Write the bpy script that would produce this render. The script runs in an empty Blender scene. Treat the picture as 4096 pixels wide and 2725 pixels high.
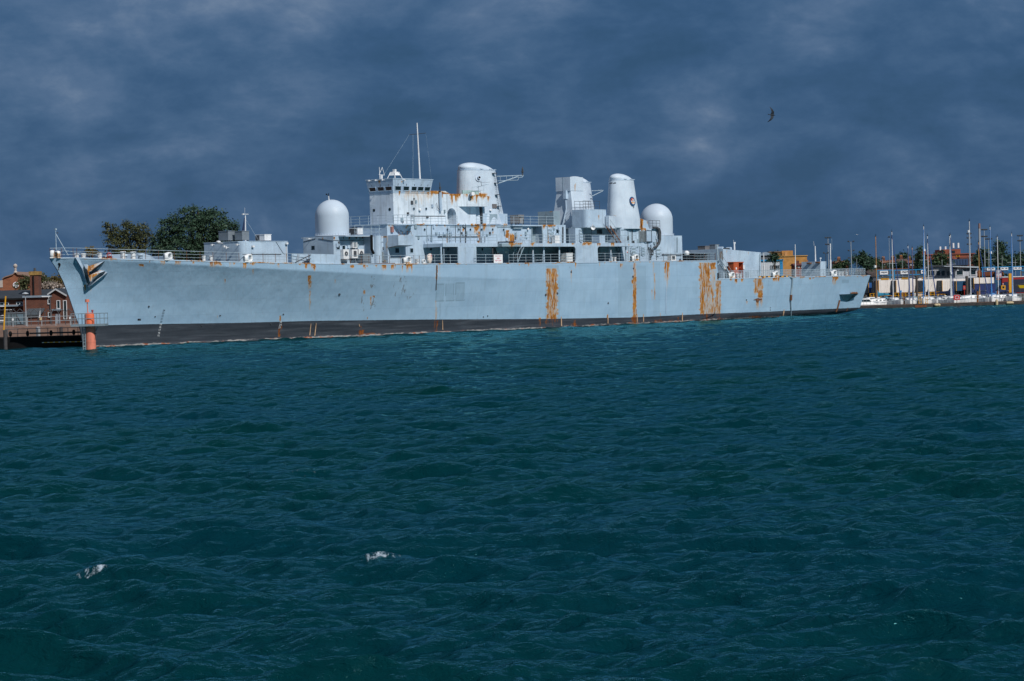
import bpy, math, random
import numpy as np
from mathutils import Vector, Matrix
from mathutils.bvhtree import BVHTree
R = math.radians
sc = bpy.context.scene
random.seed(7)
rng = np.random.default_rng(7)

# ------------------------------------------------------------------ camera
F_PX, CX, CY = 9671.1, 2048.0, 1362.5          # lens measured on the 4096 px photograph
CAM = Vector((0, 0, 5.0))
ROLL = R(1.5)
PITCH = math.atan(196 * math.cos(ROLL) / F_PX)
cf = Vector((0, math.cos(PITCH), -math.sin(PITCH)))
r0 = Vector((1, 0, 0))
u0 = Vector((0, math.sin(PITCH), math.cos(PITCH)))
cr = r0 * math.cos(ROLL) - u0 * math.sin(ROLL)
cu = r0 * math.sin(ROLL) + u0 * math.cos(ROLL)
cam_d = bpy.data.cameras.new('camera')
cam = bpy.data.objects.new('camera', cam_d)
sc.collection.objects.link(cam)
m = Matrix((cr, cu, -cf)).transposed().to_4x4()
m.translation = CAM
cam.matrix_world = m
cam_d.sensor_width = 36
cam_d.lens = F_PX / 4096 * 36
cam_d.clip_end = 20000
sc.camera = cam

# ------------------------------------------------------------------ light
SUN = Vector((0.608 * math.cos(R(41)), -0.794 * math.cos(R(41)), math.sin(R(41)))).normalized()
sun_d = bpy.data.lights.new('sun', 'SUN')
sun_d.energy = 4.2
sun_d.angle = R(0.5)
sun_d.color = (1.0, 0.955, 0.9)
sun = bpy.data.objects.new('sun', sun_d)
sc.collection.objects.link(sun)
sun.rotation_euler = SUN.to_track_quat('Z', 'Y').to_euler()
sc.view_settings.view_transform = 'Standard'
sc.view_settings.look = 'None'
sc.view_settings.exposure = 0
sc.view_settings.gamma = 1

world = bpy.data.worlds.new('World')
sc.world = world
world.use_nodes = True
wn, wl = world.node_tree.nodes, world.node_tree.links
wn.clear()


def nd(tree, kind, **kw):
    n = tree.nodes.new(kind)
    for k, v in kw.items():
        if k.startswith('i_'):
            key = k[2:]
            key = int(key) if key.isdigit() else key.replace('_', ' ')
            n.inputs[key].default_value = v
        else:
            setattr(n, k, v)
    return n


def ramp(tree, pts, fac=None, interp='LINEAR'):
    n = tree.nodes.new('ShaderNodeValToRGB')
    n.color_ramp.interpolation = interp
    el = n.color_ramp.elements
    while len(el) < len(pts):
        el.new(0.5)
    for e, (p, c) in zip(el, pts):
        e.position = p
        e.color = (*c, 1) if len(c) == 3 else c
    if fac is not None:
        tree.links.new(fac, n.inputs[0])
    return n


def mth(tree, op, a, b=None, c=None, clamp=False):
    n = tree.nodes.new('ShaderNodeMath')
    n.operation = op
    n.use_clamp = clamp
    for i, v in enumerate((a, b, c)):
        if v is None:
            continue
        if isinstance(v, (int, float)):
            n.inputs[i].default_value = v
        else:
            tree.links.new(v, n.inputs[i])
    return n.outputs[0]


def mixc(tree, fac, a, b, blend='MIX'):
    n = tree.nodes.new('ShaderNodeMix')
    n.data_type = 'RGBA'
    n.blend_type = blend
    for sock, v in ((n.inputs[0], fac), (n.inputs[6], a), (n.inputs[7], b)):
        if isinstance(v, (int, float)):
            sock.default_value = v
        elif isinstance(v, (tuple, list)):
            sock.default_value = (*v, 1) if len(v) == 3 else v
        else:
            tree.links.new(v, sock)
    return n.outputs[2]


def noise(tree, vec, scale, detail=5, rough=0.55, dist=0.0):
    n = nd(tree, 'ShaderNodeTexNoise')
    n.inputs['Scale'].default_value = scale
    n.inputs['Detail'].default_value = detail
    n.inputs['Roughness'].default_value = rough
    n.inputs['Distortion'].default_value = dist
    if vec is not None:
        tree.links.new(vec, n.inputs['Vector'])
    return n.outputs[0]


def mapping(tree, vec, scale=(1, 1, 1), loc=(0, 0, 0), rot=(0, 0, 0)):
    n = nd(tree, 'ShaderNodeMapping')
    n.inputs['Scale'].default_value = scale
    n.inputs['Location'].default_value = loc
    n.inputs['Rotation'].default_value = rot
    tree.links.new(vec, n.inputs['Vector'])
    return n.outputs[0]


def build_world():
    t = world.node_tree
    tc = nd(t, 'ShaderNodeTexCoord')
    d = tc.outputs['Generated']
    sep = nd(t, 'ShaderNodeSeparateXYZ')
    wl.new(d, sep.inputs[0])
    e = sep.outputs[2]
    # storm clouds: broad masses plus ragged billows, flattened towards the horizon
    v1 = mapping(t, d, (1, 1, 2.9), (0.37, 0.1, 0.26))
    n1 = noise(t, v1, 7.5, 6, 0.55, 0.25)
    v2 = mapping(t, d, (1, 1, 1.9), (1.3, 0.5, 0.11), (0, R(9), 0))
    n2 = noise(t, v2, 21.0, 9, 0.60, 0.15)
    f = mth(t, 'ADD', mth(t, 'MULTIPLY', mth(t, 'SUBTRACT', n1, 0.5), 0.85), mth(t, 'MULTIPLY', mth(t, 'SUBTRACT', n2, 0.5), 0.95))
    n3 = noise(t, mapping(t, d, (1, 1, 1.6), (0.2, 0.7, 0.3)), 62.0, 7, 0.6, 0.1)
    f = mth(t, 'ADD', f, mth(t, 'MULTIPLY', mth(t, 'SUBTRACT', n3, 0.5), mth(t, 'MULTIPLY', f, 0.9)))
    f = mth(t, 'ADD', f, 0.50)
    # higher clouds are lit from above, a dark rain band lies over the land
    lift = mth(t, 'MULTIPLY', mth(t, 'SUBTRACT', e, 0.075), 1.15)
    f = mth(t, 'ADD', f, mth(t, 'MINIMUM', lift, 0.16))
    left = mth(t, 'MULTIPLY', sep.outputs[0], -0.22)
    f = mth(t, 'ADD', f, mth(t, 'MINIMUM', left, 0.05))
    cl = ramp(t, [(0.28, (0.021, 0.074, 0.166)), (0.42, (0.030, 0.089, 0.198)), (0.54, (0.047, 0.112, 0.228)),
                  (0.66, (0.078, 0.146, 0.268)), (0.88, (0.175, 0.245, 0.362))], f).outputs[0]
    # overhead and behind the photographer the cover is broken and brighter
    hi = nd(t, 'ShaderNodeMapRange')
    hi.inputs[1].default_value, hi.inputs[2].default_value = 0.16, 0.75
    wl.new(e, hi.inputs[0])
    cl = mixc(t, hi.outputs[0], cl, (0.20, 0.26, 0.36))
    sky = nd(t, 'ShaderNodeTexSky')
    sky.sky_type = 'NISHITA'
    sky.sun_disc = False
    sky.sun_elevation = R(41)
    sky.sun_rotation = math.atan2(SUN.x, SUN.y)
    skyc = nd(t, 'ShaderNodeVectorMath', operation='SCALE')
    skyc.inputs[3].default_value = 0.05
    wl.new(sky.outputs[0], skyc.inputs[0])
    col = mixc(t, 0.93, skyc.outputs[0], cl)
    bg = nd(t, 'ShaderNodeBackground')
    wl.new(col, bg.inputs[0])
    bg.inputs[1].default_value = 1.0
    out = nd(t, 'ShaderNodeOutputWorld')
    wl.new(bg.outputs[0], out.inputs[0])


build_world()


# ------------------------------------------------------------------ photograph geometry
def ray(px, py):
    return (cf + cr * ((px - CX) / F_PX) + cu * ((CY - py) / F_PX))


def W(px, py, Y):
    """point seen at that pixel of the photograph on the upright plane Y metres away"""
    d = ray(px, py)
    return CAM + d * ((Y - CAM.y) / d.y)


def WZ(px, py, z):
    d = ray(px, py)
    return CAM + d * ((z - CAM.z) / d.z)


def proj(p):
    d = p - CAM
    w = d.dot(cf)
    return CX + F_PX * d.dot(cr) / w, CY - F_PX * d.dot(cu) / w


def proj_np(P):
    d = P - np.array(CAM)
    w = d @ np.array(cf)
    return CX + F_PX * (d @ np.array(cr)) / w, CY - F_PX * (d @ np.array(cu)) / w


# the ship's own frame: x aft from the stem at the waterline, y to starboard, z up
P_STEM = WZ(334, 1393, 0)
P_AFT = WZ(3345, 1259, 0)
dv = P_AFT - P_STEM
dl = math.hypot(dv.x, dv.y)
LWL = math.sqrt(dl * dl - 36)
ang = math.atan2(dv.y, dv.x) + math.atan2(6.0, LWL)
SHIP = Matrix.Rotation(ang, 4, 'Z')
SHIP.translation = P_STEM
SINV = SHIP.inverted()
CL = SINV @ CAM


def S(px, py, y):
    d = SINV.to_3x3() @ ray(px, py)
    p = CL + d * ((y - CL.y) / d.y)
    return p.x, p.z


def Fr(px, py, x):
    d = SINV.to_3x3() @ ray(px, py)
    p = CL + d * ((x - CL.x) / d.x)
    return p.y, p.z


def P(px, py, y):
    x, z = S(px, py, y)
    return Vector((x, y, z))


def pl(x, y, z):
    return proj(SHIP @ Vector((x, y, z)))


# ------------------------------------------------------------------ mesh builder
class MB:
    def __init__(s, res=None):
        s.v, s.f, s.res = [], [], res

    def add(s, vs, fs):
        b = len(s.v)
        s.v += [tuple(v) for v in vs]
        s.f += [tuple(b + i for i in f) for f in fs]
        return s

    def quad(s, a, b, c, d, res=None):
        res = res or s.res
        a, b, c, d = map(Vector, (a, b, c, d))
        if not res:
            return s.add((a, b, c, d), [(0, 1, 2, 3)])
        nu = max(1, int(max((b - a).length, (c - d).length) / res + .5))
        nv = max(1, int(max((d - a).length, (c - b).length) / res + .5))
        vs, fs = [], []
        for j in range(nv + 1):
            l, r = a.lerp(d, j / nv), b.lerp(c, j / nv)
            for i in range(nu + 1):
                vs.append(l.lerp(r, i / nu))
        for j in range(nv):
            for i in range(nu):
                k = j * (nu + 1) + i
                fs.append((k, k + 1, k + nu + 2, k + nu + 1))
        return s.add(vs, fs)

    def hexa(s, c):
        """eight corners: bottom 0-3 and top 4-7, both counter-clockwise from above"""
        q = s.quad
        q(c[0], c[1], c[5], c[4])
        q(c[1], c[2], c[6], c[5])
        q(c[2], c[3], c[7], c[6])
        q(c[3], c[0], c[4], c[7])
        s.add((c[4], c[5], c[6], c[7]), [(0, 1, 2, 3)])
        s.add((c[0], c[1], c[2], c[3]), [(3, 2, 1, 0)])
        return s

    def box(s, x0, x1, y0, y1, z0, z1):
        return s.hexa([(x0, y0, z0), (x1, y0, z0), (x1, y1, z0), (x0, y1, z0),
                       (x0, y0, z1), (x1, y0, z1), (x1, y1, z1), (x0, y1, z1)])

    def prism(s, poly, z0, z1, top=None):
        """upright prism over a plan polygon (counter-clockwise); top may be another polygon"""
        n = len(poly)
        top = top or poly
        zf0 = z0 if callable(z0) else (lambda x, y: z0)
        zf1 = z1 if callable(z1) else (lambda x, y: z1)
        b = [(x, y, zf0(x, y)) for x, y in poly]
        t = [(x, y, zf1(x, y)) for x, y in top]
        for i in range(n):
            j = (i + 1) % n
            s.quad(b[i], b[j], t[j], t[i])
        s.add(t, [tuple(range(n))])
        s.add(b, [tuple(range(n - 1, -1, -1))])
        return s

    def slab(s, pts, off):
        """flat outline given in 3-D, thickened along the vector off"""
        off = Vector(off)
        n = len(pts)
        a = [Vector(p) for p in pts]
        b = [p + off for p in a]
        s.add(a + b, [tuple(range(n - 1, -1, -1)), tuple(range(n, 2 * n))] +
              [(i, (i + 1) % n, n + (i + 1) % n, n + i) for i in range(n)])
        return s

    def tube(s, p0, p1, r, r1=None, n=6):
        p0, p1 = Vector(p0), Vector(p1)
        r1 = r if r1 is None else r1
        ax = p1 - p0
        if ax.length < 1e-6:
            return s
        ax.normalize()
        a = ax.orthogonal().normalized()
        b = ax.cross(a)
        vs = []
        for p, q in ((p0, r), (p1, r1)):
            for i in range(n):
                w = 2 * math.pi * i / n
                vs.append(p + (a * math.cos(w) + b * math.sin(w)) * q)
        fs = [(i, (i + 1) % n, n + (i + 1) % n, n + i) for i in range(n)]
        fs += [tuple(range(n - 1, -1, -1)), tuple(range(n, 2 * n))]
        return s.add(vs, fs)

    def path(s, pts, r, n=5):
        for a, b in zip(pts[:-1], pts[1:]):
            s.tube(a, b, r, n=n)
        return s

    def rings(s, rings, cap=True, closed=True):
        n = len(rings[0])
        vs = [p for r in rings for p in r]
        fs = []
        for k in range(len(rings) - 1):
            for i in range(n if closed else n - 1):
                j = (i + 1) % n
                fs.append((k * n + i, k * n + j, (k + 1) * n + j, (k + 1) * n + i))
        if cap and closed:
            fs.append(tuple(range(n - 1, -1, -1)))
            fs.append(tuple(range((len(rings) - 1) * n, len(rings) * n)))
        return s.add(vs, fs)

    def lathe(s, cx, cy, prof, n=32, sx=1.0, sy=1.0):
        return s.rings([[(cx + r * sx * math.cos(2 * math.pi * i / n), cy + r * sy * math.sin(2 * math.pi * i / n), z)
                         for i in range(n)] for r, z in prof])

    def disc(s, c, nrm, r, th, n=20, ry=None):
        c, nrm = Vector(c), Vector(nrm).normalized()
        a = Vector((0, 0, 1)).cross(nrm)
        a = a.normalized() if a.length > 1e-3 else nrm.orthogonal().normalized()
        b = nrm.cross(a)
        ry = ry or r
        pts = [c + a * (r * math.cos(2 * math.pi * i / n)) + b * (ry * math.sin(2 * math.pi * i / n)) for i in range(n)]
        return s.slab(pts, nrm * th)

    def build(s, name, mat, parent=None, smooth=False, rust=None, local=True):
        me = bpy.data.meshes.new(name)
        me.from_pydata(s.v, [], s.f)
        me.materials.append(mat)
        if rust is not None:
            bake_rust(me, rust)
        if smooth:
            me.shade_smooth()
            try:
                me.set_sharp_from_angle(angle=R(38))
            except Exception:
                pass
        me.update()
        o = bpy.data.objects.new(name, me)
        sc.collection.objects.link(o)
        if parent is not None:
            o.parent = parent
        return o


RUST = {'hull': [], 'house': []}


def bake_rust(me, which):
    n = len(me.vertices)
    co = np.empty(n * 3)
    me.vertices.foreach_get('co', co)
    co = co.reshape(-1, 3)
    A = np.array(SHIP)
    wco = co @ A[:3, :3].T + A[:3, 3]
    px0_, py = proj_np(wco)
    val = np.zeros(n)
    for (x0, x1, y0, y1, s, mode) in RUST[which]:
        if mode == 0:
            s = min(1.25, s * 1.35)
        elif x1 - x0 < 60 and y1 - y0 < 60:
            s = min(1.15, s * 1.18)
        w = max(1.5, (x1 - x0) * 0.12)
        jit = (x1 - x0) * (.06 * np.sin(py * .13 + x0) + .05 * np.sin(py * .37 + 2 * x0) + .03 * np.sin(py * .9 + 3 * x0))
        if mode == 1 and y1 - y0 > 60 and x1 - x0 > 20:
            s = s * .86
        px = px0_ + jit
        ex = np.clip((px - x0) / w + .5, 0, 1) * np.clip((x1 - px) / w + .5, 0, 1)
        t = (py - y0) / (y1 - y0)
        if mode == 0:
            ft = np.where((t >= -0.04) & (t <= 1), np.clip(1 - t, 0, 1) ** 0.7, 0)
        else:
            ft = np.clip((py - y0) / 5 + .5, 0, 1) * np.clip((y1 - py) / 5 + .5, 0, 1)
        val = np.maximum(val, s * ex * ft)
    at = me.attributes.new('rust', 'FLOAT', 'POINT')
    at.data.foreach_set('value', val)


def tag(o, label=None, cat=None, group=None, kind=None):
    if label:
        o['label'] = label
    if cat:
        o['category'] = cat
    if group:
        o['group'] = group
    if kind:
        o['kind'] = kind
    return o


def empty(name, loc=(0, 0, 0), rz=0.0, label=None, cat=None, group=None):
    o = bpy.data.objects.new(name, None)
    sc.collection.objects.link(o)
    o.location = loc
    o.rotation_euler = (0, 0, rz)
    o.empty_display_size = 0.1
    return tag(o, label, cat, group)


def copy_tree(o, parent=None):
    c = o.copy()
    sc.collection.objects.link(c)
    if parent is not None:
        c.parent = parent
    for ch in [x for x in o.children]:
        copy_tree(ch, c)
    return c


def text_geo(body, size, depth=0.0):
    cu_ = bpy.data.curves.new('lettering', 'FONT')
    cu_.body = body
    cu_.size = size
    cu_.align_x = 'CENTER'
    cu_.align_y = 'CENTER'
    cu_.extrude = depth
    cu_.resolution_u = 2
    o = bpy.data.objects.new('lettering', cu_)
    sc.collection.objects.link(o)
    me = bpy.data.meshes.new_from_object(o.evaluated_get(bpy.context.evaluated_depsgraph_get()))
    vs = [v.co.copy() for v in me.vertices]
    fs = [tuple(p.vertices) for p in me.polygons]
    bpy.data.objects.remove(o)
    bpy.data.curves.remove(cu_)
    bpy.data.meshes.remove(me)
    return vs, fs


def put_text(mb, body, size, pos, right, up, off=0.0, depth=0.004):
    vs, fs = text_geo(body, size, depth)
    right, up = Vector(right).normalized(), Vector(up).normalized()
    nrm = right.cross(up)
    mb.add([Vector(pos) + right * v.x + up * v.y + nrm * (v.z + off) for v in vs], fs)


# ------------------------------------------------------------------ materials
def newmat(name):
    mt = bpy.data.materials.new(name)
    mt.use_nodes = True
    t = mt.node_tree
    b = t.nodes['Principled BSDF']
    return mt, t, b


MATS = {}


def flat(name, col, rough=0.6, var=0.18, scale=2.0, metal=0.0, spec=0.35, bump=0.0, dirt=0.0):
    """paint, metal, stone: one colour with wear of its own"""
    if name in MATS:
        return MATS[name]
    mt, t, b = newmat(name)
    tc = nd(t, 'ShaderNodeTexCoord').outputs['Object']
    n = noise(t, tc, scale, 5, 0.6)
    k = ramp(t, [(0.3, (1 - var,) * 3), (0.7, (1 + var * .6,) * 3)], n).outputs[0]
    c = mixc(t, 1.0, (*col, 1), k, 'MULTIPLY')
    if dirt:
        n2 = noise(t, mapping(t, tc, (3, 3, .35)), 2.0, 5, 0.6)
        c = mixc(t, mth(t, 'MULTIPLY', ramp(t, [(0.5, (0, 0, 0)), (0.75, (1, 1, 1))], n2).outputs[0], dirt), c, (0.10, 0.085, 0.07))
    t.links.new(c, b.inputs['Base Color'])
    b.inputs['Roughness'].default_value = rough
    b.inputs['Metallic'].default_value = metal
    b.inputs['Specular IOR Level'].default_value = spec
    if bump:
        bp = nd(t, 'ShaderNodeBump')
        bp.inputs['Strength'].default_value = bump
        bp.inputs['Distance'].default_value = 0.05
        t.links.new(n, bp.inputs['Height'])
        t.links.new(bp.outputs[0], b.inputs['Normal'])
    MATS[name] = mt
    return mt


def rust_nodes(t, b, tc, base, fleck=0.0):
    at = nd(t, 'ShaderNodeAttribute')
    at.attribute_name = 'rust'
    a = at.outputs['Fac']
    n = noise(t, mapping(t, tc, (3.0, 3.0, 0.30)), 1.7, 6, 0.66, 0.15)
    n3 = noise(t, mapping(t, tc, (1.3, 1.3, 0.6)), 1.5, 4, 0.6)
    # 0.5 +- contrast: clear paint shows between the runs even where rust is heavy
    nn = mth(t, 'ADD', mth(t, 'MULTIPLY', mth(t, 'SUBTRACT', n, 0.5), 2.6), mth(t, 'MULTIPLY', mth(t, 'SUBTRACT', n3, 0.5), 1.5))
    val = mth(t, 'ADD', mth(t, 'SUBTRACT', a, 0.22), mth(t, 'MULTIPLY', nn, mth(t, 'MINIMUM', mth(t, 'MULTIPLY', a, 1.3), 1.0)))
    mask = ramp(t, [(0.47, (0, 0, 0)), (0.66, (1, 1, 1))], val).outputs[0]
    stain = ramp(t, [(0.02, (0, 0, 0)), (0.50, (0.66,) * 3)], val).outputs[0]
    n2 = noise(t, mapping(t, tc, (2.5, 2.5, 0.8)), 2.2, 5, 0.65)
    rc = ramp(t, [(0.34, (0.11, 0.032, 0.008)), (0.45, (0.25, 0.090, 0.014)), (0.58, (0.37, 0.160, 0.022)), (0.72, (0.48, 0.25, 0.06))], n2).outputs[0]
    c = mixc(t, stain, base, (0.46, 0.265, 0.085))
    c = mixc(t, mask, c, rc)
    if fleck:
        f = noise(t, mapping(t, tc, (2.6, 2.6, 1.2)), 3.4, 4, 0.7)
        c = mixc(t, mth(t, 'MULTIPLY', ramp(t, [(0.69, (0, 0, 0)), (0.73, (1, 1, 1))], f).outputs[0], fleck), c, rc)
    rr = mth(t, 'ADD', mth(t, 'MULTIPLY', mask, 0.35), 0.48)
    t.links.new(rr, b.inputs['Roughness'])
    return c, mask


def ship_paint(name, col, streak=0.25, bump=0.12, fleck=0.35, grime=0.25):
    if name in MATS:
        return MATS[name]
    mt, t, b = newmat(name)
    tc = nd(t, 'ShaderNodeTexCoord').outputs['Object']
    n1 = noise(t, tc, 0.45, 5, 0.55)
    base = mixc(t, 1.0, (*col, 1), ramp(t, [(0.34, (0.84, 0.86, 0.88)), (0.66, (1.1, 1.09, 1.07))], n1).outputs[0], 'MULTIPLY')
    # repaired, off-colour patches of paint
    n4 = noise(t, mapping(t, tc, (1, 1, 1.6)), 0.85, 2, 0.4)
    base = mixc(t, ramp(t, [(0.615, (0, 0, 0)), (0.63, (grime,) * 3)], n4).outputs[0], base, tuple(c * .62 for c in col))
    n2 = noise(t, mapping(t, tc, (2.2, 2.2, 0.16)), 1.5, 5, 0.6)
    base = mixc(t, mth(t, 'MULTIPLY', ramp(t, [(0.52, (0, 0, 0)), (0.74, (1, 1, 1))], n2).outputs[0], streak), base, (0.16, 0.17, 0.16))
    c, mask = rust_nodes(t, b, tc, base, fleck)
    t.links.new(c, b.inputs['Base Color'])
    b.inputs['Specular IOR Level'].default_value = 0.3
    bp = nd(t, 'ShaderNodeBump')
    bp.inputs['Strength'].default_value = bump
    bp.inputs['Distance'].default_value = 0.25
    t.links.new(noise(t, tc, 0.7, 3, 0.5), bp.inputs['Height'])
    t.links.new(bp.outputs[0], b.inputs['Normal'])
    MATS[name] = mt
    return mt


def hull_paint():
    mt, t, b = newmat('hull_paint')
    tc = nd(t, 'ShaderNodeTexCoord').outputs['Object']
    col = (0.262, 0.386, 0.512)
    n1 = noise(t, mapping(t, tc, (0.6, 0.6, 1.4)), 0.35, 5, 0.55)
    base = mixc(t, 1.0, (*col, 1), ramp(t, [(0.32, (0.91, 0.93, 0.945)), (0.68, (1.07, 1.06, 1.045))], n1).outputs[0], 'MULTIPLY')
    # strakes of plating, each rolled out in a slightly different shade
    br = nd(t, 'ShaderNodeTexBrick')
    br.inputs['Scale'].default_value = 1.0
    br.inputs['Brick Width'].default_value = 7.5
    br.inputs['Row Height'].default_value = 1.65
    br.inputs['Mortar Size'].default_value = 0.018
    br.inputs['Mortar Smooth'].default_value = 0.3
    br.inputs['Color1'].default_value = (0.965, 0.97, 0.975, 1)
    br.inputs['Color2'].default_value = (1.035, 1.03, 1.025, 1)
    br.inputs['Mortar'].default_value = (0.84, 0.86, 0.88, 1)
    sp = nd(t, 'ShaderNodeSeparateXYZ')
    t.links.new(tc, sp.inputs[0])
    cb = nd(t, 'ShaderNodeCombineXYZ')
    t.links.new(sp.outputs[0], cb.inputs[0])
    t.links.new(sp.outputs[2], cb.inputs[1])
    t.links.new(cb.outputs[0], br.inputs['Vector'])
    base = mixc(t, 1.0, base, br.outputs[0], 'MULTIPLY')
    n2 = noise(t, mapping(t, tc, (1.6, 1.6, 0.10)), 1.3, 5, 0.6)
    base = mixc(t, mth(t, 'MULTIPLY', ramp(t, [(0.53, (0, 0, 0)), (0.76, (1, 1, 1))], n2).outputs[0], 0.22), base, (0.17, 0.22, 0.25))
    ta = nd(t, 'ShaderNodeAttribute')
    ta.attribute_name = 'patch'
    base = mixc(t, ta.outputs['Fac'], base, (0.15, 0.225, 0.285))
    # scuffs where fenders and lines have worn the top coat away
    n5 = noise(t, mapping(t, tc, (1.5, 1.5, 0.5)), 1.9, 4, 0.6)
    sa = nd(t, 'ShaderNodeAttribute')
    sa.attribute_name = 'scuff'
    sm = mth(t, 'MULTIPLY', sa.outputs['Fac'], n5)
    base = mixc(t, ramp(t, [(0.52, (0, 0, 0)), (0.56, (1, 1, 1))], sm).outputs[0], base, (0.16, 0.19, 0.22))
    # boot topping
    ba = nd(t, 'ShaderNodeAttribute')
    ba.attribute_name = 'boot'
    nb = noise(t, mapping(t, tc, (0.12, 0.12, 2.6)), 1.2, 5, 0.6)
    bw = mth(t, 'ADD', ba.outputs['Fac'], mth(t, 'MULTIPLY', mth(t, 'SUBTRACT', noise(t, tc, 1.6, 3, 0.6), 0.5), 0.05))
    bc = ramp(t, [(0.38, (0.025, 0.030, 0.040)), (0.55, (0.038, 0.044, 0.056)), (0.70, (0.068, 0.077, 0.094))], nb).outputs[0]
    isb = mth(t, 'LESS_THAN', bw, 0.0)
    base = mixc(t, isb, base, bc)
    # band of scale, salt and flaking red lead just above the water
    zz = sp.outputs[2]
    nw = noise(t, mapping(t, tc, (0.9, 0.9, 3.0)), 1.4, 6, 0.7)
    zt = mth(t, 'ADD', zz, mth(t, 'MULTIPLY', mth(t, 'SUBTRACT', nw, 0.5), -0.55))
    foul = ramp(t, [(0.30, (0.03, 0.03, 0.028)), (0.43, (0.19, 0.19, 0.19)), (0.54, (0.26, 0.26, 0.26)), (0.585, (0.26, 0.075, 0.03)), (0.68, (0.30, 0.08, 0.02))],
                noise(t, mapping(t, tc, (0.5, 0.5, 1.5)), 1.7, 6, 0.7)).outputs[0]
    base = mixc(t, mth(t, 'MULTIPLY', mth(t, 'MULTIPLY', mth(t, 'LESS_THAN', zt, 0.25), mth(t, 'GREATER_THAN', noise(t, mapping(t, tc, (0.22, 0.22, 2.0)), 1.5, 5, 0.7), 0.47)), isb), base, foul)
    base = mixc(t, mth(t, 'LESS_THAN', zt, 0.06), base, (0.012, 0.014, 0.012))
    c, mask = rust_nodes(t, b, tc, base, 0.0)
    # over the black boot topping the rust is a darker red brown
    c = mixc(t, isb, c, mixc(t, 1.0, c, (0.50, 0.36, 0.40), 'MULTIPLY'))
    c = mixc(t, mth(t, 'MULTIPLY', isb, mth(t, 'SUBTRACT', 1.0, mask)), c, base)
    t.links.new(c, b.inputs['Base Color'])
    b.inputs['Specular IOR Level'].default_value = 0.3
    bp = nd(t, 'ShaderNodeBump')
    bp.inputs['Strength'].default_value = 0.55
    bp.inputs['Distance'].default_value = 0.3
    hgt = mth(t, 'ADD', noise(t, mapping(t, tc, (1, 1, 0.5)), 0.55, 3, 0.5), mth(t, 'MULTIPLY', mask, -0.06))
    t.links.new(hgt, bp.inputs['Height'])
    t.links.new(bp.outputs[0], b.inputs['Normal'])
    return mt


def sea_mat():
    mt, t, b = newmat('sea_water')
    tc = nd(t, 'ShaderNodeTexCoord').outputs['Object']
    n1 = noise(t, mapping(t, tc, (0.02, 0.035, 0.02)), 1.0, 3, 0.5)
    col = ramp(t, [(0.35, (0.0005, 0.021, 0.022)), (0.65, (0.0005, 0.021, 0.033))], n1).outputs[0]
    fa = nd(t, 'ShaderNodeAttribute')
    fa.attribute_name = 'foam'
    nf = noise(t, mapping(t, tc, (1.2, 0.6, 1.0)), 6.0, 8, 0.8, 0.6)
    fm = ramp(t, [(0.50, (0, 0, 0)), (0.66, (0.55,) * 3), (0.85, (1, 1, 1))], mth(t, 'MULTIPLY', fa.outputs['Fac'], mth(t, 'ADD', mth(t, 'MULTIPLY', mth(t, 'SUBTRACT', nf, 0.5), 3.2), 0.52))).outputs[0]
    c = mixc(t, fm, col, (0.42, 0.50, 0.58))
    b1 = nd(t, 'ShaderNodeBump')
    b1.inputs['Strength'].default_value = 0.9
    b1.inputs['Distance'].default_value = 0.14
    t.links.new(noise(t, mapping(t, tc, (0.8, 1.5, 1.0), rot=(0, 0, R(-14))), 2.4, 5, 0.6, 0.5), b1.inputs['Height'])
    b2 = nd(t, 'ShaderNodeBump')
    b2.inputs['Strength'].default_value = 0.8
    b2.inputs['Distance'].default_value = 0.032
    t.links.new(noise(t, mapping(t, tc, (0.8, 1.3, 1.0), rot=(0, 0, R(12))), 9.0, 4, 0.6, 0.6), b2.inputs['Height'])
    t.links.new(b1.outputs[0], b2.inputs['Normal'])
    # turbid green body below a rippled surface; ripples too small to model hide part of the sky's reflection
    t.nodes.remove(b)
    df = nd(t, 'ShaderNodeBsdfDiffuse')
    t.links.new(c, df.inputs['Color'])
    t.links.new(b2.outputs[0], df.inputs['Normal'])
    gl = nd(t, 'ShaderNodeBsdfGlossy')
    gl.inputs['Color'].default_value = (0.30, 0.82, 0.92, 1)
    gl.inputs['Roughness'].default_value = 0.05
    t.links.new(b2.outputs[0], gl.inputs['Normal'])
    fr = nd(t, 'ShaderNodeFresnel')
    fr.inputs['IOR'].default_value = 1.33
    t.links.new(b2.outputs[0], fr.inputs['Normal'])
    mx = nd(t, 'ShaderNodeMixShader')
    t.links.new(mth(t, 'MULTIPLY', mth(t, 'MULTIPLY', mth(t, 'POWER', fr.outputs[0], 1.35), 1.05, None, True), mth(t, 'SUBTRACT', 1.0, fm)), mx.inputs[0])
    t.links.new(df.outputs[0], mx.inputs[1])
    t.links.new(gl.outputs[0], mx.inputs[2])
    t.links.new(mx.outputs[0], t.nodes['Material Output'].inputs['Surface'])
    return mt


def foliage(name, c0, c1, c2):
    mt, t, b = newmat(name)
    tc = nd(t, 'ShaderNodeTexCoord').outputs['Object']
    n = noise(t, tc, 0.55, 4, 0.6)
    n2 = noise(t, tc, 6.0, 2, 0.5)
    f = mth(t, 'ADD', mth(t, 'MULTIPLY', n, 0.6), mth(t, 'MULTIPLY', n2, 0.4))
    t.links.new(ramp(t, [(0.36, c0), (0.5, c1), (0.64, c2)], f).outputs[0], b.inputs['Base Color'])
    b.inputs['Roughness'].default_value = 0.6
    b.inputs['Specular IOR Level'].default_value = 0.25
    return mt


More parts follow.
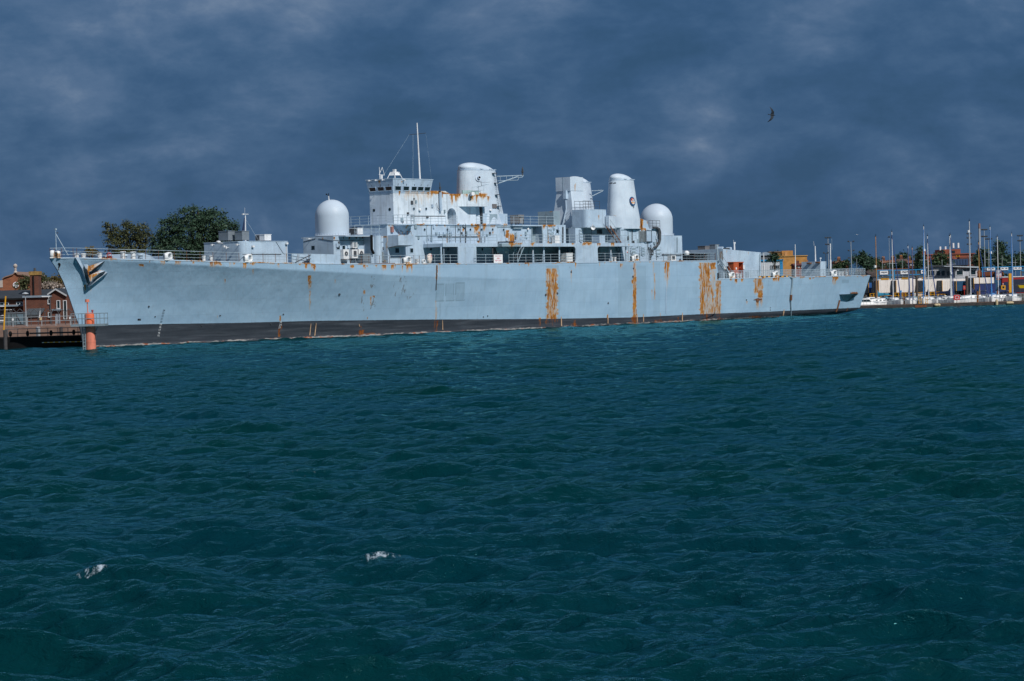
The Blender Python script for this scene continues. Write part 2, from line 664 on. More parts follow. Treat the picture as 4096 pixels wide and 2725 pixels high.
def brick(name, c0, c1, mortar, scale=1.0):
    mt, t, b = newmat(name)
    tc = nd(t, 'ShaderNodeTexCoord').outputs['Object']
    sp = nd(t, 'ShaderNodeSeparateXYZ')
    t.links.new(tc, sp.inputs[0])
    cb = nd(t, 'ShaderNodeCombineXYZ')
    t.links.new(mth(t, 'ADD', sp.outputs[0], sp.outputs[1]), cb.inputs[0])
    t.links.new(sp.outputs[2], cb.inputs[1])
    br = nd(t, 'ShaderNodeTexBrick')
    br.inputs['Scale'].default_value = scale
    br.inputs['Brick Width'].default_value = 0.46
    br.inputs['Row Height'].default_value = 0.16
    br.inputs['Mortar Size'].default_value = 0.018
    br.inputs['Color1'].default_value = (*c0, 1)
    br.inputs['Color2'].default_value = (*c1, 1)
    br.inputs['Mortar'].default_value = (*mortar, 1)
    t.links.new(cb.outputs[0], br.inputs['Vector'])
    k = ramp(t, [(0.3, (0.72,) * 3), (0.7, (1.18,) * 3)], noise(t, tc, 0.8, 5, 0.6)).outputs[0]
    t.links.new(mixc(t, 1.0, br.outputs[0], k, 'MULTIPLY'), b.inputs['Base Color'])
    b.inputs['Roughness'].default_value = 0.9
    return mt


M_HULL = hull_paint()
M_GREY = ship_paint('ship_grey', (0.375, 0.480, 0.595), streak=0.35, fleck=0.5)
M_PALE = ship_paint('bridge_grey', (0.56, 0.635, 0.71), streak=0.6, fleck=0.35)
M_FUN = ship_paint('funnel_grey', (0.47, 0.555, 0.65), streak=0.10, fleck=0.12, bump=0.05, grime=0.05)
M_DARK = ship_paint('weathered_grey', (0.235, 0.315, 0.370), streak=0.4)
M_DOME = flat('radome_white', (0.43, 0.51, 0.60), 0.5, 0.05, 0.6)
M_RAIL = flat('rail_paint', (0.33, 0.42, 0.49), 0.55, 0.35, 3.0)
M_RUSTY = flat('rusty_steel', (0.145, 0.062, 0.030), 0.85, 0.45, 4.0)
M_STEEL = flat('dark_steel', (0.055, 0.062, 0.072), 0.6, 0.3, 3.0)
M_WHITE = flat('white_paint', (0.66, 0.68, 0.70), 0.5, 0.10, 3.0, dirt=0.35)
M_FAIR = ship_paint('fairlead_white', (0.66, 0.68, 0.70), streak=0.1, fleck=1.0, bump=0.0, grime=0.0)
M_BLACK = flat('black_rubber', (0.010, 0.011, 0.012), 0.7, 0.3, 3.0, spec=0.1)
M_GLASS = flat('dark_glass', (0.010, 0.022, 0.026), 0.08, 0.2, 2.0, spec=0.6)
M_LOUV = flat('louvre_grey', (0.30, 0.36, 0.40), 0.6, 0.2, 3.0, dirt=0.3)
M_ACGREY = flat('unit_grey', (0.155, 0.185, 0.215), 0.55, 0.15, 2.0, dirt=0.25)
M_ORANGE = flat('orange_locker', (0.40, 0.085, 0.030), 0.6, 0.15, 3.0, dirt=0.2)
M_RED = flat('red_paint', (0.50, 0.030, 0.020), 0.5, 0.12, 3.0)
M_YEL = flat('yellow_paint', (0.62, 0.30, 0.012), 0.55, 0.12, 3.0)
M_BLUE = flat('blue_paint', (0.020, 0.215, 0.50), 0.5, 0.1, 3.0)
M_NAVY = flat('navy_canvas', (0.010, 0.022, 0.070), 0.8, 0.25, 3.0)
M_BARK = flat('bark', (0.060, 0.045, 0.034), 0.9, 0.4, 3.0)

# ================================================================== SEA
def build_sea():
    ys = [1.0, 6.0, 12.0, 17.0, 21.0]
    y = 24.0
    while y < 500:
        ys.append(y)
        y += max(0.075, 0.0028 * y)
    ys += [520, 600, 760]
    ys = np.array(ys)
    ta = np.concatenate([np.linspace(-1.6, -0.30, 40, endpoint=False), np.linspace(-0.30, 0.30, 681), np.linspace(0.30, 1.6, 41)[1:]])
    Y, T = np.meshgrid(ys, ta, indexing='ij')
    X = T * Y
    dy = np.maximum(0.075, 0.0028 * Y)
    Zs = np.zeros_like(X)
    DX = np.zeros_like(X)
    DY = np.zeros_like(X)
    r = np.random.default_rng(3)
    N = 170
    lam = np.exp(r.uniform(math.log(0.24), math.log(3.2), N))
    lam[:12] = np.exp(r.uniform(math.log(2.6), math.log(5.5), 12))
    th = R(-100) + r.normal(0, R(19), N) + np.where(lam < 1.5, r.normal(0, R(20), N), 0)
    th[:12] = R(-97) + r.normal(0, R(12), 12)
    ph = r.uniform(0, 2 * math.pi, N)
    # groups of higher and lower waves pass through, so no two crests are alike
    for l, a_, p in zip(lam, th, ph):
        k = 2 * math.pi / l
        amp = 0.0086 * l ** 0.80 * (1.0 if l < 2.2 else (2.2 / l) ** 0.5)
        fade = np.clip((l / dy - 1.3) / 2.2, 0, 1)
        kx, ky = k * math.cos(a_), k * math.sin(a_)
        f = kx * X + ky * Y + p
        if l > 2.4:
            amp *= 1.7
        g = 0.75 + 0.5 * np.sin(0.11 * kx * X - 0.13 * ky * Y + 2.3 * p)
        A = amp * fade * g
        s_, c_ = np.sin(f), np.cos(f)
        Zs += A * s_
        DX += A * 0.6 * c_ * math.cos(a_)
        DY += A * 0.6 * c_ * math.sin(a_)
    sea_z = Zs
    X2, Y2 = X + DX, Y + DY
    # a few breaking crests
    foam = np.zeros_like(X)
    for px, py, rx, ry, st in ((1510, 2205, .50, .22, 1.12), (232, 2318, .45, .20, 1.02), (1090, 1905, 1.0, .6, .62), (3740, 1241, .9, 2.0, .8),
                               (2650, 1990, .8, .5, .60), (3130, 1890, .9, .5, .60)):
        q = WZ(px, py, 0.12)
        near = np.hypot(X2 - q.x, (Y2 - q.y) * .6) < ((1.1 if px == 1510 else .85) if py > 1500 else 6)
        if not near.any():
            continue
        k = np.argmax(np.where(near, Zs, -9))
        cx_, cy_ = X2.flat[k], Y2.flat[k] - .06            # spills down the face of the highest crest nearby
        e = np.exp(-np.abs((X2 - cx_) / rx) ** 2.4 - np.abs((Y2 - cy_) / ry) ** 2.4)
        foam = np.maximum(foam, e * st)
    nr, nc = X.shape
    V = np.stack([X2, Y2, Zs], -1).reshape(-1, 3)
    idx = np.arange(nr * nc).reshape(nr, nc)
    Fq = np.stack([idx[:-1, :-1], idx[:-1, 1:], idx[1:, 1:], idx[1:, :-1]], -1).reshape(-1, 4)
    me = bpy.data.meshes.new('sea')
    me.vertices.add(len(V))
    me.vertices.foreach_set('co', V.ravel())
    me.loops.add(Fq.size)
    me.loops.foreach_set('vertex_index', Fq.ravel().astype(np.int32))
    me.polygons.add(len(Fq))
    me.polygons.foreach_set('loop_start', np.arange(0, Fq.size, 4, dtype=np.int32))
    me.update(calc_edges=True)
    me.shade_smooth()
    at = me.attributes.new('foam', 'FLOAT', 'POINT')
    at.data.foreach_set('value', foam.ravel())
    me.materials.append(sea_mat())
    o = bpy.data.objects.new('sea', me)
    sc.collection.objects.link(o)
    tag(o, kind='structure')


build_sea()

# ================================================================== WARSHIP: HULL
ship = empty('warship', label='long pale grey rust-streaked warship with twin white radomes, moored across the harbour', cat='warship')
ship.matrix_world = SHIP

DECK = [(200, 1033), (304, 1031), (415, 1035), (585, 1039), (722, 1042), (935, 1048), (1147, 1052), (1359, 1056), (1547, 1057), (1645, 1056),
        (2098, 1053), (2302, 1049), (2563, 1045), (2730, 1044), (2868, 1043.5)]
QDECK = [(2868, 1115.5), (3162, 1109), (3472, 1102)]
KNUC = [(200, 1034), (585, 1049), (935, 1069), (1249, 1084), (1570, 1100), (1722, 1106), (4000, 1180)]
BOOT = [(200, 1310), (385, 1302), (600, 1297), (943, 1292), (1249, 1284), (1700, 1278.5), (2185, 1276), (2527, 1270), (2802, 1257), (3073, 1247), (3457, 1230), (4000, 1205)]
STEMX = sorted([S(px, py, 0)[::-1] for px, py in ((198, 1034), (229, 1081), (253, 1128), (277, 1191), (300.5, 1261), (316, 1302), (334, 1393))])
STEMX = [(-2.0, STEMX[0][1] + 1.2)] + STEMX + [(14, STEMX[-1][1] - 1.5)]
STERNX = sorted([S(px, py, -6.6)[::-1] for px, py in ((3474, 1101), (3457, 1230), (3441, 1241), (3405, 1250), (3345, 1259))])
STERNX = [(-2.0, STERNX[0][1] - 16)] + STERNX + [(14, STERNX[-1][1] + .5)]
BW = [(0, 0.05), (10, 1.7), (20, 3.3), (35, 5.3), (50, 6.8), (65, 7.7), (80, 8.1), (112, 8.1), (130, 7.3), (142, 6.4), (150, 5.6)]
BD = [(0, 0.05), (2, 1.5), (5, 2.9), (10, 4.4), (18, 6.0), (30, 7.4), (45, 8.2), (60, 8.45), (118, 8.45), (135, 7.9), (150, 6.9)]


def tab(T, v):
    return float(np.interp(v, [a for a, _ in T], [b for _, b in T]))


def hx(t, z):
    a, b = tab(STEMX, z), tab(STERNX, z)
    return a + (b - a) * t


def solve_z(t, brd, line, lo=-1.0, hi=14.0):
    for _ in range(34):
        mid = (lo + hi) / 2
        b_ = brd(mid) if callable(brd) else brd
        px, py = pl(hx(t, mid), -b_, mid)
        if py > tab(line, px):
            lo = mid
        else:
            hi = mid
    return (lo + hi) / 2


def t_at(px, line, rising=True):
    lo, hi = 0.0, 1.0
    for _ in range(40):
        mid = (lo + hi) / 2
        z = solve_z(mid, tab(BD, mid * 150), line)
        if pl(hx(mid, z), -tab(BD, mid * 150), z)[0] < px:
            lo = mid
        else:
            hi = mid
    return (lo + hi) / 2


T_STEP = t_at(2867, DECK)
NT = 1300
ts = np.unique(np.concatenate([np.linspace(0, 1, NT) ** 1.0, np.linspace(0, 0.05, 60), [T_STEP - 1e-4, T_STEP + 1e-4]]))
coarse = np.linspace(0, 1, 90)
c_full = [solve_z(t, tab(BD, t * 150), DECK) for t in coarse]
c_knuc = [solve_z(t, tab(BD, t * 150), KNUC) for t in coarse]
c_q = [solve_z(t, tab(BD, t * 150), QDECK) for t in coarse]


def z_main(t):
    return float(np.interp(t, coarse, c_full))


def z_q(t):
    return float(np.interp(t, coarse, c_q))


def z_top(t):
    return z_main(t) if t <= T_STEP else z_q(t)


def z_kn(t):
    return min(float(np.interp(t, coarse, c_knuc)), z_main(t))


def half_b(t, z, zk=None):
    x = t * 150
    bw, bd = tab(BW, x), tab(BD, x)
    zk = zk or (max(4.0, z_kn(t)) if t < .5 else 6.0)
    g = max(0.0, min(1.0, z / zk))
    # flared bow, wall-sided midship body
    p = 1.0 + 0.75 * max(0.0, 1 - t / 0.42)
    b = bw + (bd - bw) * g ** p
    if z < 0:
        b = bw * (1 + z * 0.03)
    return b


c_boot = [solve_z(t, lambda z, t=t: half_b(t, z), BOOT) for t in coarse]


def z_boot(t):
    return float(np.interp(t, coarse, c_boot))


RH = RUST['hull']
RH += [(2186, 2231, 1073, 1277, .95, 1), (2184, 2200, 1082, 1150, .6, 1), (2178, 2240, 1276, 1306, .62, 1), (2531, 2546, 1108, 1272, 1.0, 1), (2526, 2534, 1120, 1135, .9, 1), (2533, 2545, 1050, 1112, .72, 1),
       (2526, 2550, 1268, 1300, .85, 1), (2797, 2842, 1050, 1150, .97, 1), (2842, 2863, 1050, 1078, .9, 1), (2842, 2864, 1078, 1150, .62, 1),
       (2800, 2860, 1148, 1258, .72, 1), (2800, 2818, 1140, 1258, .95, 1), (2862, 2884, 1122, 1258, .93, 1), (2838, 2866, 1190, 1258, .85, 1), (2798, 2885, 1256, 1284, .68, 1),
       (3016, 3052, 1112, 1172, .78, 1), (3030, 3050, 1160, 1192, .85, 1), (3018, 3024, 1120, 1180, .6, 1), (3024, 3036, 1200, 1248, .70, 0), (3040, 3050, 1195, 1240, .62, 0),
       (1743, 1751, 1060, 1120, .95, 1), (1744, 1749, 1120, 1160, .5, 1), (1741, 1748, 1200, 1280, .62, 1), (1735, 1752, 1280, 1335, .62, 1), (1757, 1762, 1055, 1140, .55, 0),
       (2658, 2678, 1052, 1132, .98, 0), (2664, 2672, 1100, 1180, .55, 0), (2616, 2621, 1090, 1200, .72, 1), (2611, 2617, 1052, 1110, .6, 0), (2606, 2610, 1160, 1210, .62, 0),
       (2480, 2486, 1054, 1082, .9, 0), (2486, 2491, 1054, 1078, .9, 0), (2300, 2306, 1050, 1082, .9, 0), (2397, 2401, 1050, 1074, .8, 0), (2283, 2288, 1085, 1150, .65, 0),
       (1232, 1246, 1106, 1172, .80, 0), (1236, 1243, 1168, 1270, .55, 0), (897, 902, 1114, 1142, .7, 0), (1010, 1016, 1076, 1105, .7, 0), (1338, 1343, 1117, 1140, .7, 0),
       (840, 886, 1046, 1068, .92, 0), (838, 860, 1046, 1076, .85, 0), (640, 660, 1042, 1066, .8, 0), (700, 728, 1043, 1066, .75, 0), (770, 780, 1045, 1060, .8, 0), (916, 924, 1048, 1075, .85, 0),
       (930, 940, 1048, 1064, .8, 0), (972, 986, 1049, 1080, .95, 0), (998, 1020, 1049, 1064, .85, 0), (1108, 1118, 1052, 1078, .85, 0), (1078, 1100, 1052, 1060, .7, 0), (1195, 1205, 1053, 1064, .9, 0),
       (1220, 1230, 1053, 1080, .9, 0), (1243, 1252, 1054, 1086, .97, 0), (1253, 1263, 1054, 1090, .97, 0), (1399, 1416, 1061, 1072, .9, 1), (1453, 1463, 1061, 1082, .98, 0), (1463, 1472, 1061, 1072, .9, 0),
       (1500, 1508, 1057, 1076, .85, 0), (1526, 1536, 1057, 1090, .98, 0), (1536, 1546, 1057, 1086, .95, 0), (1564, 1576, 1057, 1086, .85, 0), (1578, 1584, 1057, 1080, .8, 0), (1624, 1650, 1057, 1076, .95, 0),
       (1624, 1634, 1057, 1096, .8, 0), (1643, 1650, 1057, 1100, .8, 0), (1606, 1612, 1062, 1100, .75, 0), (1860, 1868, 1053, 1062, .9, 0), (2074, 2080, 1051, 1068, .8, 0), (2112, 2118, 1052, 1070, .7, 0), (2205, 2225, 1050, 1056, .8, 1),
       (2918, 2928, 1115, 1126, .8, 0), (2938, 2950, 1115, 1140, .9, 0), (2963, 2973, 1115, 1132, .9, 0), (3090, 3118, 1112, 1130, .95, 0), (3328, 3352, 1107, 1128, .95, 0), (3330, 3345, 1120, 1150, .55, 0), (3236, 3244, 1110, 1122, .85, 0),
       (3250, 3258, 1110, 1118, .8, 0), (3450, 3456, 1103, 1112, .9, 0), (3200, 3215, 1109, 1116, .8, 0), (2984, 2990, 1205, 1225, .7, 0),
       (335, 350, 1032, 1042, .8, 0), (440, 450, 1036, 1046, .8, 0), (500, 520, 1037, 1044, .8, 0), (556, 576, 1056, 1066, .95, 1), (480, 486, 1037, 1048, .6, 0), (336, 344, 1138, 1172, .75, 0), (350, 368, 1128, 1180, .45, 0), (597, 600, 1040, 1060, .8, 0),
       (1118, 1124, 1262, 1288, .98, 1), (1112, 1122, 1312, 1350, .8, 1), (868, 872, 1262, 1278, .9, 0), (1105, 1130, 1290, 1345, .5, 1), (628, 640, 1360, 1378, .6, 1),
       (1436, 1456, 1318, 1340, .97, 1), (1440, 1450, 1300, 1320, .7, 1), (1456, 1508, 1330, 1338, .7, 1), (2290, 2310, 1292, 1308, .95, 1), (2292, 2306, 1278, 1294, .55, 1), (2154, 2166, 1270, 1308, .6, 1),
       (2617, 2628, 1280, 1292, .95, 1), (2636, 2646, 1276, 1290, .95, 1), (2640, 2644, 1250, 1278, .6, 1), (2674, 2688, 1278, 1290, .95, 1), (2708, 2716, 1268, 1288, .9, 1), (2996, 3048, 1262, 1274, .8, 1), (3200, 3230, 1258, 1266, .9, 1), (2427, 2434, 1258, 1275, .8, 1),
       (1467, 1471, 1267, 1278, .9, 1), (1453, 1462, 1160, 1178, .8, 1), (1480, 1486, 1185, 1222, .6, 1), (1487, 1500, 1183, 1190, .6, 1)]
for _ in range(120):                    # small drips along the deck edge
    p_ = rng.uniform(420, 3440)
    if 1340 < p_ < 1395:
        continue
    l_ = tab(DECK, p_) if p_ < 2862 else tab(QDECK, max(p_, 2872))
    RH.append((p_, p_ + rng.uniform(2, 7), l_ - 2, l_ + rng.uniform(3, 11), rng.uniform(.5, .85), 0))
PATCH = [(2472, 2520, 1052, 1266, .22), (2546, 2585, 1062, 1266, .30), (2520, 2532, 1060, 1266, .18), (2612, 2640, 1052, 1266, .16), (2770, 2790, 1125, 1175, .14), (2310, 2355, 1052, 1066, .10), (3367, 3396, 1119, 1132, .42),
         (1744, 1775, 1136, 1205, .26), (1783, 1815, 1135, 1206, .26), (1823, 1858, 1132, 1204, .26), (1744, 1776, 1136, 1138, .85), (1744, 1776, 1203, 1206, .85), (1743, 1745, 1136, 1206, .85), (1774, 1776, 1136, 1206, .5),
         (1783, 1816, 1134, 1136, .85), (1783, 1816, 1203, 1206, .85), (1782, 1784, 1134, 1206, .85), (1814, 1816, 1134, 1206, .85), (1823, 1858, 1131, 1133, .85), (1823, 1858, 1202, 1205, .85), (1822, 1824, 1131, 1205, .85), (1856, 1858, 1131, 1205, .55),
         (1757, 1762, 1205, 1280, .35), (2183, 2236, 1062, 1090, .35), (2180, 2188, 1090, 1276, .25), (2232, 2240, 1080, 1276, .25), (1950, 1990, 1115, 1150, .10), (1900, 1940, 1180, 1205, .08), (2050, 2110, 1052, 1062, .10)]
SCUFF = [(1440, 1466, 1135, 1160, 1.0), (1445, 1457, 1185, 1248, 1.0), (1478, 1502, 1135, 1156, 1.05), (1480, 1504, 1180, 1240, 1.05), (1576, 1592, 1070, 1195, .92), (1596, 1626, 1100, 1196, .92), (1624, 1645, 1183, 1200, 1.1), (1484, 1500, 1102, 1130, .9),
         (1570, 1600, 1140, 1155, .9), (1646, 1658, 1170, 1192, .9), (2090, 2130, 1052, 1075, .85), (2255, 2300, 1056, 1075, .85), (2440, 2460, 1060, 1090, .8), (2750, 2760, 1150, 1165, .95), (1530, 1540, 1255, 1276, .95)]


def build_hull():
    NR = 92
    vs, boot, scol = [], [], []
    for t in ts:
        zt, zk, zb = z_top(t), z_kn(t), z_boot(t)
        for j in range(NR):
            z = -1.4 + (zt + 1.4) * j / (NR - 1)
            zz = min(z, zk) if t < .5 else z
            vs.append((hx(t, z), -half_b(t, zz), z))
            boot.append(z - zb)
    fs = []
    for i in range(len(ts) - 1):
        for j in range(NR - 1):
            k = i * NR + j
            fs.append((k, k + NR, k + NR + 1, k + 1))
    nport = len(vs)
    # starboard side, coarser
    tc_ = np.linspace(0, 1, 220)
    nr = 14
    for t in tc_:
        zt, zk, zb = z_top(t), z_kn(t), z_boot(t)
        for j in range(nr):
            z = -1.4 + (zt + 1.4) * j / (nr - 1)
            zz = min(z, zk) if t < .5 else z
            vs.append((hx(t, z), half_b(t, zz), z))
            boot.append(z - zb)
    for i in range(len(tc_) - 1):
        for j in range(nr - 1):
            k = nport + i * nr + j
            fs.append((k, k + 1, k + nr + 1, k + nr))
    # transom
    b0 = len(vs)
    for j in range(20):
        z = -1.4 + (z_top(1.0) + 1.4) * j / 19
        for s_ in (-1, 1):
            vs.append((hx(1.0, z), s_ * half_b(1.0, z), z))
            boot.append(z - z_boot(1.0))
    for j in range(19):
        k = b0 + j * 2
        fs.append((k, k + 1, k + 3, k + 2))
    # break of the deck: bulkhead down to the quarterdeck
    xb = hx(T_STEP, z_main(T_STEP))
    k = len(vs)
    bb = tab(BD, T_STEP * 150)
    vs += [(xb, -bb, z_q(T_STEP)), (xb, bb, z_q(T_STEP)), (xb, bb, z_main(T_STEP)), (xb, -bb, z_main(T_STEP))]
    boot += [9] * 4
    fs.append((k, k + 1, k + 2, k + 3))
    me = bpy.data.meshes.new('hull')
    me.from_pydata(vs, [], fs)
    me.materials.append(M_HULL)
    bake_rust(me, 'hull')
    a = me.attributes.new('boot', 'FLOAT', 'POINT')
    a.data.foreach_set('value', boot)
    co = np.array(vs)
    A = np.array(SHIP)
    px, py = proj_np(co @ A[:3, :3].T + A[:3, 3])
    for nm, lst in (('patch', PATCH), ('scuff', SCUFF)):
        v = np.zeros(len(vs))
        for x0, x1, y0, y1, s in lst:
            v = np.maximum(v, s * ((px >= x0) & (px <= x1) & (py >= y0) & (py <= y1)))
        v[nport:] = 0
        a = me.attributes.new(nm, 'FLOAT', 'POINT')
        a.data.foreach_set('value', v)
    me.shade_smooth()
    me.set_sharp_from_angle(angle=R(25))
    o = bpy.data.objects.new('hull', me)
    sc.collection.objects.link(o)
    o.parent = ship
    # decks
    mb = MB()
    tt = [t for t in np.linspace(0.003, T_STEP, 80)]
    mb.rings([[(hx(t, z_main(t)), s_ * (tab(BD, t * 150) - .02), z_main(t) - .02) for s_ in (-1, 1)] for t in tt], cap=False, closed=False)
    tt = [t for t in np.linspace(T_STEP, 1, 30)]
    mb.rings([[(hx(t, z_q(t)), s_ * (tab(BD, t * 150) - .02), z_q(t) - .02) for s_ in (-1, 1)] for t in tt], cap=False, closed=False)
    mb.build('deck', flat('deck_paint', (0.10, 0.13, 0.13), 0.8, 0.25, 1.0), ship)
    # rubbing edge / waterway bar along the deck
    for nm, ta_, tb, zf in (('deck_edge', 0.004, T_STEP, z_main), ('deck_edge', T_STEP, 1, z_q)):
        mb = MB(res=None)
        n = 130
        pts = []
        for t in np.linspace(ta_, tb, n):
            z = zf(t)
            b_ = tab(BD, t * 150)
            x = hx(t, z)
            pts.append([(x, -b_ - .035, z - .07), (x, -b_ + .12, z - .07), (x, -b_ + .12, z + .045), (x, -b_ - .035, z + .045)])
        mb.rings(pts)
        RUST['edge'] = [(p, p + w, 900, 1300, s, 1) for p, w, s in zip(rng.uniform(200, 3470, 90), rng.uniform(5, 26, 90), rng.uniform(.55, 1.0, 90))]
        mb.build(nm, M_GREY, ship, rust='edge')
    return o, BVHTree.FromPolygons([Vector(v) for v in vs[:nport]], [f for f in fs if max(f) < nport])


hull, HBVH = build_hull()


def hit(px, py, off=0.0):
    for k in range(24):                     # just off the plating's edge: take the nearest plating below
        d = (SINV.to_3x3() @ ray(px + (.7 * k if px < 300 else 0), py + .5 * k)).normalized()
        loc, nrm, _, _ = HBVH.ray_cast(CL, d)
        if loc is not None:
            break
    if loc is None:
        print('MISS', px, py)
        return Vector((0, -9, 3)), Vector((0, -1, 0))
    if nrm.dot(d) > 0:
        nrm = -nrm
    return loc + nrm * off, nrm


def deck_pt(px, inset=0.15, main=True, dz=0.0):
    """point on the port deck edge seen at that column, inset towards the centreline"""
    f = t_cache_main if main else t_cache_q
    t = float(np.interp(px, f[0], f[1]))
    z = z_main(t) if main else z_q(t)
    return Vector((hx(t, z), -(tab(BD, t * 150) - inset), z + dz))


_tt = np.linspace(0, T_STEP, 150)
t_cache_main = ([pl(hx(t, z_main(t)), -tab(BD, t * 150), z_main(t))[0] for t in _tt], list(_tt))
_tt = np.linspace(T_STEP, 1, 60)
t_cache_q = ([pl(hx(t, z_q(t)), -tab(BD, t * 150), z_q(t))[0] for t in _tt], list(_tt))
print('SHIP', math.degrees(ang), LWL, 'deck z', [round(z_main(t), 2) for t in (0, .1, .3, .5, .7)], 'boot', [round(z_boot(t), 2) for t in (0, .1, .5, .9)], 'tstep', T_STEP, z_q(T_STEP), z_q(1))

# ================================================================== WARSHIP: SUPERSTRUCTURE
RS = RUST['house']
RS += [(1802, 1812, 776, 828, .9, 0), (1818, 1830, 776, 815, .95, 0), (1830, 1845, 776, 800, .8, 0), (1796, 1840, 774, 784, .9, 1), (1855, 1872, 776, 795, .7, 0), (1878, 1896, 778, 812, .9, 0), (1893, 1904, 778, 790, .9, 0), (1902, 1912, 780, 824, .9, 0),
       (1914, 1944, 779, 796, .92, 0), (1926, 1936, 779, 806, .8, 0), (1949, 1957, 783, 815, .95, 0), (1896, 1946, 777, 784, .9, 1),
       (1709, 1716, 764, 810, .85, 0), (1720, 1731, 765, 800, .97, 0), (1738, 1746, 765, 785, .9, 0), (1748, 1760, 765, 780, .95, 0), (1764, 1771, 765, 810, .9, 0), (1710, 1782, 763, 770, .85, 1), (1684, 1692, 766, 800, .62, 0), (1594, 1600, 765, 788, .95, 0), (1604, 1612, 722, 735, .8, 0),
       (1515, 1522, 724, 742, .9, 0), (1536, 1540, 765, 775, .6, 0), (1615, 1690, 764, 820, .42, 0), (1650, 1720, 764, 860, .36, 0),
       (1664, 1700, 896, 904, .8, 0), (1681, 1686, 898, 912, .9, 0), (1690, 1694, 898, 914, .9, 0), (1708, 1712, 898, 912, .8, 0), (1724, 1728, 898, 908, .9, 0), (1744, 1752, 898, 910, .8, 0), (1776, 1784, 898, 912, .85, 0), (1832, 1838, 895, 912, .9, 0),
       (1884, 1895, 898, 916, .97, 0), (1898, 1918, 898, 925, .97, 0), (1896, 1912, 912, 945, .98, 0), (1910, 1920, 925, 972, .99, 1), (1930, 1944, 898, 928, .98, 0), (1938, 1943, 912, 936, .8, 0), (1960, 1980, 900, 914, .92, 0), (1970, 1974, 926, 940, .9, 0), (1787, 1792, 938, 972, .9, 1), (1850, 1856, 914, 938, .8, 0),
       (2012, 2017, 898, 915, .8, 0), (2024, 2036, 924, 936, .95, 0), (2022, 2034, 930, 965, .95, 1), (2036, 2056, 936, 975, .98, 1), (2040, 2054, 970, 1004, .95, 0), (2064, 2070, 940, 962, .9, 0), (2080, 2086, 940, 955, .9, 0), (2018, 2030, 898, 908, .8, 0),
       (2170, 2182, 900, 922, .9, 0), (2186, 2222, 899, 906, .95, 1), (2190, 2206, 900, 914, .95, 0), (2188, 2196, 920, 960, .6, 1), (2190, 2210, 963, 974, .9, 1), (2198, 2214, 842, 848, .9, 1),
       (2122, 2136, 970, 990, .92, 0), (2060, 2090, 972, 982, .7, 0), (2158, 2168, 974, 984, .8, 0), (2238, 2245, 974, 984, .8, 0), (2288, 2298, 973, 984, .9, 0), (2330, 2368, 973, 985, .8, 0), (2388, 2402, 973, 988, .9, 0), (2444, 2458, 973, 990, .85, 0), (2512, 2518, 974, 984, .8, 0), (2546, 2552, 974, 982, .8, 0),
       (2392, 2397, 862, 885, .9, 0), (2354, 2360, 864, 872, .8, 0), (2298, 2304, 738, 800, .4, 0), (2450, 2460, 862, 872, .85, 0), (2560, 2572, 874, 915, .9, 1), (2562, 2584, 912, 922, .97, 1), (2586, 2592, 884, 900, .8, 0), (2628, 2634, 968, 990, .7, 0),
       (1541, 1547, 972, 1000, .6, 0), (1513, 1549, 945, 952, .9, 1), (1513, 1517, 945, 1003, .75, 1), (1545, 1550, 945, 1010, .85, 1), (1524, 1550, 1040, 1050, .8, 1), (1584, 1588, 900, 930, .9, 0), (1626, 1632, 900, 925, .9, 0), (1554, 1558, 902, 916, .8, 0), (1566, 1572, 898, 918, .85, 0),
       (1595, 1602, 938, 945, .9, 0), (1616, 1620, 938, 944, .9, 0), (1646, 1650, 938, 948, .8, 0), (1333, 1340, 946, 966, .8, 0), (1290, 1294, 948, 966, .8, 0), (1396, 1400, 950, 968, .85, 0), (1422, 1426, 948, 966, .7, 0), (1447, 1451, 948, 980, .6, 0), (1334, 1336, 955, 970, .5, 0),
       (1104, 1108, 966, 974, .8, 0), (1142, 1150, 980, 1050, .5, 1), (2905, 2910, 1000, 1030, .4, 0), (2992, 2996, 1010, 1030, .5, 0), (2880, 2892, 1004, 1040, .55, 1)]


def part(name, mb, mat, parent=None, rust=True, smooth=False):
    return mb.build(name, mat, parent or ship, smooth, 'house' if rust else None)


def sbox(name, px0, px1, pyt, pyb, y0, y1, mat, res=0.22, parent=None, zb=None):
    xm = (px0 + px1) / 2
    x0, x1 = S(px0, (pyt + pyb) / 2, y0)[0], S(px1, (pyt + pyb) / 2, y0)[0]
    zt = S(xm, pyt, y0)[1]
    z0 = S(xm, pyb, y0)[1] if zb is None else zb
    mb = MB(res)
    mb.box(x0, x1, y0, y1, z0, zt)
    return part(name, mb, mat, parent), (x0, x1, z0, zt)


def solve_hw(px_front, px_corner, py):
    """half width of a block on the centreline whose front face spans those columns"""
    lo, hi = 0.5, 8.0
    for _ in range(40):
        w = (lo + hi) / 2
        x, z = S(px_corner, py, -w)
        if pl(x, w, z)[0] > px_front:
            lo = w
        else:
            hi = w
    return w


def plate(name, px0, px1, py0, py1, y, th, mat, parent=None, rust=False, res=None):
    """thin panel on the port-facing wall at y, standing th proud"""
    a, b = P(px0, (py0 + py1) / 2, y), P(px1, (py0 + py1) / 2, y)
    z1, z0 = S((px0 + px1) / 2, py0, y)[1], S((px0 + px1) / 2, py1, y)[1]
    mb = MB(res)
    mb.box(a.x, b.x, y - th, y + .01, z0, z1)
    return part(name, mb, mat, parent, rust)


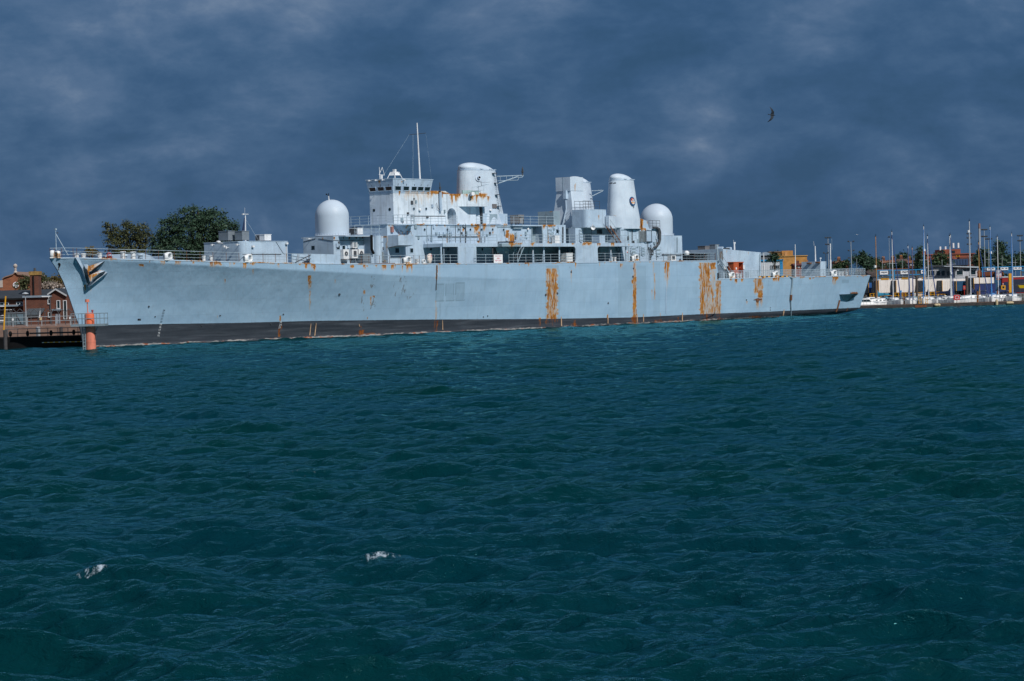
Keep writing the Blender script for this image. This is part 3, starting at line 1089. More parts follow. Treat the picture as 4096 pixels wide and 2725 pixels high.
def window(px0, px1, py0, py1, y, parent, frame=M_GREY, name='window'):
    a, b = S(px0, (py0 + py1) / 2, y)[0], S(px1, (py0 + py1) / 2, y)[0]
    z1, z0 = S((px0 + px1) / 2, py0, y)[1], S((px0 + px1) / 2, py1, y)[1]
    g = MB().box(a, b, y - .012, y + .02, z0, z1).build(name, M_GLASS, parent)
    f = MB()
    w = .06
    for q in ((a - w, b + w, z1, z1 + w), (a - w, b + w, z0 - w, z0), (a - w, a, z0, z1), (b, b + w, z0, z1)):
        f.box(q[0], q[1], y - .05, y + .02, q[2], q[3])
    return g, f


def porthole(px, py, y, parent, r=.19):
    c = P(px, py, y)
    mb = MB()
    mb.disc(c + Vector((0, .01, 0)), (0, -1, 0), r, .03, 18)
    o = mb.build('porthole', M_GLASS, parent)
    rim = MB()
    n = 20
    for i in range(n):
        a0, a1 = 2 * math.pi * i / n, 2 * math.pi * (i + 1) / n
        rim.tube(c + Vector((math.cos(a0) * r, -.02, math.sin(a0) * r)), c + Vector((math.cos(a1) * r, -.02, math.sin(a1) * r)), .03, n=4)
    rim.build('rim', M_GREY, o)
    return o


def rail(pts, h=1.05, lines=3, gap=1.75, r=.026, mat=M_RAIL, post=None, name='railing', parent=None, mesh_fill=False):
    mb, pb = MB(), MB()
    L = 0
    pts = [Vector(p) for p in pts]
    for a, b in zip(pts[:-1], pts[1:]):
        n = max(1, round((b - a).length / gap))
        for i in range(n + (1 if b is pts[-1] else 0)):
            q = a.lerp(b, i / n)
            (pb if post else mb).tube(q, q + Vector((0, 0, h)), r * 1.15, n=5)
        for k in range(lines):
            f = h * (1 - k * .33)
            mb.tube(a + Vector((0, 0, f)), b + Vector((0, 0, f)), r * (1.1 if k == 0 else .85), n=5)
    o = part(name, mb, mat, parent, False)
    if post:
        pb.build('stanchion', post, o)
    return o


def arc(cx, cz, r, a0, a1, n, y):
    return [Vector((cx + r * math.cos(a0 + (a1 - a0) * i / n), y, cz + r * math.sin(a0 + (a1 - a0) * i / n))) for i in range(n + 1)]


def ladder(p0, p1, w, name='ladder', mat=M_RAIL, step=.3, r=.02, parent=None, side=Vector((1, 0, 0))):
    mb = MB()
    p0, p1 = Vector(p0), Vector(p1)
    mb.tube(p0, p1, r).tube(p0 + side * w, p1 + side * w, r)
    n = int((p1 - p0).length / step)
    for i in range(1, n):
        q = p0.lerp(p1, i / n)
        mb.tube(q, q + side * w, r * .8, n=4)
    return part(name, mb, mat, parent, False)


def stair(p0, p1, w, mat, tread, name='stair', railmat=M_RAIL, yo=Vector((0, -1, 0))):
    """inclined ladder from p0 (top) to p1 (foot); w is its width across"""
    p0, p1 = Vector(p0), Vector(p1)
    mb, tb, hb = MB(), MB(), MB()
    across = yo * w
    for o_ in (Vector((0, 0, 0)), across):
        mb.slab([p0 + o_ + Vector((0, 0, .12)), p1 + o_ + Vector((0, 0, .12)), p1 + o_ - Vector((0, 0, .12)), p0 + o_ - Vector((0, 0, .12))], yo * .05)
        hb.tube(p0 + o_ + Vector((0, 0, .95)), p1 + o_ + Vector((0, 0, .95)), .028)
        for f in (.05, .5, .95):
            q = p0.lerp(p1, f) + o_
            hb.tube(q, q + Vector((0, 0, .95)), .022)
    n = max(4, int(abs(p0.z - p1.z) / .24))
    d = (p1 - p0)
    d.z = 0
    d.normalize()
    for i in range(1, n):
        q = p0.lerp(p1, i / n)
        tb.slab([q - d * .11, q + d * .11, q + d * .11 + across, q - d * .11 + across], (0, 0, .03))
    o = part(name, mb, mat, None, False)
    tb.build('tread', tread, o)
    hb.build('handrail', railmat, o)
    return o


Z1 = S(2302, 974, -8.4)[1]          # 01 deck
Z2 = S(1700, 898, -4.5)[1]          # 02 deck
ZM = z_main(.4)
print('decks', ZM, Z1, Z2)

# --- forward deckhouse -----------------------------------------------------
hw = solve_hw(816, 973, 967)
x0, zt = S(973, 966, -hw)
x1 = S(1150, 969, -hw)[0]
rr = .9
poly = [(x0, hw), (x0, -hw + rr)] + [(x0 + rr - rr * math.cos(a), -hw + rr - rr * math.sin(a)) for a in np.linspace(.2, 1.37, 6)] + [(x0 + rr, -hw), (x1, -hw), (x1, hw)]
fd = part('forward_deckhouse', MB(.25).prism(poly, ZM - .1, zt), M_GREY)
FD = (x0, x1, hw, zt)
# roof lip, lamps, conduits
part('roof_lip', MB().prism([(x0 - .05, hw + .05), (x0 - .05, -hw - .05 + rr), (x0 + rr, -hw - .05), (x1 + .05, -hw - .05), (x1 + .05, hw + .05)], zt - .02, zt + .05), M_GREY, fd)
for px, py, d in ((745, 985, .5), (786, 983, .35)):
    pass
yf, zf = Fr(892, 972, x0)
lamp = MB().tube((x0 + .02, yf, zf - .05), (x0 - .75, yf, zf + .02), .035).lathe(x0 - .75, yf, [(.06, zf - .12), (.2, zf - .04), (.27, zf + .10), (.25, zf + .2), (.05, zf + .26)], 14)
part('deck_lamp', lamp, M_WHITE, fd, False)
for px, py in ((907, 986), (858, 980), (915, 991), (958, 979)):
    yf, zf = Fr(px, py, x0)
    if abs(yf) < hw:
        part('deck_lamp', MB().tube((x0, yf, zf), (x0 - .45, yf, zf + .05), .03).box(x0 - .55, x0 - .38, yf - .1, yf + .1, zf - .1, zf + .1), M_WHITE, fd, False)
for px, py in ((1008, 986), (1143, 974)):
    c = P(px, py, -hw)
    part('bulkhead_lamp', MB().box(c.x - .16, c.x + .16, c.y - .28, c.y, c.z - .12, c.z + .1), M_WHITE, fd, False)
part('conduit', MB().path([P(970, 1018, -hw - .04), P(1040, 1018, -hw - .04), P(1125, 1018, -hw - .04)], .035).path([P(1104, 967, -hw - .04), P(1132, 1012, -hw - .04), P(1140, 1017, -hw - .04)], .02), M_STEEL, fd, False)
# pole mast with ensign rolled on it
c = P(981, 925, 0)
mast = MB().tube((c.x, 0, zt), P(981.5, 862, 0), .09, .06).tube(P(979, 855, 0), P(979, 831, 0), .015).box(c.x - .3, c.x + .35, -.04, .04, P(981, 858, 0).z, P(981, 857, 0).z + .03)
pm = part('pole_mast', mast, M_WHITE, None, False)
part('stay', MB().tube(P(984, 880, 0), (x0 + 4.4, -1.6, zt), .012).tube(P(984, 870, 0), (x0 + 4.9, 1.5, zt), .012), M_RAIL, pm, False)
fl = MB()
for i in range(6):
    a, b = P(978 - i * .9, 872 + i * 9, 0), P(978 - (i + 1) * .9, 872 + (i + 1) * 9, 0)
    fl.tube(a, b, .05 + .02 * i, .07 + .02 * i, n=6)
part('furled_flag', fl, M_NAVY, pm, False)
part('wind_vane', MB().tube(P(972, 858, 0), P(994, 857, 0), .03).box(P(972, 858, 0).x - .1, P(972, 858, 0).x + .1, -.1, .1, P(972, 858, 0).z - .06, P(972, 858, 0).z + .1), M_WHITE, pm, False)

# --- radome house and forward radome --------------------------------------
hw2 = solve_hw(1212, 1333, 946)
x0, zt = S(1333, 944, -hw2)
x1 = S(1455, 944, -hw2)[0]
rh = part('radome_house', MB(.22).box(x0, x1, -hw2, hw2, ZM - .1, zt), M_GREY)
mb = MB()
for px, py in ((1244, 983),):
    ya, za = Fr(1246, 984, x0)
    yb, zb_ = Fr(1259, 999, x0)
    mb.box(x0 - .015, x0 + .02, yb, ya, zb_, za)
part('window', mb, M_GLASS, rh, False)
for px in (1346.5, 1368.5):
    g, f = window(px, px + 11.5, 983, 998, -hw2, rh)
    f.build('frame', M_GREY, g)
part('vent', MB().box(P(1352, 970, -hw2).x, P(1357, 970, -hw2).x, -hw2 - .05, -hw2, P(1355, 977, -hw2).z, P(1355, 966, -hw2).z), M_STEEL, rh, False)
part('conduit', MB().path([P(1333, 962, -hw2 - .03), P(1455, 962, -hw2 - .03)], .03), M_STEEL, rh, False)
for px in (1335, 1373, 1398, 1424, 1448):
    part('bracket', MB().box(P(px, 950, -hw2).x - .04, P(px, 950, -hw2).x + .04, -hw2 - .09, -hw2, P(px, 955, -hw2).z, P(px, 948, -hw2).z), M_RUSTY, rh, False)
ya, za = Fr(1246, 956, x0)
part('deck_lamp', MB().tube((x0, ya, za), (x0 - .7, ya, za - .02), .03).box(x0 - .8, x0 - .45, ya - .22, ya + .22, za - .04, za + .06), M_WHITE, rh, False)
part('conduit', MB().path([(x0 - .03,) + Fr(1215, 967, x0), (x0 - .03,) + Fr(1262, 955, x0)], .03).path([(x0 - .03,) + Fr(1275, 955, x0), (x0 - .03,) + Fr(1331, 964, x0)], .03), M_STEEL, rh, False)


def radome(pxl, pxr, pyt, pyb, name):
    pxc = (pxl + pxr) / 2
    x, zb = S(pxc, pyb, 0)
    ra = abs((SHIP @ P(pxr, (pyt + pyb) / 2, 0) - SHIP @ P(pxl, (pyt + pyb) / 2, 0)).dot(cr)) / 2
    ztop = S(pxc, pyt, 0)[1]
    zc = zb - .05
    cyl = ztop - ra * .98
    prof = [(ra * 1.06, zc), (ra * 1.06, zc + .06), (ra * .985, zc + .12), (ra, zc + .9), (ra, cyl)]
    for i in range(1, 13):
        a = math.pi / 2 * i / 12
        prof.append((max(.02, ra * math.cos(a)), cyl + ra * .98 * math.sin(a)))
    bolts = MB().lathe(x, 0, prof, 64)
    for i in range(40):
        a = 2 * math.pi * i / 40
        bolts.tube((x + ra * 1.05 * math.cos(a), ra * 1.05 * math.sin(a), zb), (x + ra * 1.05 * math.cos(a), ra * 1.05 * math.sin(a), zb + .26), .02, n=4)
    o = part(name, bolts, M_DOME, None, False, True)
    return o, x, ra, ztop


r1, rx, ra, rz = radome(1255.5, 1404, 799, 943, 'radome')
an = MB().tube((rx - .45, 0, rz - .2), (rx - .5, 0, rz + .45), .07)
a_ = part('anemometer', an, M_WHITE, r1, False)
MB().tube((rx - .5, 0, rz + .4), (rx - .5, 0, rz + .78), .05).tube((rx - .5, 0, rz + .5), (rx - .85, 0, rz + .62), .03).box(rx - .95, rx - .8, -.05, .05, rz + .55, rz + .72).build('vane', M_BLACK, a_)
radius1 = ra

# bulwark abreast of the radome house and the low screen forward of it
qa, qb = deck_pt(1243, .1), deck_pt(1361, .1)
part('bulwark', MB(.22).slab([qa, qb, qb + Vector((0, 0, 1.12)), qa + Vector((0, 0, 1.12))], (0, .1, 0)), M_GREY)
part('screen', MB(.22).box(P(1167, 1040, -6.5).x, P(1246, 1040, -6.5).x, -6.55, -6.4, ZM - .05, P(1210, 1016, -6.5).z), M_GREY)
part('brace', MB().tube(P(1182, 1050, -7.2), P(1243, 1020, -7.4), .06).tube(P(1208, 1051, -7.2), P(1243, 1035, -7.4), .05), M_STEEL, None, False)

# --- lower superstructure -------------------------------------------------------
o, d = sbox('trunk_house', 1484, 1552, 943, 1056, -3.7, 3.7, M_GREY, zb=ZM - .1)
th = o
c = P(1508, 1000, -3.7)
part('vent_trunk', MB().lathe(c.x, -3.75, [(.55, ZM), (.55, d[3] - .02)], 20), M_GREY, th, True, True)
part('exhaust_pipe', MB().path([P(1486, 940, -4.0), P(1487, 998, -4.0), P(1495, 1015, -4.0)], .16, 8), M_BLACK, th, False)
part('pipe', MB().path([P(1530, 946, -3.78), P(1526, 953, -3.78), P(1513, 960, -3.78), P(1512, 1054, -3.78)], .06, 6), M_GREY, th, False)
dr = plate('weather_door', 1514, 1549, 946, 1003, -3.7, .09, M_GREY, th, True, .15)
part('door_lever', MB().path([P(1532, 988, -3.83), P(1532, 998, -3.83), P(1546, 998, -3.83)], .05, 5).tube(P(1514, 969, -3.83), P(1548, 968, -3.83), .02), M_STEEL, dr, False)


def louvre(px0, px1, py0, py1, y, n, parent, mat=M_LOUV, name='louvre'):
    a, b = P(px0, (py0 + py1) / 2, y).x, P(px1, (py0 + py1) / 2, y).x
    zt_, zb_ = S((px0 + px1) / 2, py0, y)[1], S((px0 + px1) / 2, py1, y)[1]
    mb = MB().box(a, b, y - .02, y + .01, zb_, zt_)
    bk = part(name, mb, M_STEEL, parent, False)
    sl = MB()
    h = (zt_ - zb_) / n
    for i in range(n):
        z = zb_ + i * h
        sl.hexa([(a, y - .16, z), (b, y - .16, z), (b, y - .02, z + h * .35), (a, y - .02, z + h * .35),
                 (a, y - .16, z + .03), (b, y - .16, z + .03), (b, y - .02, z + h * .35 + .03), (a, y - .02, z + h * .35 + .03)])
    sl.box(a - .05, a, y - .18, y, zb_, zt_).box(b, b + .05, y - .18, y, zb_, zt_)
    sl.build('slats', mat, bk)
    return bk


louvre(1524, 1549, 1008, 1046, -3.7, 17, th)
part('locker', MB().box(P(1453, 1040, -6.2).x, P(1481, 1040, -6.2).x, -6.2, -5.4, ZM, P(1467, 1022, -6.2).z), M_DARK, None, False)
part('deck_plate', MB().box(P(1515, 1050, -6.9).x, P(1580, 1050, -6.9).x, -6.9, -5.4, ZM, ZM + .22), M_RUSTY, None, False)

YL = -4.5
o, d = sbox('lower_superstructure', 1550, 2126, 898, 1056, YL, 4.5, M_GREY, .2, zb=ZM - .1)
ls = o
LS = d
for px, py in ((1698, 919), (1789, 919), (1835, 919), (1881, 919), (1926, 919), (1970, 919), (2014, 920)):
    porthole(px, py, YL, ls)
for px in (1723, 1791, 1929):
    porthole(px, 998, YL, ls)
for a, b, c0, c1 in ((1580, 1596, 993, 1012), (1640, 1652, 994, 1011)):
    g, f = window(a, b, c0, c1, YL, ls)
    f.build('frame', M_GREY, g)
# forward rim of the 02 deck and a roof of deck planking
part('deck_lip', MB(.4).box(LS[0] - .12, LS[1] + .05, YL - .12, 4.62, Z2 - .06, Z2 + .04), M_GREY, ls)
# sponson box
xa, xb_ = P(1593, 960, -6.2).x, P(1654, 960, -6.2).x
zt, zb = P(1620, 940, -6.2).z, P(1620, 981, -6.2).z
sp = part('sponson', MB(.2).hexa([(xa, -6.2, zb), (xb_, -6.2, zb), (xb_ + .1, YL + .1, zb - .25), (xa - .1, YL + .1, zb - .25), (xa, -6.2, zt), (xb_, -6.2, zt), (xb_, YL + .1, zt), (xa, YL + .1, zt)]), M_GREY)
for q in (((1629, 938), (1629, 926), (1633, 926)), ((1645, 938), (1644, 927), (1638, 927)), ((1596, 938), (1595, 926)), ((1610, 938), (1609, 928))):
    part('bracket', MB().path([P(a_x, b_y, -6.2) for a_x, b_y in q], .035), M_RUSTY, sp, False)
# rounded lookout platform
c = P(1607, 899, YL)
pr = []
for rad, z in ((.35, c.z - 1.05), (1.5, c.z - .12), (1.72, c.z - .1), (1.72, c.z + .05)):
    pr.append([(c.x + rad * math.cos(a), YL + .05 - rad * .9 * math.sin(a), z) for a in np.linspace(0, math.pi, 15)])
part('lookout_platform', MB(.3).rings(pr, closed=True), M_GREY)
part('lamp_bracket', MB().disc(P(1607, 921, YL - .25), (0, -1, .1), .36, .12), M_DARK, None, False)
part('fire_hose_box', MB().box(P(1561, 915, YL).x, P(1570, 915, YL).x, YL - .22, YL, P(1565, 930, YL).z, P(1565, 907, YL).z), flat('faded_red', (.27, .13, .12), .7), ls, False)

# 01 deck walkway abreast of the bridge
zt, zb = P(1850, 974, -7.7).z, P(1850, 987.5, -7.7).z
poly = [(P(1709, 980, -5.2).x, YL + .05), (P(1709, 980, -5.2).x, -5.3), (P(1772, 980, -7.7).x, -7.7), (P(1990, 980, -7.7).x, -7.7), (P(1990, 980, -7.7).x, YL + .05)]
wk = part('walkway', MB(.22).prism(poly, zb, zt), M_GREY)
rail([(poly[1][0], poly[1][1] + .05, zt), (poly[2][0], -7.64, zt), (poly[3][0], -7.64, zt)], parent=wk, h=1.12)
part('side_screen', MB(.25).box(P(1833, 1020, -7.75).x, P(1906, 1020, -7.75).x, -7.75, -7.6, ZM - .02, zb + .01), M_GREY)
for px in (1764, 1775):
    part('pillar', MB().tube((P(px, 1000, -7.4).x, -7.4, ZM), (P(px, 1000, -7.4).x, -7.4, zb), .11 if px == 1764 else .05, n=10), M_GREY, None, True)
part('pillar', MB().tube((P(1970, 1000, -7.4).x, -7.4, ZM), (P(1970, 1000, -7.4).x, -7.4, zb), .10, n=10), M_STEEL, None, False)
ladder(P(1793, 972, -4.75), P(1793, 908, -4.75), .5, parent=ls)
part('cable', MB().path([P(1852, 898, -4.58), P(1852, 908, -4.58), P(1862, 916, -4.58), P(1863, 972, -4.58)], .06, 5).path([P(1862, 896, -4.58), P(1863, 912, -4.58), P(1863, 972, -4.58)], .06, 5), M_STEEL, ls, False)
part('pipe', MB().path([P(1752, 948, -4.62), P(1914, 947, -4.62)], .05, 5).path([P(1940, 944, -4.6), P(1940, 970, -4.6)], .03).path([P(1926, 945, -4.6), P(1926, 972, -4.6)], .03), M_STEEL, ls, False)
for px, py in ((1704, 984), (2034, 991), (2109, 916)):
    c = P(px, py, YL)
    part('bulkhead_lamp', MB().lathe(c.x, YL - .14, [(.16, c.z - .14), (.16, c.z + .02), (.03, c.z + .16)], 12), M_WHITE, ls, False)
part('pipe_run', MB().path([P(1976, 987, -4.65), P(1976, 1050, -4.65)], .12, 6).path([P(1984, 990, -4.65), P(1982, 1000, -4.65), P(1986, 1012, -4.65), P(1983, 1048, -4.65)], .06, 5).path([P(1993, 968, -4.6), P(2062, 967, -4.6)], .05, 5).path([P(1994, 968, -4.6), P(1994, 985, -4.6)], .07), M_STEEL, ls, False)
plate('weather_door', 2066, 2084, 928, 974, YL, .07, M_GREY, ls, True, .15)
plate('notice', 2021, 2031, 1004, 1014, YL, .015, M_WHITE, ls)
nt = plate('notice', 1987, 1996, 1006, 1013, YL, .015, M_WHITE, ls)
plate('notice', 1987, 1996, 1013, 1016, YL, .015, M_RED, ls)
part('beam', MB().box(P(2055, 912, -4.8).x, P(2090, 912, -4.8).x, -4.8, YL, P(2070, 915, -4.8).z, P(2070, 911, -4.8).z), M_DARK, ls, False)

# --- bridge -----------------------------------------------------------------------
HB = solve_hw(1479, 1573, 800)
BX, _ = S(1573, 800, -HB)
zs = S(1573, 772, -HB)[1]
zr = S(1567, 714.5, -HB - .25)[1]
xaft = S(1719, 770, -HB)[0]
br = part('bridge', MB(.18).box(BX, S(1789, 830, -HB)[0], -HB, HB, Z2, zs), M_PALE)
fl = .32
c8 = [(BX - .03, -HB - .03, zs), (xaft, -HB - .03, zs), (xaft, HB + .03, zs), (BX - .03, HB + .03, zs),
      (BX - fl, -HB - fl, zr), (xaft + fl, -HB - fl, zr), (xaft + fl, HB + fl, zr), (BX - fl, HB + fl, zr)]
wh = part('wheelhouse', MB(.18).hexa(c8), M_GREY)
part('roof_edge', MB().box(BX - fl - .04, xaft + fl + .04, -HB - fl - .04, HB + fl + .04, zr - .03, zr + .06), M_GREY, wh, False)


def on_flare(u_, v_, face, off):
    """point on the leaning wheelhouse wall: u along the wall 0..1, v up 0..1"""
    a, b, c_, e = (c8[0], c8[1], c8[5], c8[4]) if face == 's' else (c8[3], c8[0], c8[4], c8[7])
    a, b, c_, e = map(Vector, (a, b, c_, e))
    n = (b - a).cross(e - a).normalized()
    return a.lerp(b, u_).lerp(e.lerp(c_, u_), v_) + n * off


def flare_window(u0_, u1_, v0, v1, face):
    q = [on_flare(u, v, face, .015) for u, v in ((u0_, v0), (u1_, v0), (u1_, v1), (u0_, v1))]
    n = (q[1] - q[0]).cross(q[3] - q[0]).normalized()
    g = MB().slab(q, n * -.03).build('window', M_GLASS, wh)
    f = MB()
    for i in range(4):
        f.tube(q[i] + n * .01, q[(i + 1) % 4] + n * .01, .05, n=4)
    f.build('frame', M_GREY, g)
    w = q[3].lerp(q[2], .5)
    MB().tube(w, w + Vector((0, 0, .32)) + n * .1, .025, n=4).build('wiper_arm', M_STEEL, g)


for a, b in ((1576.5, 1600), (1609, 1632.5), (1641.5, 1662.5), (1666.5, 1690), (1694, 1717)):
    w0, w1 = 1569.5, 1721
    flare_window((a - w0) / (w1 - w0), (b - w0) / (w1 - w0), .18, .49, 's')
for a, b in ((1477.5, 1503.5), (1510.5, 1536), (1541.5, 1567)):
    w0, w1 = 1472.0, 1570.5
    flare_window((a - w0) / (w1 - w0), (b - w0) / (w1 - w0), .18, .47, 'f')
part('conning_lamp', MB().tube(on_flare(.25, .92, 's', 0), on_flare(.25, .92, 's', .35), .12), M_WHITE, wh, False)
for u in (.2, .45, .7):
    a = on_flare(u, .93, 'f', 0)
    part('conning_lamp', MB().tube(a, a + Vector((-.5, 0, .05)), .025).box(a.x - .6, a.x - .4, a.y - .08, a.y + .08, a.z - .06, a.z + .1), M_WHITE, wh, False)
for px, py, f in ((1496, 842, 'f'), (1559, 838, 'f')):
    y_, z_ = Fr(px, py, BX)
    part('porthole', MB().disc((BX + .01, y_, z_), (-1, 0, 0), .2, .03), M_GLASS, br, False)
for px in (1655, 1704):
    porthole(px, 836, -HB, br)
zz = [Fr(1481, py, BX) for py in (822, 830, 837, 845, 852)]
part('rung', MB().path([(BX, zz[0][0] - .1, zz[0][1]), (BX - .2, zz[0][0] - .1, zz[0][1])], .02).path([(BX - .12, a - .35, b) for a, b in zz], .001) if False else
     (lambda m_: [m_.path([(BX, a - .05, b), (BX - .18, a - .05, b), (BX - .18, a - .45, b), (BX, a - .45, b)], .02) for a, b in zz] and m_)(MB()), M_RAIL, br, False)
part('bulkhead_lamp', MB().lathe(P(1677, 842, -HB).x, -HB - .12, [(.2, P(1677, 843, -HB).z), (.2, P(1677, 838, -HB).z), (.03, P(1677, 833, -HB).z)], 12), M_WHITE, br, False)
# whip aerial housing on the bridge side
mb = MB().tube(P(1764, 844, -HB - .25), P(1761, 770, -HB - .25), .19, n=12)
ae = part('aerial_trunk', mb, M_GREY, br, False)
MB().tube(P(1761, 770, -HB - .25), P(1759, 730, -HB - .25), .1, .05).tube(P(1761, 757, -HB - .25), P(1760, 748, -HB - .25), .15).build('aerial', M_STEEL, ae)
MB().path([P(1763, 843, -HB - .2), P(1750, 832, -HB - .2), P(1746, 812, -HB - .2)], .03).build('cable', M_STEEL, ae)
# roof fittings
c = P(1520, 716, 0)
mb = MB().tube((c.x, 0, zr), P(1517, 668, 0), .06, .03)
ra_ = part('direction_finder', mb, M_WHITE, None, False)
k = P(1531, 700, 0)
MB().tube((k.x, .2, zr), (k.x, .2, k.z), .14).path([(k.x - .5, .2, k.z), (k.x + .55, .2, k.z), P(1529, 670, .2), (k.x - .5, .2, k.z)], .035).build('loop', M_WHITE, ra_)
c = P(1579, 712, -.3)
mb = MB()
for sx in (-1, 1):
    for sy in (-1, 1):
        mb.tube((c.x + sx * .75, c.y + sy * .7, zr), (c.x + sx * .38, c.y + sy * .36, zr + .98), .05)
zq = zr
mb.hexa([(c.x - .55, c.y - .5, zq + .55), (c.x + .55, c.y - .5, zq + .55), (c.x + .55, c.y + .5, zq + .55), (c.x - .55, c.y + .5, zq + .55),
         (c.x - .3, c.y - .28, zq + 1.0), (c.x + .3, c.y - .28, zq + 1.0), (c.x + .3, c.y + .28, zq + 1.0), (c.x - .3, c.y + .28, zq + 1.0)])
st_ = part('sensor_stand', mb, M_WHITE, None, False)
MB().box(c.x - .17, c.x + .17, c.y - .17, c.y + .17, zq + 1.0, zq + 1.32).build('sensor_head', M_WHITE, st_)
# signal mast
b_, t_ = P(1680, 713, 0), P(1668, 492, 0)
b_.z = zr
mb = MB().tube(b_, t_, .115, .07, n=10)
sm = part('signal_mast', mb, M_WHITE, None, False)
ya, yb = b_.lerp(t_, .81) + Vector((-.35, 1.1, -.05)), b_.lerp(t_, .81) + Vector((.35, -1.1, .05))
MB().tube(ya, yb, .035).build('yard', M_STEEL, sm)
MB().tube(ya.lerp(yb, .2), (b_.x - .9, .5, zr), .008, n=4).tube(ya.lerp(yb, .25), (b_.x - 1.1, .2, zr), .008, n=4).tube(yb, (b_.x + 1.6, -.6, zr), .008, n=4).tube(ya, (c.x - 1.8, .5, zr), .008, n=4).build('halyard', M_RAIL, sm)

# after part of the bridge: side wall with an arched doorway, then the overhanging wing
xA0, xA1 = S(1789, 860, -HB)[0], S(1825, 860, -HB)[0]
xW1 = S(1904, 860, -HB)[0]
zlo = S(1790, 776, -HB)[1]
zhi = S(1750, 764, -HB)[1]
mb = MB(.18)
mb.box(xA1, xW1, -HB, HB, Z2, zlo)                                    # abaft the arch
zarch = S(1807, 833, -HB)[1]
ra2 = (xA1 - xA0) / 2
xm = (xA0 + xA1) / 2
out = [Vector((xA0, -HB, zlo)), Vector((xA0, -HB, zarch - ra2))] + [Vector((xm - ra2 * math.cos(a), -HB, zarch - ra2 + ra2 * math.sin(a))) for a in np.linspace(.12, math.pi - .12, 14)] + [Vector((xA1, -HB, zarch - ra2)), Vector((xA1, -HB, zlo))]
mb.slab(out[::-1], (0, .5, 0))
mb.box(xA0, xA1, -HB + 1.35, HB, Z2, zlo)
part('after_wall', mb, M_PALE, br)
zq0, zq1 = zs, zhi
xr0, xr1, xr2 = xaft - .2, S(1782, 766, -HB)[0], S(1800, 775, -HB)[0]
part('after_bulwark', MB(.16).slab([(xr0, -HB - .004, zlo - .02), (xr0, -HB - .004, zhi), (xr1, -HB - .004, zhi), (xr2, -HB - .004, zlo), (xr2, -HB - .004, zlo - .02)][::-1], (0, .12, 0)), M_PALE, br)
mb = MB(.16)
YW = -HB - 1.15
xs0, xs1, xs2 = S(1833, 800, -HB)[0], S(1893, 800, YW)[0], S(1956, 800, YW)[0]
zb_ = S(1893, 825.5, YW)[1]
mb.prism([(xs0 - 1.8, -HB - .008), (xs0, -HB - .008), (xs1, YW), (xs2, YW), (xs2, -HB + .4), (xs0 - 1.8, -HB + .4)], zb_, lambda x, y: zlo + .02 - max(0, x - xs2 + 1.0) * .28)
part('bridge_wing', mb, M_PALE, br)
sl = P(1888, 777, YW - .2)
part('searchlight', MB().tube(sl + Vector((0, .2, -.25)), sl, .06).tube(sl + Vector((-.1, -.28, .05)), sl + Vector((.12, .25, 0)), .24, n=14), M_WHITE, br, False)
# recess under the wing, door and screens by the funnel
part('recess_wall', MB(.25).box(xW1, S(1960, 860, -HB + .9)[0], -HB + .9, HB, Z2, zlo), M_GREY, br)
part('door_frame', MB().box(P(1906, 860, -HB + .85).x, P(1920, 860, -HB + .85).x, -HB + .82, -HB + .92, Z2, P(1912, 837, -HB + .85).z), M_DARK, br, False)
part('door_frame', MB().box(P(1927, 860, -HB - .3).x, P(1931, 860, -HB - .3).x, -HB - .3, -HB + .95, Z2, P(1929, 826, -HB - .3).z), M_STEEL, br, False)
o, _d = sbox('funnel_base_house', 1932, 2030, 855, 900, -HB - .3, 3.0, M_GREY, .2, zb=Z2)
fbh = o
plate('vent_screen', 1958, 1987, 857, 896, -HB - .3, .12, M_DARK, fbh)

# rails round the bridge deck
zd = Z2 + .04
yr = YL - .02
cc = P(1607, 899, YL)
pts = [(LS[0], 4.4, zd), (LS[0], YL + .1, zd), (cc.x - 1.65, yr, zd)] + [(cc.x + 1.68 * math.cos(a), YL - 1.5 * math.sin(a), zd) for a in np.linspace(math.pi * .97, .03 * math.pi, 9)] + \
      [(P(1660, 898, YL).x, yr, zd), (P(1783, 898, YL).x, yr, zd)]
rail(pts, gap=1.6, h=1.08)
rail([(P(1796, 898, YL).x, yr, zd), (P(1829, 898, YL).x, yr, zd)], gap=1.2, h=1.05)
rail([(P(1905, 898, YL).x, yr, zd), (P(1984, 898, YL).x, yr, zd)], gap=1.3, h=1.05)
rail([(P(2022, 898, YL).x, yr, zd), (P(2222, 898, YL - .2).x, yr, zd)], gap=1.75, h=1.15)
rail([(P(2022, 898, YL).x, 4.2, zd), (P(2150, 898, YL).x, 4.2, zd)], gap=1.75, h=1.05)
part('hand_bar', MB().path([P(1645, 866, yr - .05), P(1780, 866, yr - .05)], .045), M_STEEL, None, False)
# rails on the trunk-house roof, forward of the bridge
zt_ = S(1500, 943, -3.7)[1]
rail([(P(1420, 943, -3.3).x, -3.3, zt_), (P(1550, 943, -3.6).x, -3.6, zt_)], gap=1.5, h=1.3)
part('roof_plating', MB().box(P(1380, 943, -3.6).x, LS[0] + .1, -3.7, 3.7, zt_ - .12, zt_), M_GREY, None, True)
rail([(P(1395, 900, 3.0).x, 3.6, Z2 - .1), (LS[0], 3.6, Z2 - .1)], gap=1.6, mat=M_STEEL)


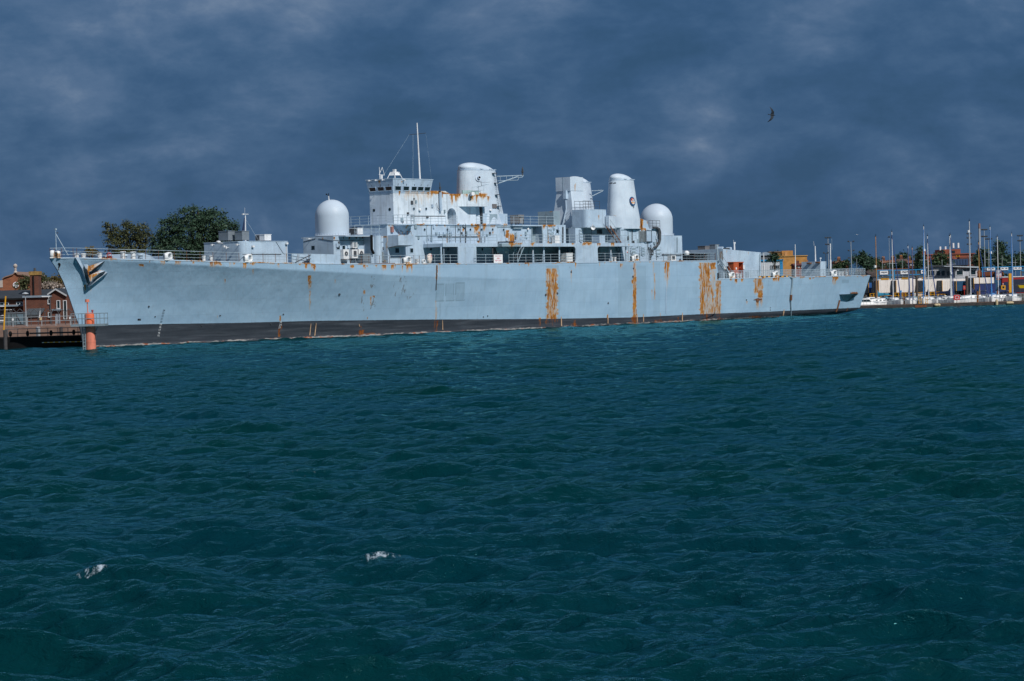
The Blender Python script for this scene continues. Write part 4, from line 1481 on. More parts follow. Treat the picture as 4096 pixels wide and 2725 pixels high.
# --- funnels ------------------------------------------------------------------------
def funnel(yc, prof, cap, name, label=None):
    """prof: list of (px centre, py, half width px, b) rings from the base up; widths measured on the photograph"""
    N = 56
    rings = []
    for pxc, py, hwpx, b in prof:
        p = P(pxc, py, yc)
        w = SHIP @ p
        s = F_PX / (w - CAM).dot(cf)
        half = hwpx / s
        ct = abs((SHIP.to_3x3() @ Vector((1, 0, 0))).dot(cr))
        st = abs((SHIP.to_3x3() @ Vector((0, 1, 0))).dot(cr))
        a = math.sqrt(max(.04, half * half - (b * st) ** 2)) / ct
        rings.append((p.x, p.z, a, b))
    vs = [[(x + a * math.cos(2 * math.pi * i / N), yc + b * math.sin(2 * math.pi * i / N), z) for i in range(N)] for x, z, a, b in rings]
    # subdivide vertically so that weathering has something to sit on
    fine = [vs[0]]
    for r_ in vs[1:]:
        q = fine[-1]
        for k in range(1, 9):
            fine.append([tuple(Vector(q[i]).lerp(Vector(r_[i]), k / 8)) for i in range(N)])
    o = part(name, MB().rings(fine), M_FUN, None, True, True)
    # lop-sided cowl
    x, z, a, b = rings[-1]
    hc = cap
    cr_ = []
    for k in range(9):
        f = math.sin(k / 8 * math.pi / 2)
        c_ = math.cos(k / 8 * math.pi / 2)
        q = max(.02, c_ ** 1.08) * .92
        cr_.append([(x - a * .36 * f + a * q * math.cos(2 * math.pi * i / N), yc + b * q * math.sin(2 * math.pi * i / N),
                     z + .02 + hc * f) for i in range(N)])
    cp = part('cowl', MB().rings(cr_), M_FUN, o, False, True)
    lug = MB()
    for ph in (-1.9, -1.3, -.75):
        lug.box(x + a * .95 * math.cos(ph) - .28, x + a * .95 * math.cos(ph) + .28, yc + b * .97 * math.sin(ph) - .1, yc + b * .97 * math.sin(ph) + .02, z + .06, z + .14)
    lug.build('lug', M_GREY, cp)
    part('top_rim', MB().rings([[(x + (a + e) * math.cos(2 * math.pi * i / N), yc + (b + e) * math.sin(2 * math.pi * i / N), z + h_) for i in range(N)] for e, h_ in ((0, -.08), (.02, -.05), (.02, .02), (0, .04))]), M_GREY, o, False, True)
    return o, rings


f1, R1 = funnel(0, [(1923, 899, 101, 2.45), (1918, 850, 94, 2.35), (1910, 760, 83, 2.1), (1905, 683, 76, 1.9)], 1.02, 'forward_funnel')
# fittings on the forward funnel


def on_funnel(Rg, yc, px, py, off=.03):
    """point on the port face of a funnel under that pixel"""
    d = (SINV.to_3x3() @ ray(px, py)).normalized()
    best = None
    for k in np.linspace(0, 60, 2401):
        base = CL + d * (((yc - 3.2) - CL.y) / d.y - 0) + d * (k * .1 - 3)
        zs_ = [r_[1] for r_ in Rg]
        x = np.interp(base.z, zs_, [r_[0] for r_ in Rg])
        a = np.interp(base.z, zs_, [r_[2] for r_ in Rg])
        b = np.interp(base.z, zs_, [r_[3] for r_ in Rg])
        if ((base.x - x) / a) ** 2 + ((base.y - yc) / b) ** 2 <= 1:
            n = Vector(((base.x - x) / a ** 2, (base.y - yc) / b ** 2, .12)).normalized()
            return base + n * off, n
    return CL + d * ((yc - 2 - CL.y) / d.y), Vector((0, -1, 0))


q, n = on_funnel(R1, 0, 1913, 713)
part('vent_pipe', MB().tube(q - n * .1, q + n * .3, .22, n=16).tube(q - n * .1, q + n * .02, .45, n=20), M_FUN, f1, False)
part('vent_bore', MB().disc(q + n * .3, n, .16, .01), M_BLACK, f1, False)
for pa, pb, w in (((1844, 685), (1842, 770), .5),):
    a, b = on_funnel(R1, 0, *pa, .2)[0], on_funnel(R1, 0, *pb, .2)[0]
    ladder(a, b, .55, parent=f1, side=(Vector((.75, -.66, 0))))
a, b = on_funnel(R1, 0, 1972, 690, .22)[0], on_funnel(R1, 0, 1992, 852, .22)[0]
ladder(a, b, .42, parent=f1, mat=M_STEEL)
for py, px in ((694, 1972), (733, 1980), (780, 1984), (826, 1990)):
    q, n = on_funnel(R1, 0, px, py, 0)
    part('step_platform', MB().box(q.x - .35, q.x + .35, q.y - .45, q.y + .1, q.z - .03, q.z + .03), M_STEEL, f1, False)
q, n = on_funnel(R1, 0, 1979, 826, .06)
part('nameplate', MB().box(q.x - .6, q.x + .3, q.y - .05, q.y, q.z - .28, q.z + .3), flat('bronze_grey', (.13, .12, .125), .6), f1, False)
q, n = on_funnel(R1, 0, 1960, 842, .1)
part('bulkhead_lamp', MB().lathe(q.x, q.y, [(.2, q.z - .1), (.2, q.z + .02), (.03, q.z + .14)], 12), M_WHITE, f1, False)
# yardarm
tip, rt = P(2094, 702, 0), P(1986, 706, 0)
lo = P(1990, 735, 0)
mb = MB().tube(rt, tip, .06).tube(lo, P(2070, 707, 0), .07).path([P(1988, 724, 0), P(2071, 721, 0), P(2074, 716, 0), P(2074, 705, 0)], .035)
for px in (2001, 2026, 2050):
    mb.tube(P(px, 705, 0), P(px, 722, 0), .03)
mb.path([tip, P(2089, 709, 0), P(2070, 711, 0)], .04)
ya_ = part('yardarm', mb, M_RAIL, f1, False)
mb = MB().tube(P(2090, 702, 0), P(2090, 690, 0), .1).tube(P(2090, 690, 0), P(2090, 685, 0), .19).tube(P(2090, 684, 0), P(2090, 677, 0), .13).tube(P(2090, 677, 0), P(2090, 667, 0), .12, .02)
mb.build('masthead_lamp', M_STEEL, ya_)
mb = MB()
for px in (1889, 1915, 1936):
    mb.tube(P(px, 776, -HB - .6), P(px - 1, 747 if px > 1900 else 751, -HB - .6), .022)
mb.path([P(1889, 750, -HB - .6), P(1915, 745, -HB - .6), P(1936, 745, -HB - .6)], .022).path([P(1890, 764, -HB - .6), P(1936, 761, -HB - .6)], .018)
part('railing', mb, M_RAIL, br, False)
part('bulwark_aft', MB().box(P(1852, 770, -HB).x, P(1918, 770, -HB).x, -HB + .1, -HB + .2, zlo - .02, P(1885, 762, -HB).z), flat('pale_green', (.30, .44, .45), .6), br, False)
part('aerial', MB().tube(P(1926, 745, -HB - .4), P(1924, 725, -HB - .4), .03).path([P(1920, 731, -HB - .4), P(1960, 729, -HB - .4)], .015), M_STEEL, br, False)

# --- amidships houses ------------------------------------------------------------------
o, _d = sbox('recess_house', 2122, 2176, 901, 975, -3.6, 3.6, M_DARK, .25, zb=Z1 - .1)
o, _d = sbox('hatch_house', 2172, 2263, 900, 975, -4.9, 4.0, M_GREY, .2, zb=Z1 - .1)
hh = o
o2, _d2 = sbox('plant_house', 2214, 2240, 845, 900, -0.8, 1.9, M_DARK, .25, zb=Z2 - .1)
part('canopy', MB(.3).box(P(2040, 898, YL).x, P(2222, 898, -4.9).x, -4.95, 4.4, Z2 - .12, Z2 + .03), M_GREY)


def hatch(px0, px1, py0, py1, y, parent, n=4, mat=M_GREY):
    """ribbed escape door with rounded ends and dogs"""
    xm, xw = (P(px0, py0, y).x + P(px1, py0, y).x) / 2, (P(px1, py0, y).x - P(px0, py0, y).x) / 2
    z1, z0 = P((px0 + px1) / 2, py0, y).z, P((px0 + px1) / 2, py1, y).z
    pts = [Vector((xm + xw * math.cos(a), y - .02, z1 - xw + xw * math.sin(a))) for a in np.linspace(0, math.pi, 10)] + \
          [Vector((xm + xw * math.cos(a), y - .02, z0 + xw + xw * math.sin(a))) for a in np.linspace(math.pi, 2 * math.pi, 10)]
    d_ = part('escape_door', MB().slab(pts, (0, -.06, 0)), mat, parent, True)
    mb = MB()
    for i in range(n):
        z = z0 + (z1 - z0) * (i + .7) / (n + .4)
        mb.box(xm - xw * .7, xm + xw * .7, y - .13, y - .07, z - .11, z + .11)
    for i in range(4):
        z = z0 + (z1 - z0) * (i + .5) / 4
        mb.tube((xm - xw * 1.25, y - .08, z), (xm - xw * .8, y - .12, z + .06), .03)
        mb.tube((xm + xw * 1.25, y - .08, z), (xm + xw * .8, y - .12, z + .06), .03)
    mb.build('door_rib', M_DARK, d_)
    return d_


hatch(2193, 2211, 912, 970, -4.9, hh)
g, f = window(2224, 2234, 918, 935, -4.9, hh)
f.build('frame', M_GREY, g)
part('pipe', MB().path([P(2252, 908, -5.0), P(2252, 972, -5.0)], .09, 6), M_STEEL, hh, False)
part('pipe', MB().path([P(2168, 902, -4.9), P(2171, 940, -4.9), P(2171, 974, -4.9)], .1, 6), M_RAIL, hh, False)
part('pipe', MB().path([P(2126, 902, YL - .05), P(2127, 924, YL - .05), P(2128, 974, YL - .05)], .09, 6), M_DARK, hh, False)

# plated mainmast
HM = solve_hw(2222, 2280, 740)
X0, zt = S(2280, 708, -HM)
X1 = S(2332, 712, -HM)[0]
zb = S(2280, 763, -HM)[1]
mh = part('mast_house', MB(.25).box(X0, X1, -HM, HM, zb, zt), M_FUN)
HM2 = solve_hw(2217, 2290, 837)
xm0, zm_ = S(2290, 837, -HM2)
xm1 = S(2348, 832, -HM2)[0]
x30, z3 = S(2291, 975, -HM2 - .15)
HM3 = HM2 + .85
xl = S(2262, 960, -HM3)[0]
mb = MB(.25).hexa([(xm0, -HM2, zm_), (xm1, -HM2, zm_), (xm1, HM2, zm_), (xm0, HM2, zm_), (X0 + .15, -HM + .05, zb), (X1, -HM + .05, zb), (X1, HM - .05, zb), (X0 + .15, HM - .05, zb)])
mb.hexa([(xm0 - .9, -HM3, Z1), (xm1 + 1.0, -HM3, Z1), (xm1 + 1.0, HM3, Z1), (xm0 - .9, HM3, Z1), (xm0, -HM2, zm_), (xm1, -HM2, zm_), (xm1, HM2, zm_), (xm0, HM2, zm_)])
mt_ = part('mainmast', mb, M_FUN)
part('mast_fin', MB().slab([P(2290, 838, -HM2 - .1), P(2310, 972, -HM3 - 1.0), P(2286, 972, -HM3 - .2)], (0, .1, 0)), M_PALE, mt_, True)
y_, z_ = Fr(2262, 770, X0 - .1)
part('cable_trunk', MB().box(X0 - .35, X0 + .4, y_ - .25, y_ + .25, P(2262, 795, -HM).z, zb + .05).path([(X0 - .1, y_, P(2262, 795, -HM).z), (xm0 - .12, y_ - .1, zm_), (xm0 - 1.0, y_ + .35, Z1 + 1.4)], .09, 6), M_GREY, mt_, True)
part('rivet_strip', MB().box(X0 - .02, X0 + .01, -.03, .03, zb, zt), M_DARK, mh, False)

# twin after funnels
PF = [(2497, 917, 71.5, 1.95), (2493, 860, 66, 1.8), (2488, 790, 58, 1.55), (2485, 722, 51, 1.35)]
f2, R2 = funnel(-3.8, PF, .92, 'after_funnel')
xs_shift = []
sb = []
for pxc, py, hwpx, b in PF:
    p = P(pxc, py, -3.8)
    qx, qy = pl(p.x, 3.8, p.z)
    s0 = F_PX / ((SHIP @ p) - CAM).dot(cf)
    s1 = F_PX / ((SHIP @ Vector((p.x, 3.8, p.z))) - CAM).dot(cf)
    sb.append((qx, qy, hwpx * s1 / s0, b))
f3, R3 = funnel(3.8, sb, .92, 'after_funnel')
mb = MB().tube(P(2366, 764, 1.9), P(2413, 762, 1.9), .05).tube(P(2368, 785, 1.9), P(2410, 765, 1.9), .06).tube(P(2395, 762, 1.9), P(2395, 758, 1.9), .03).tube(P(2404, 762, 1.9), P(2404, 758, 1.9), .03)
part('yardarm', mb, M_RAIL, f3, False)
for px, py in ((2438, 735), (2452, 735)):
    q, n = on_funnel(R2, -3.8, px, py, 0)
    part('cowl_lamp', MB().tube(q, q + n * .35 + Vector((0, 0, .05)), .05).box((q + n * .35).x - .1, (q + n * .35).x + .1, (q + n * .35).y - .1, (q + n * .35).y + .1, q.z - .02, q.z + .14), M_STEEL, f2, False)
# round ship's badge
q, n = on_funnel(R2, -3.8, 2528.5, 806, .06)
rgt = Vector((0, 0, 1)).cross(n).normalized()
upv = n.cross(rgt).normalized()
bd = part('ship_badge', MB().disc(q - n * .1, n, .66, .14, 36), flat('badge_blue', (.020, .085, .20), .5), f2, False)


def badge_poly(pts, off, mat, nm):
    m_ = MB().slab([q + rgt * a + upv * b + n * off for a, b in pts], n * .012)
    m_.build(nm, mat, bd)


circ = lambda r, a0, a1, k=18, oy=0: [(r * math.cos(a0 + (a1 - a0) * i / k), oy + r * math.sin(a0 + (a1 - a0) * i / k)) for i in range(k + 1)]
badge_poly(circ(.47, 0, 2 * math.pi, 30)[:-1], .05, flat('badge_red', (.42, .07, .03), .5), 'badge_field')
badge_poly(circ(.46, math.pi, 2 * math.pi), .064, flat('badge_gold', (.60, .26, .04), .5), 'badge_base')
badge_poly([(-.42, -.12), (-.36, -.14), (-.06, -.10), (-.04, .16), (-.02, .34), (.06, .34), (.08, .18), (.26, .2), (.3, .32), (.36, .3), (.4, -.06), (.3, -.2), (-.1, -.16), (-.3, -.02), (-.36, .08), (-.42, .04)], .078, M_WHITE, 'badge_castle')
badge_poly([(.02, -.06), (.02, .12), (.07, .17), (.12, .12), (.12, -.06)], .092, M_NAVY, 'badge_arch')
badge_poly([(.22, .0), (.22, .1), (.3, .1), (.3, .0)], .092, M_NAVY, 'badge_arch')
badge_poly([(-.3, -.33), (-.2, -.29), (-.1, -.33), (0, -.29), (.1, -.33), (.2, -.29), (.3, -.33), (.2, -.41), (0, -.45), (-.2, -.41)], .078, M_WHITE, 'badge_waves')
part('badge_bracket', MB().path([q - upv * .78 - rgt * .02, q - upv * .82 + rgt * .2], .03).path([q - upv * .8, q - upv * .98 + rgt * .06], .03), M_STEEL, f2, False)

# platform between mast and after funnel
xa = S(2352, 875, -5.0)[0]
xb_ = S(2425, 875, -5.0)[0]
zt, zb = S(2385, 838, -5.0)[1], S(2385, 909, -5.0)[1]
rr = .8
poly = [(xa, -2.3), (xa, -5 + rr)] + [(xa + rr - rr * math.cos(a), -5 + rr - rr * math.sin(a)) for a in np.linspace(.25, 1.32, 5)] + [(xa + rr, -5), (xb_, -5), (xb_, -2.3)]
poly[1] = (xa, -5 + rr)
pf = part('boat_deck_house', MB(.22).prism(poly, zb, zt), M_GREY)
part('deck_slab', MB(.3).box(xa - .4, S(2490, 910, -5.1)[0], -5.1, 4.2, zb - .10, zb - .005), M_DARK)
rail([(xa + .3, -4.0, zt), (xb_ - .1, -4.0, zt)], h=1.2, gap=1.3, mat=M_STEEL)
rail([(xa + .3, -2.5, zt), (xb_ - .1, -2.5, zt)], h=1.2, gap=1.3, mat=M_STEEL)
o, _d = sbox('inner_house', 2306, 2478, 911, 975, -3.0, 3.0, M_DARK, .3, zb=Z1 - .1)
ih = o
hatch(2316, 2330, 914, 970, -4.0, ih)
part('hatch_wall', MB(.25).box(P(2300, 940, -3.9).x, P(2332, 940, -3.97).x, -3.96, -2.8, Z1, zb - .1), M_GREY, ih)
plate('inner_opening', 2388, 2408, 918, 936, -3.0, .02, M_GLASS, ih)
hatch(2367, 2381, 915, 966, -3.0, ih)
plate('notice', 2323, 2328, 946, 952, -4.1, .02, M_RED, ih)
# loud hailer
q = P(2370, 910, -5.3)
part('loudhailer', MB().rings([[tuple(q + Vector((-.55, -.62, -.1)).normalized() * d_ + (Vector((.75, -.66, 0)) * math.cos(2 * math.pi * i / 16) + Vector((0, 0, 1)) * math.sin(2 * math.pi * i / 16)) * r_) for i in range(16)]
                              for d_, r_ in ((-.25, .08), (.1, .1), (.3, .2), (.42, .31), (.40, .26), (.2, .1))]).tube(q + Vector((0, 0, .15)), q + Vector((0, 0, .45)), .06), M_WHITE, pf, False, True)

# after-funnel house
o, dF = sbox('funnel_house', 2483, 2645, 915, 1046, -5.2, 5.6, M_GREY, .2, zb=ZM - .1)
fh = o
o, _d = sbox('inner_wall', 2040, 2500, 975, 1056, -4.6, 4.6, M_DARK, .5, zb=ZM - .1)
iw = o
hatch(2112, 2128, 992, 1045, -4.6, iw, mat=M_DARK)
hatch(2394, 2406, 990, 1036, -4.6, iw, mat=M_DARK)
for a, b in ((2268, 2276), (2286, 2294)):
    plate('inner_window', a, b, 995, 1010, -4.6, .03, M_GLASS, iw)
plate('cupboard', 2463, 2475, 984, 1004, -4.6, .3, M_DARK, iw)
louvre(2555, 2580, 924, 967, -5.2, 16, fh)
plate('vent_panel', 2583, 2605, 924, 966, -5.2, .2, M_GREY, fh)
plate('access_panel', 2619, 2632, 930, 948, -5.2, .02, M_GREY, fh)
part('vent_frame', MB().path([P(2581.5, 922, -5.42), P(2581.5, 968, -5.42), P(2606, 967, -5.42), P(2606, 923, -5.42), P(2581.5, 922, -5.42)], .05, 4), M_STEEL, fh, False)
# big hoses
for r_, dx in ((.15, 0), (.12, 5)):
    pts = [P(2612 + dx, 911, -5.5), P(2625 + dx, 911, -5.5), P(2633 + dx, 917, -5.5), P(2637 + dx, 930, -5.5), P(2638 + dx * .6, 960, -5.5), P(2635 + dx * .4, 976, -5.5), P(2626, 987 - dx * .3, -5.5), P(2614, 991 - dx * .3, -5.5)]
    part('hose', MB().path(pts, r_, 8), M_STEEL, fh, False)
part('hose', MB().path([P(2613, 991, -5.55), P(2609, 1000, -5.55), P(2607, 1016, -5.55), P(2610, 1021, -5.55), P(2613, 1016, -5.55), P(2612, 1000, -5.55)], .08, 6).path([P(2603, 992, -5.5), P(2602, 1040, -5.5)], .1).path([P(2594, 990, -5.5), P(2595, 1012, -5.5)], .05), M_STEEL, fh, False)
part('filling_box', MB().box(P(2599, 990, -5.2).x, P(2608, 990, -5.2).x, -5.5, -5.2, P(2603, 997, -5.2).z, P(2603, 979, -5.2).z), M_GREY, fh, True)
hatch(2624, 2640, 988, 1027, -5.25, fh, 2)
hatch(2522, 2542, 987, 1028, -5.25, fh, 3)
hatch(2564, 2577, 986, 1024, -5.25, fh, 3)
plate('notice', 2507, 2513, 1003, 1008, -5.2, .02, M_WHITE, fh)
plate('notice', 2507, 2513, 1008, 1011, -5.2, .02, M_RED, fh)
# funnel skirt and air intake
xk, zk = S(2436, 866, -5.75)
part('funnel_skirt', MB(.2).slab([P(2436, 862, -5.75), P(2443, 866, -5.75), P(2462, 864, -5.75), P(2462, 914, -5.75), P(2436, 914, -5.75)][::-1], (0, .6, 0)), M_FUN, fh)
part('air_intake', MB(.2).hexa([(P(2571, 912, -5.0).x, -5.0, dF[3]), (P(2597, 912, -5.0).x, -5.0, dF[3]), (P(2597, 912, -5.0).x, -2, dF[3]), (P(2571, 912, -5.0).x, -2, dF[3]),
                                (P(2561, 876, -5.0).x, -5.0, P(2561, 874, -5.0).z), (P(2588, 886, -5.0).x, -5.0, P(2588, 884, -5.0).z), (P(2588, 886, -5.0).x, -2, P(2588, 884, -5.0).z), (P(2561, 876, -5.0).x, -2, P(2561, 874, -5.0).z)]), M_GREY, fh)
rail([(P(2596, 912, -4.6).x, -4.6, dF[3]), (P(2640, 912, -4.6).x, -4.6, dF[3])], h=1.2, gap=1.0, mat=M_STEEL)

# after radome
o, dR = sbox('radome_house', 2640, 2729, 943, 1046, -2.6, 2.6, M_GREY, .25, zb=ZM - .1)
o.data.materials[0] = M_GREY
r2, rx2, ra2_, rz2 = radome(2567, 2687, 815, 943, 'radome')
part('radome_house', MB(.4).box(rx2 - ra2_ * 1.12, dR[0] + .02, -2.6, 2.6, ZM, dR[3]), M_GREY)

# hull-side screens with the open boat bays
YS = -8.5
zt = Z1
xl, xr = P(2083, 980, YS).x, P(2563, 980, YS).x
o1a, o1b = P(2079, 1020, YS).x, P(2303.5, 1020, YS).x
o2a, o2b = P(2391, 1020, YS).x, P(2563, 1020, YS).x
zo = P(2303, 986.5, YS).z
mb = MB(.2)
mb.box(xl, xr, YS, YS + .12, zo, zt + .02)
mb.box(o1b, o2a, YS, YS + .12, ZM - .1, zo)


def fillet(cx, cz, sx, sz, r=.45):
    """corner of plating, concave towards the opening"""
    pts = [Vector((cx, YS, cz))] + [Vector((cx + sx * (r - r * math.cos(a)) if False else cx + sx * r * (1 - math.sin(a)), YS, cz + sz * r * (1 - math.cos(a)))) for a in np.linspace(0, math.pi / 2, 7)]
    if sx * sz < 0:
        pts = pts[::-1]
    mb.slab(pts, (0, .12, 0))


fillet(o1b, zo, -1, -1)
fillet(o1b, ZM, -1, 1)
fillet(o2a, zo, 1, -1)
fillet(o2a, ZM, 1, 1)
fillet(o1a + .35, zo, 1, -1, .3)
part('side_plating', mb, M_GREY)
part('deck_slab', MB(.4).box(P(1990, 975, -7.7).x, xr, YS + .1, 6.0, zo + .02, zt), M_DARK)
for px, w in ((2131.5, .12), (2175, .12), (2237, .12), (2443, .11), (2504, .10), (2560, .08)):
    pp = part('pillar', MB().tube((P(px, 1020, -7.9).x, -7.9, ZM - .02), (P(px, 1020, -7.9).x, -7.9, zo + .05), w, n=10), M_GREY, None, True)
part('pillar', MB().tube((P(2437, 1020, -6.6).x, -6.6, ZM - .02), (P(2437, 1020, -6.6).x, -6.6, zo + .05), .09, n=8), M_GREY, None, False)
part('cross_brace', MB().tube(P(2133, 1048, -7.7), P(2170, 1036, -7.7), .015).tube(P(2140, 1036, -7.7), P(2172, 1046, -7.7), .015), M_RAIL, None, False)
rail([(P(2090, 974, YS).x, YS + .06, zt), (P(2547, 974, YS).x, YS + .06, zt)], h=1.12, gap=1.75)
rail([P(2036, 1054, -8.3), P(2300, 1050, -8.3)], h=1.12, gap=1.75)
rail([P(2392, 1047, -8.3), P(2560, 1046, -8.3)], h=1.12, gap=1.75)
rail([P(1708, 1056, -8.3), P(1832, 1055, -8.3)], h=1.12, gap=1.4)
rail([P(1906, 1054, -8.3), P(1980, 1054, -8.3)], h=1.12, gap=1.6)
# inclined ladders
stair(P(2082, 976, -7.6), P(2052, 1050, -7.6), .75, M_DARK, M_RUSTY)
stair(P(2424, 906, -5.6), P(2468, 972, -5.6), .7, M_RUSTY, M_RUSTY)

# small fittings that crowd the working walls: boxes, pipe and cable runs, lamps, coiled hoses
rf = random.Random(5)
for px, py, y, par in [(rf.uniform(1660, 2120), rf.choice((906, 934, 940, 952, 958)), YL, ls) for _ in range(26)] + [(rf.uniform(2178, 2258), rf.uniform(906, 965), -4.9, hh) for _ in range(6)] + \
        [(rf.uniform(2488, 2640), rf.uniform(922, 1035), -5.2, fh) for _ in range(16)] + [(rf.uniform(1338, 1450), rf.uniform(955, 1000), -hw2, rh) for _ in range(6)] + [(rf.uniform(1580, 1780), rf.uniform(790, 890), -HB, br) for _ in range(9)]:
    c = P(px, py, y)
    w_, h_ = rf.uniform(.06, .22), rf.uniform(.08, .3)
    part('junction_box', MB().box(c.x - w_, c.x + w_, y - rf.uniform(.08, .2), y, c.z - h_, c.z + h_), rf.choice((M_STEEL, M_DARK, M_GREY, M_DARK)), par, False)
for px, p0, p1, y, par in [(rf.uniform(1665, 2110), 903, rf.choice((930, 950, 970)), YL, ls) for _ in range(9)] + [(rf.uniform(2490, 2640), 920, rf.choice((960, 1000, 1040)), -5.2, fh) for _ in range(7)] + [(rf.uniform(2650, 2720), 950, 1010, -2.6, ship) for _ in range(2)] + [(rf.uniform(2180, 2255), 905, 970, -4.9, hh) for _ in range(3)]:
    part('cable_run', MB().path([P(px, p0, y - .05), P(px + .3, (p0 + p1) / 2, y - .05), P(px, p1, y - .05)], rf.uniform(.025, .05), 5), rf.choice((M_STEEL, M_DARK)), par, False)
for p0, p1, py, y, par in ((1662, 1790, 944, YL, ls), (2130, 2170, 915, -3.6, ship), (2485, 2560, 920, -5.2, fh), (1990, 2060, 909, YL, ls), (1560, 1650, 1030, YL, ls), (1800, 1905, 907, YL, ls)):
    part('cable_run', MB().path([P(p0, py, y - .05), P(p1, py, y - .05)], .035, 5), M_DARK, par, False)

# ================================================================== WARSHIP: DECK FITTINGS
def fairlead(px, main=True, rusty=False, yaw=0.0, dz=0.0, big=1.0, mat=None):
    """white closed chock: a squared ring with a fat rounded lip, set on the deck edge"""
    q = deck_pt(px, .22, main, .02)
    mb = MB()
    N, K = 20, 8
    big *= .78
    w, h, th, dp = .42 * big, .36 * big, .14 * big, .26 * big
    rings_ = []
    for i in range(N):
        a = 2 * math.pi * i / N
        ca, sa = math.cos(a), math.sin(a)
        sq = (abs(ca) ** 4 + abs(sa) ** 4) ** -.25
        c_ = Vector((ca * sq * w, 0, sa * sq * h + h + th))
        rad = Vector((ca, 0, sa)).normalized()
        rings_.append([c_ + rad * (th * math.cos(2 * math.pi * k / K)) + Vector((0, dp * math.sin(2 * math.pi * k / K), 0)) for k in range(K)])
    rings_.append(rings_[0])
    mb.rings(rings_, cap=False)
    mb.box(-w * 1.2, w * 1.2, -dp, dp, -.03, th * .7)
    m = Matrix.Translation(q) @ Matrix.Rotation(R(yaw), 4, 'Z')
    mb.v = [tuple(m @ Vector(v)) for v in mb.v]
    return part('fairlead', mb, mat or M_FAIR, None, True, True)


RS += [(2540, 2556, 1036, 1050, .95, 1), (3097, 3118, 1100, 1114, .9, 1), (2918, 2936, 1104, 1118, .6, 1), (1620, 1640, 1048, 1058, .9, 1), (206, 250, 1012, 1035, .62, 1)]
for px, mn, yw, bg in ((216, True, 40, 1.1), (236, True, 75, 1.0), (668, True, 62, 1.0), (681, True, 8, 1.15), (988, True, 62, 1.0), (1001, True, 5, 1.2), (1622, True, 62, 1.0), (1637, True, 0, 1.2), (2534, True, 62, .95), (2549, True, 0, 1.2),
                       (2921, False, 60, .95), (2934, False, 0, 1.2), (3097, False, 60, 1.0), (3109, False, 0, 1.2), (3330, False, 58, 1.0), (3342, False, -5, 1.25)):
    fairlead(px, mn, yaw=yw, big=bg)
fairlead(1700, True, yaw=0, big=.7)


def bollards(px, main, inset, n=2, r=.24, h=.75, gap=.9, mat=None, cap=True):
    q = deck_pt(px, inset, main)
    for i in range(n):
        c = q + Vector((i * gap, 0, 0))
        mb = MB().lathe(c.x, c.y, [(r, c.z), (r, c.z + h)] + ([(r * 1.28, c.z + h + .02), (r * 1.28, c.z + h + .09), (r * .9, c.z + h + .12)] if cap else [(r * .7, c.z + h + .04)]), 18)
        part('bollard', mb, mat or M_WHITE, None, False, True)
    part('bollard_base', MB().box(q.x - .45, q.x + (n - 1) * gap + .45, q.y - .4, q.y + .4, q.z - .02, q.z + .06), M_RUSTY, None, False)


for px, ins, n, gp, r, h in ((341, 1.4, 2, 1.0, .25, .42), (429, 1.2, 1, .9, .25, .55), (517, 1.0, 1, .9, .27, .78), (558, 1.0, 1, .9, .27, .78), (838, .9, 2, 1.15, .2, .52), (1690, .9, 1, .8, .22, .5), (2466, .8, 2, .75, .18, .5)):
    bollards(px, True, ins, n, r, h, gp)
for px, ins, n, gp, r, h in ((2982, 1.4, 2, .85, .22, .55), (3387, 1.4, 2, .95, .25, .55), (3413, 1.2, 1, .8, .2, .45)):
    bollards(px, False, ins, n, r, h, gp)
# cable drums, winches and mushroom vents of the forecastle
for px, r, mat_, h in ((538, .34, M_GREY, .42), (602, .36, M_GREY, .5), (481, .3, M_GREY, .34)):
    q = deck_pt(px, 1.6)
    part('mushroom_vent', MB().lathe(q.x, q.y, [(r * .7, q.z), (r * .7, q.z + h), (r * 1.2, q.z + h + .02), (r * 1.1, q.z + h + .16), (r * .4, q.z + h + .24)], 16), mat_, None, False, True)
q = deck_pt(462, 1.0)
hw_ = MB()
for i in range(14):
    a0, a1 = 2 * math.pi * i / 14, 2 * math.pi * (i + 1) / 14
    hw_.tube(q + Vector((math.cos(a0) * .33, 0, .38 + math.sin(a0) * .33)), q + Vector((math.cos(a1) * .33, 0, .38 + math.sin(a1) * .33)), .035, n=5)
hw_.tube(q + Vector((-.33, 0, .38)), q + Vector((.33, 0, .38)), .03).tube(q + Vector((0, 0, .05)), q + Vector((0, 0, .7)), .03)
part('handwheel', hw_, M_RED, None, False)
ch = MB()
for i in range(16):
    a = deck_pt(438 + i * 2.4, 1.1, True, .08 + .06 * math.sin(i * 1.3))
    ch.tube(a, a + Vector((.28, .05, .1 * math.cos(i))), .09, n=6)
part('anchor_cable', ch, M_RUSTY, None, False)
q0, q1 = deck_pt(612, 2.2), deck_pt(655, 2.2)
part('breakwater', MB(.3).hexa([q0, q1 + Vector((1, 0, 0)), q1 + Vector((1.4, 6, 0)), q0 + Vector((0, 6, 0)), q0 + Vector((.5, 0, .8)), q1 + Vector((.2, 0, .55)), q1 + Vector((.4, 6, .55)), q0 + Vector((.5, 6, .8))]), M_GREY)
q0, q1 = deck_pt(700, 1.6), deck_pt(742, 1.6)
part('breakwater', MB(.3).hexa([q0, q1, q1 + Vector((0, 5, 0)), q0 + Vector((0, 5, 0)), q0 + Vector((0, 0, .55)), q1 + Vector((-.3, 0, .25)), q1 + Vector((-.3, 5, .25)), q0 + Vector((0, 5, .55))]), M_GREY)

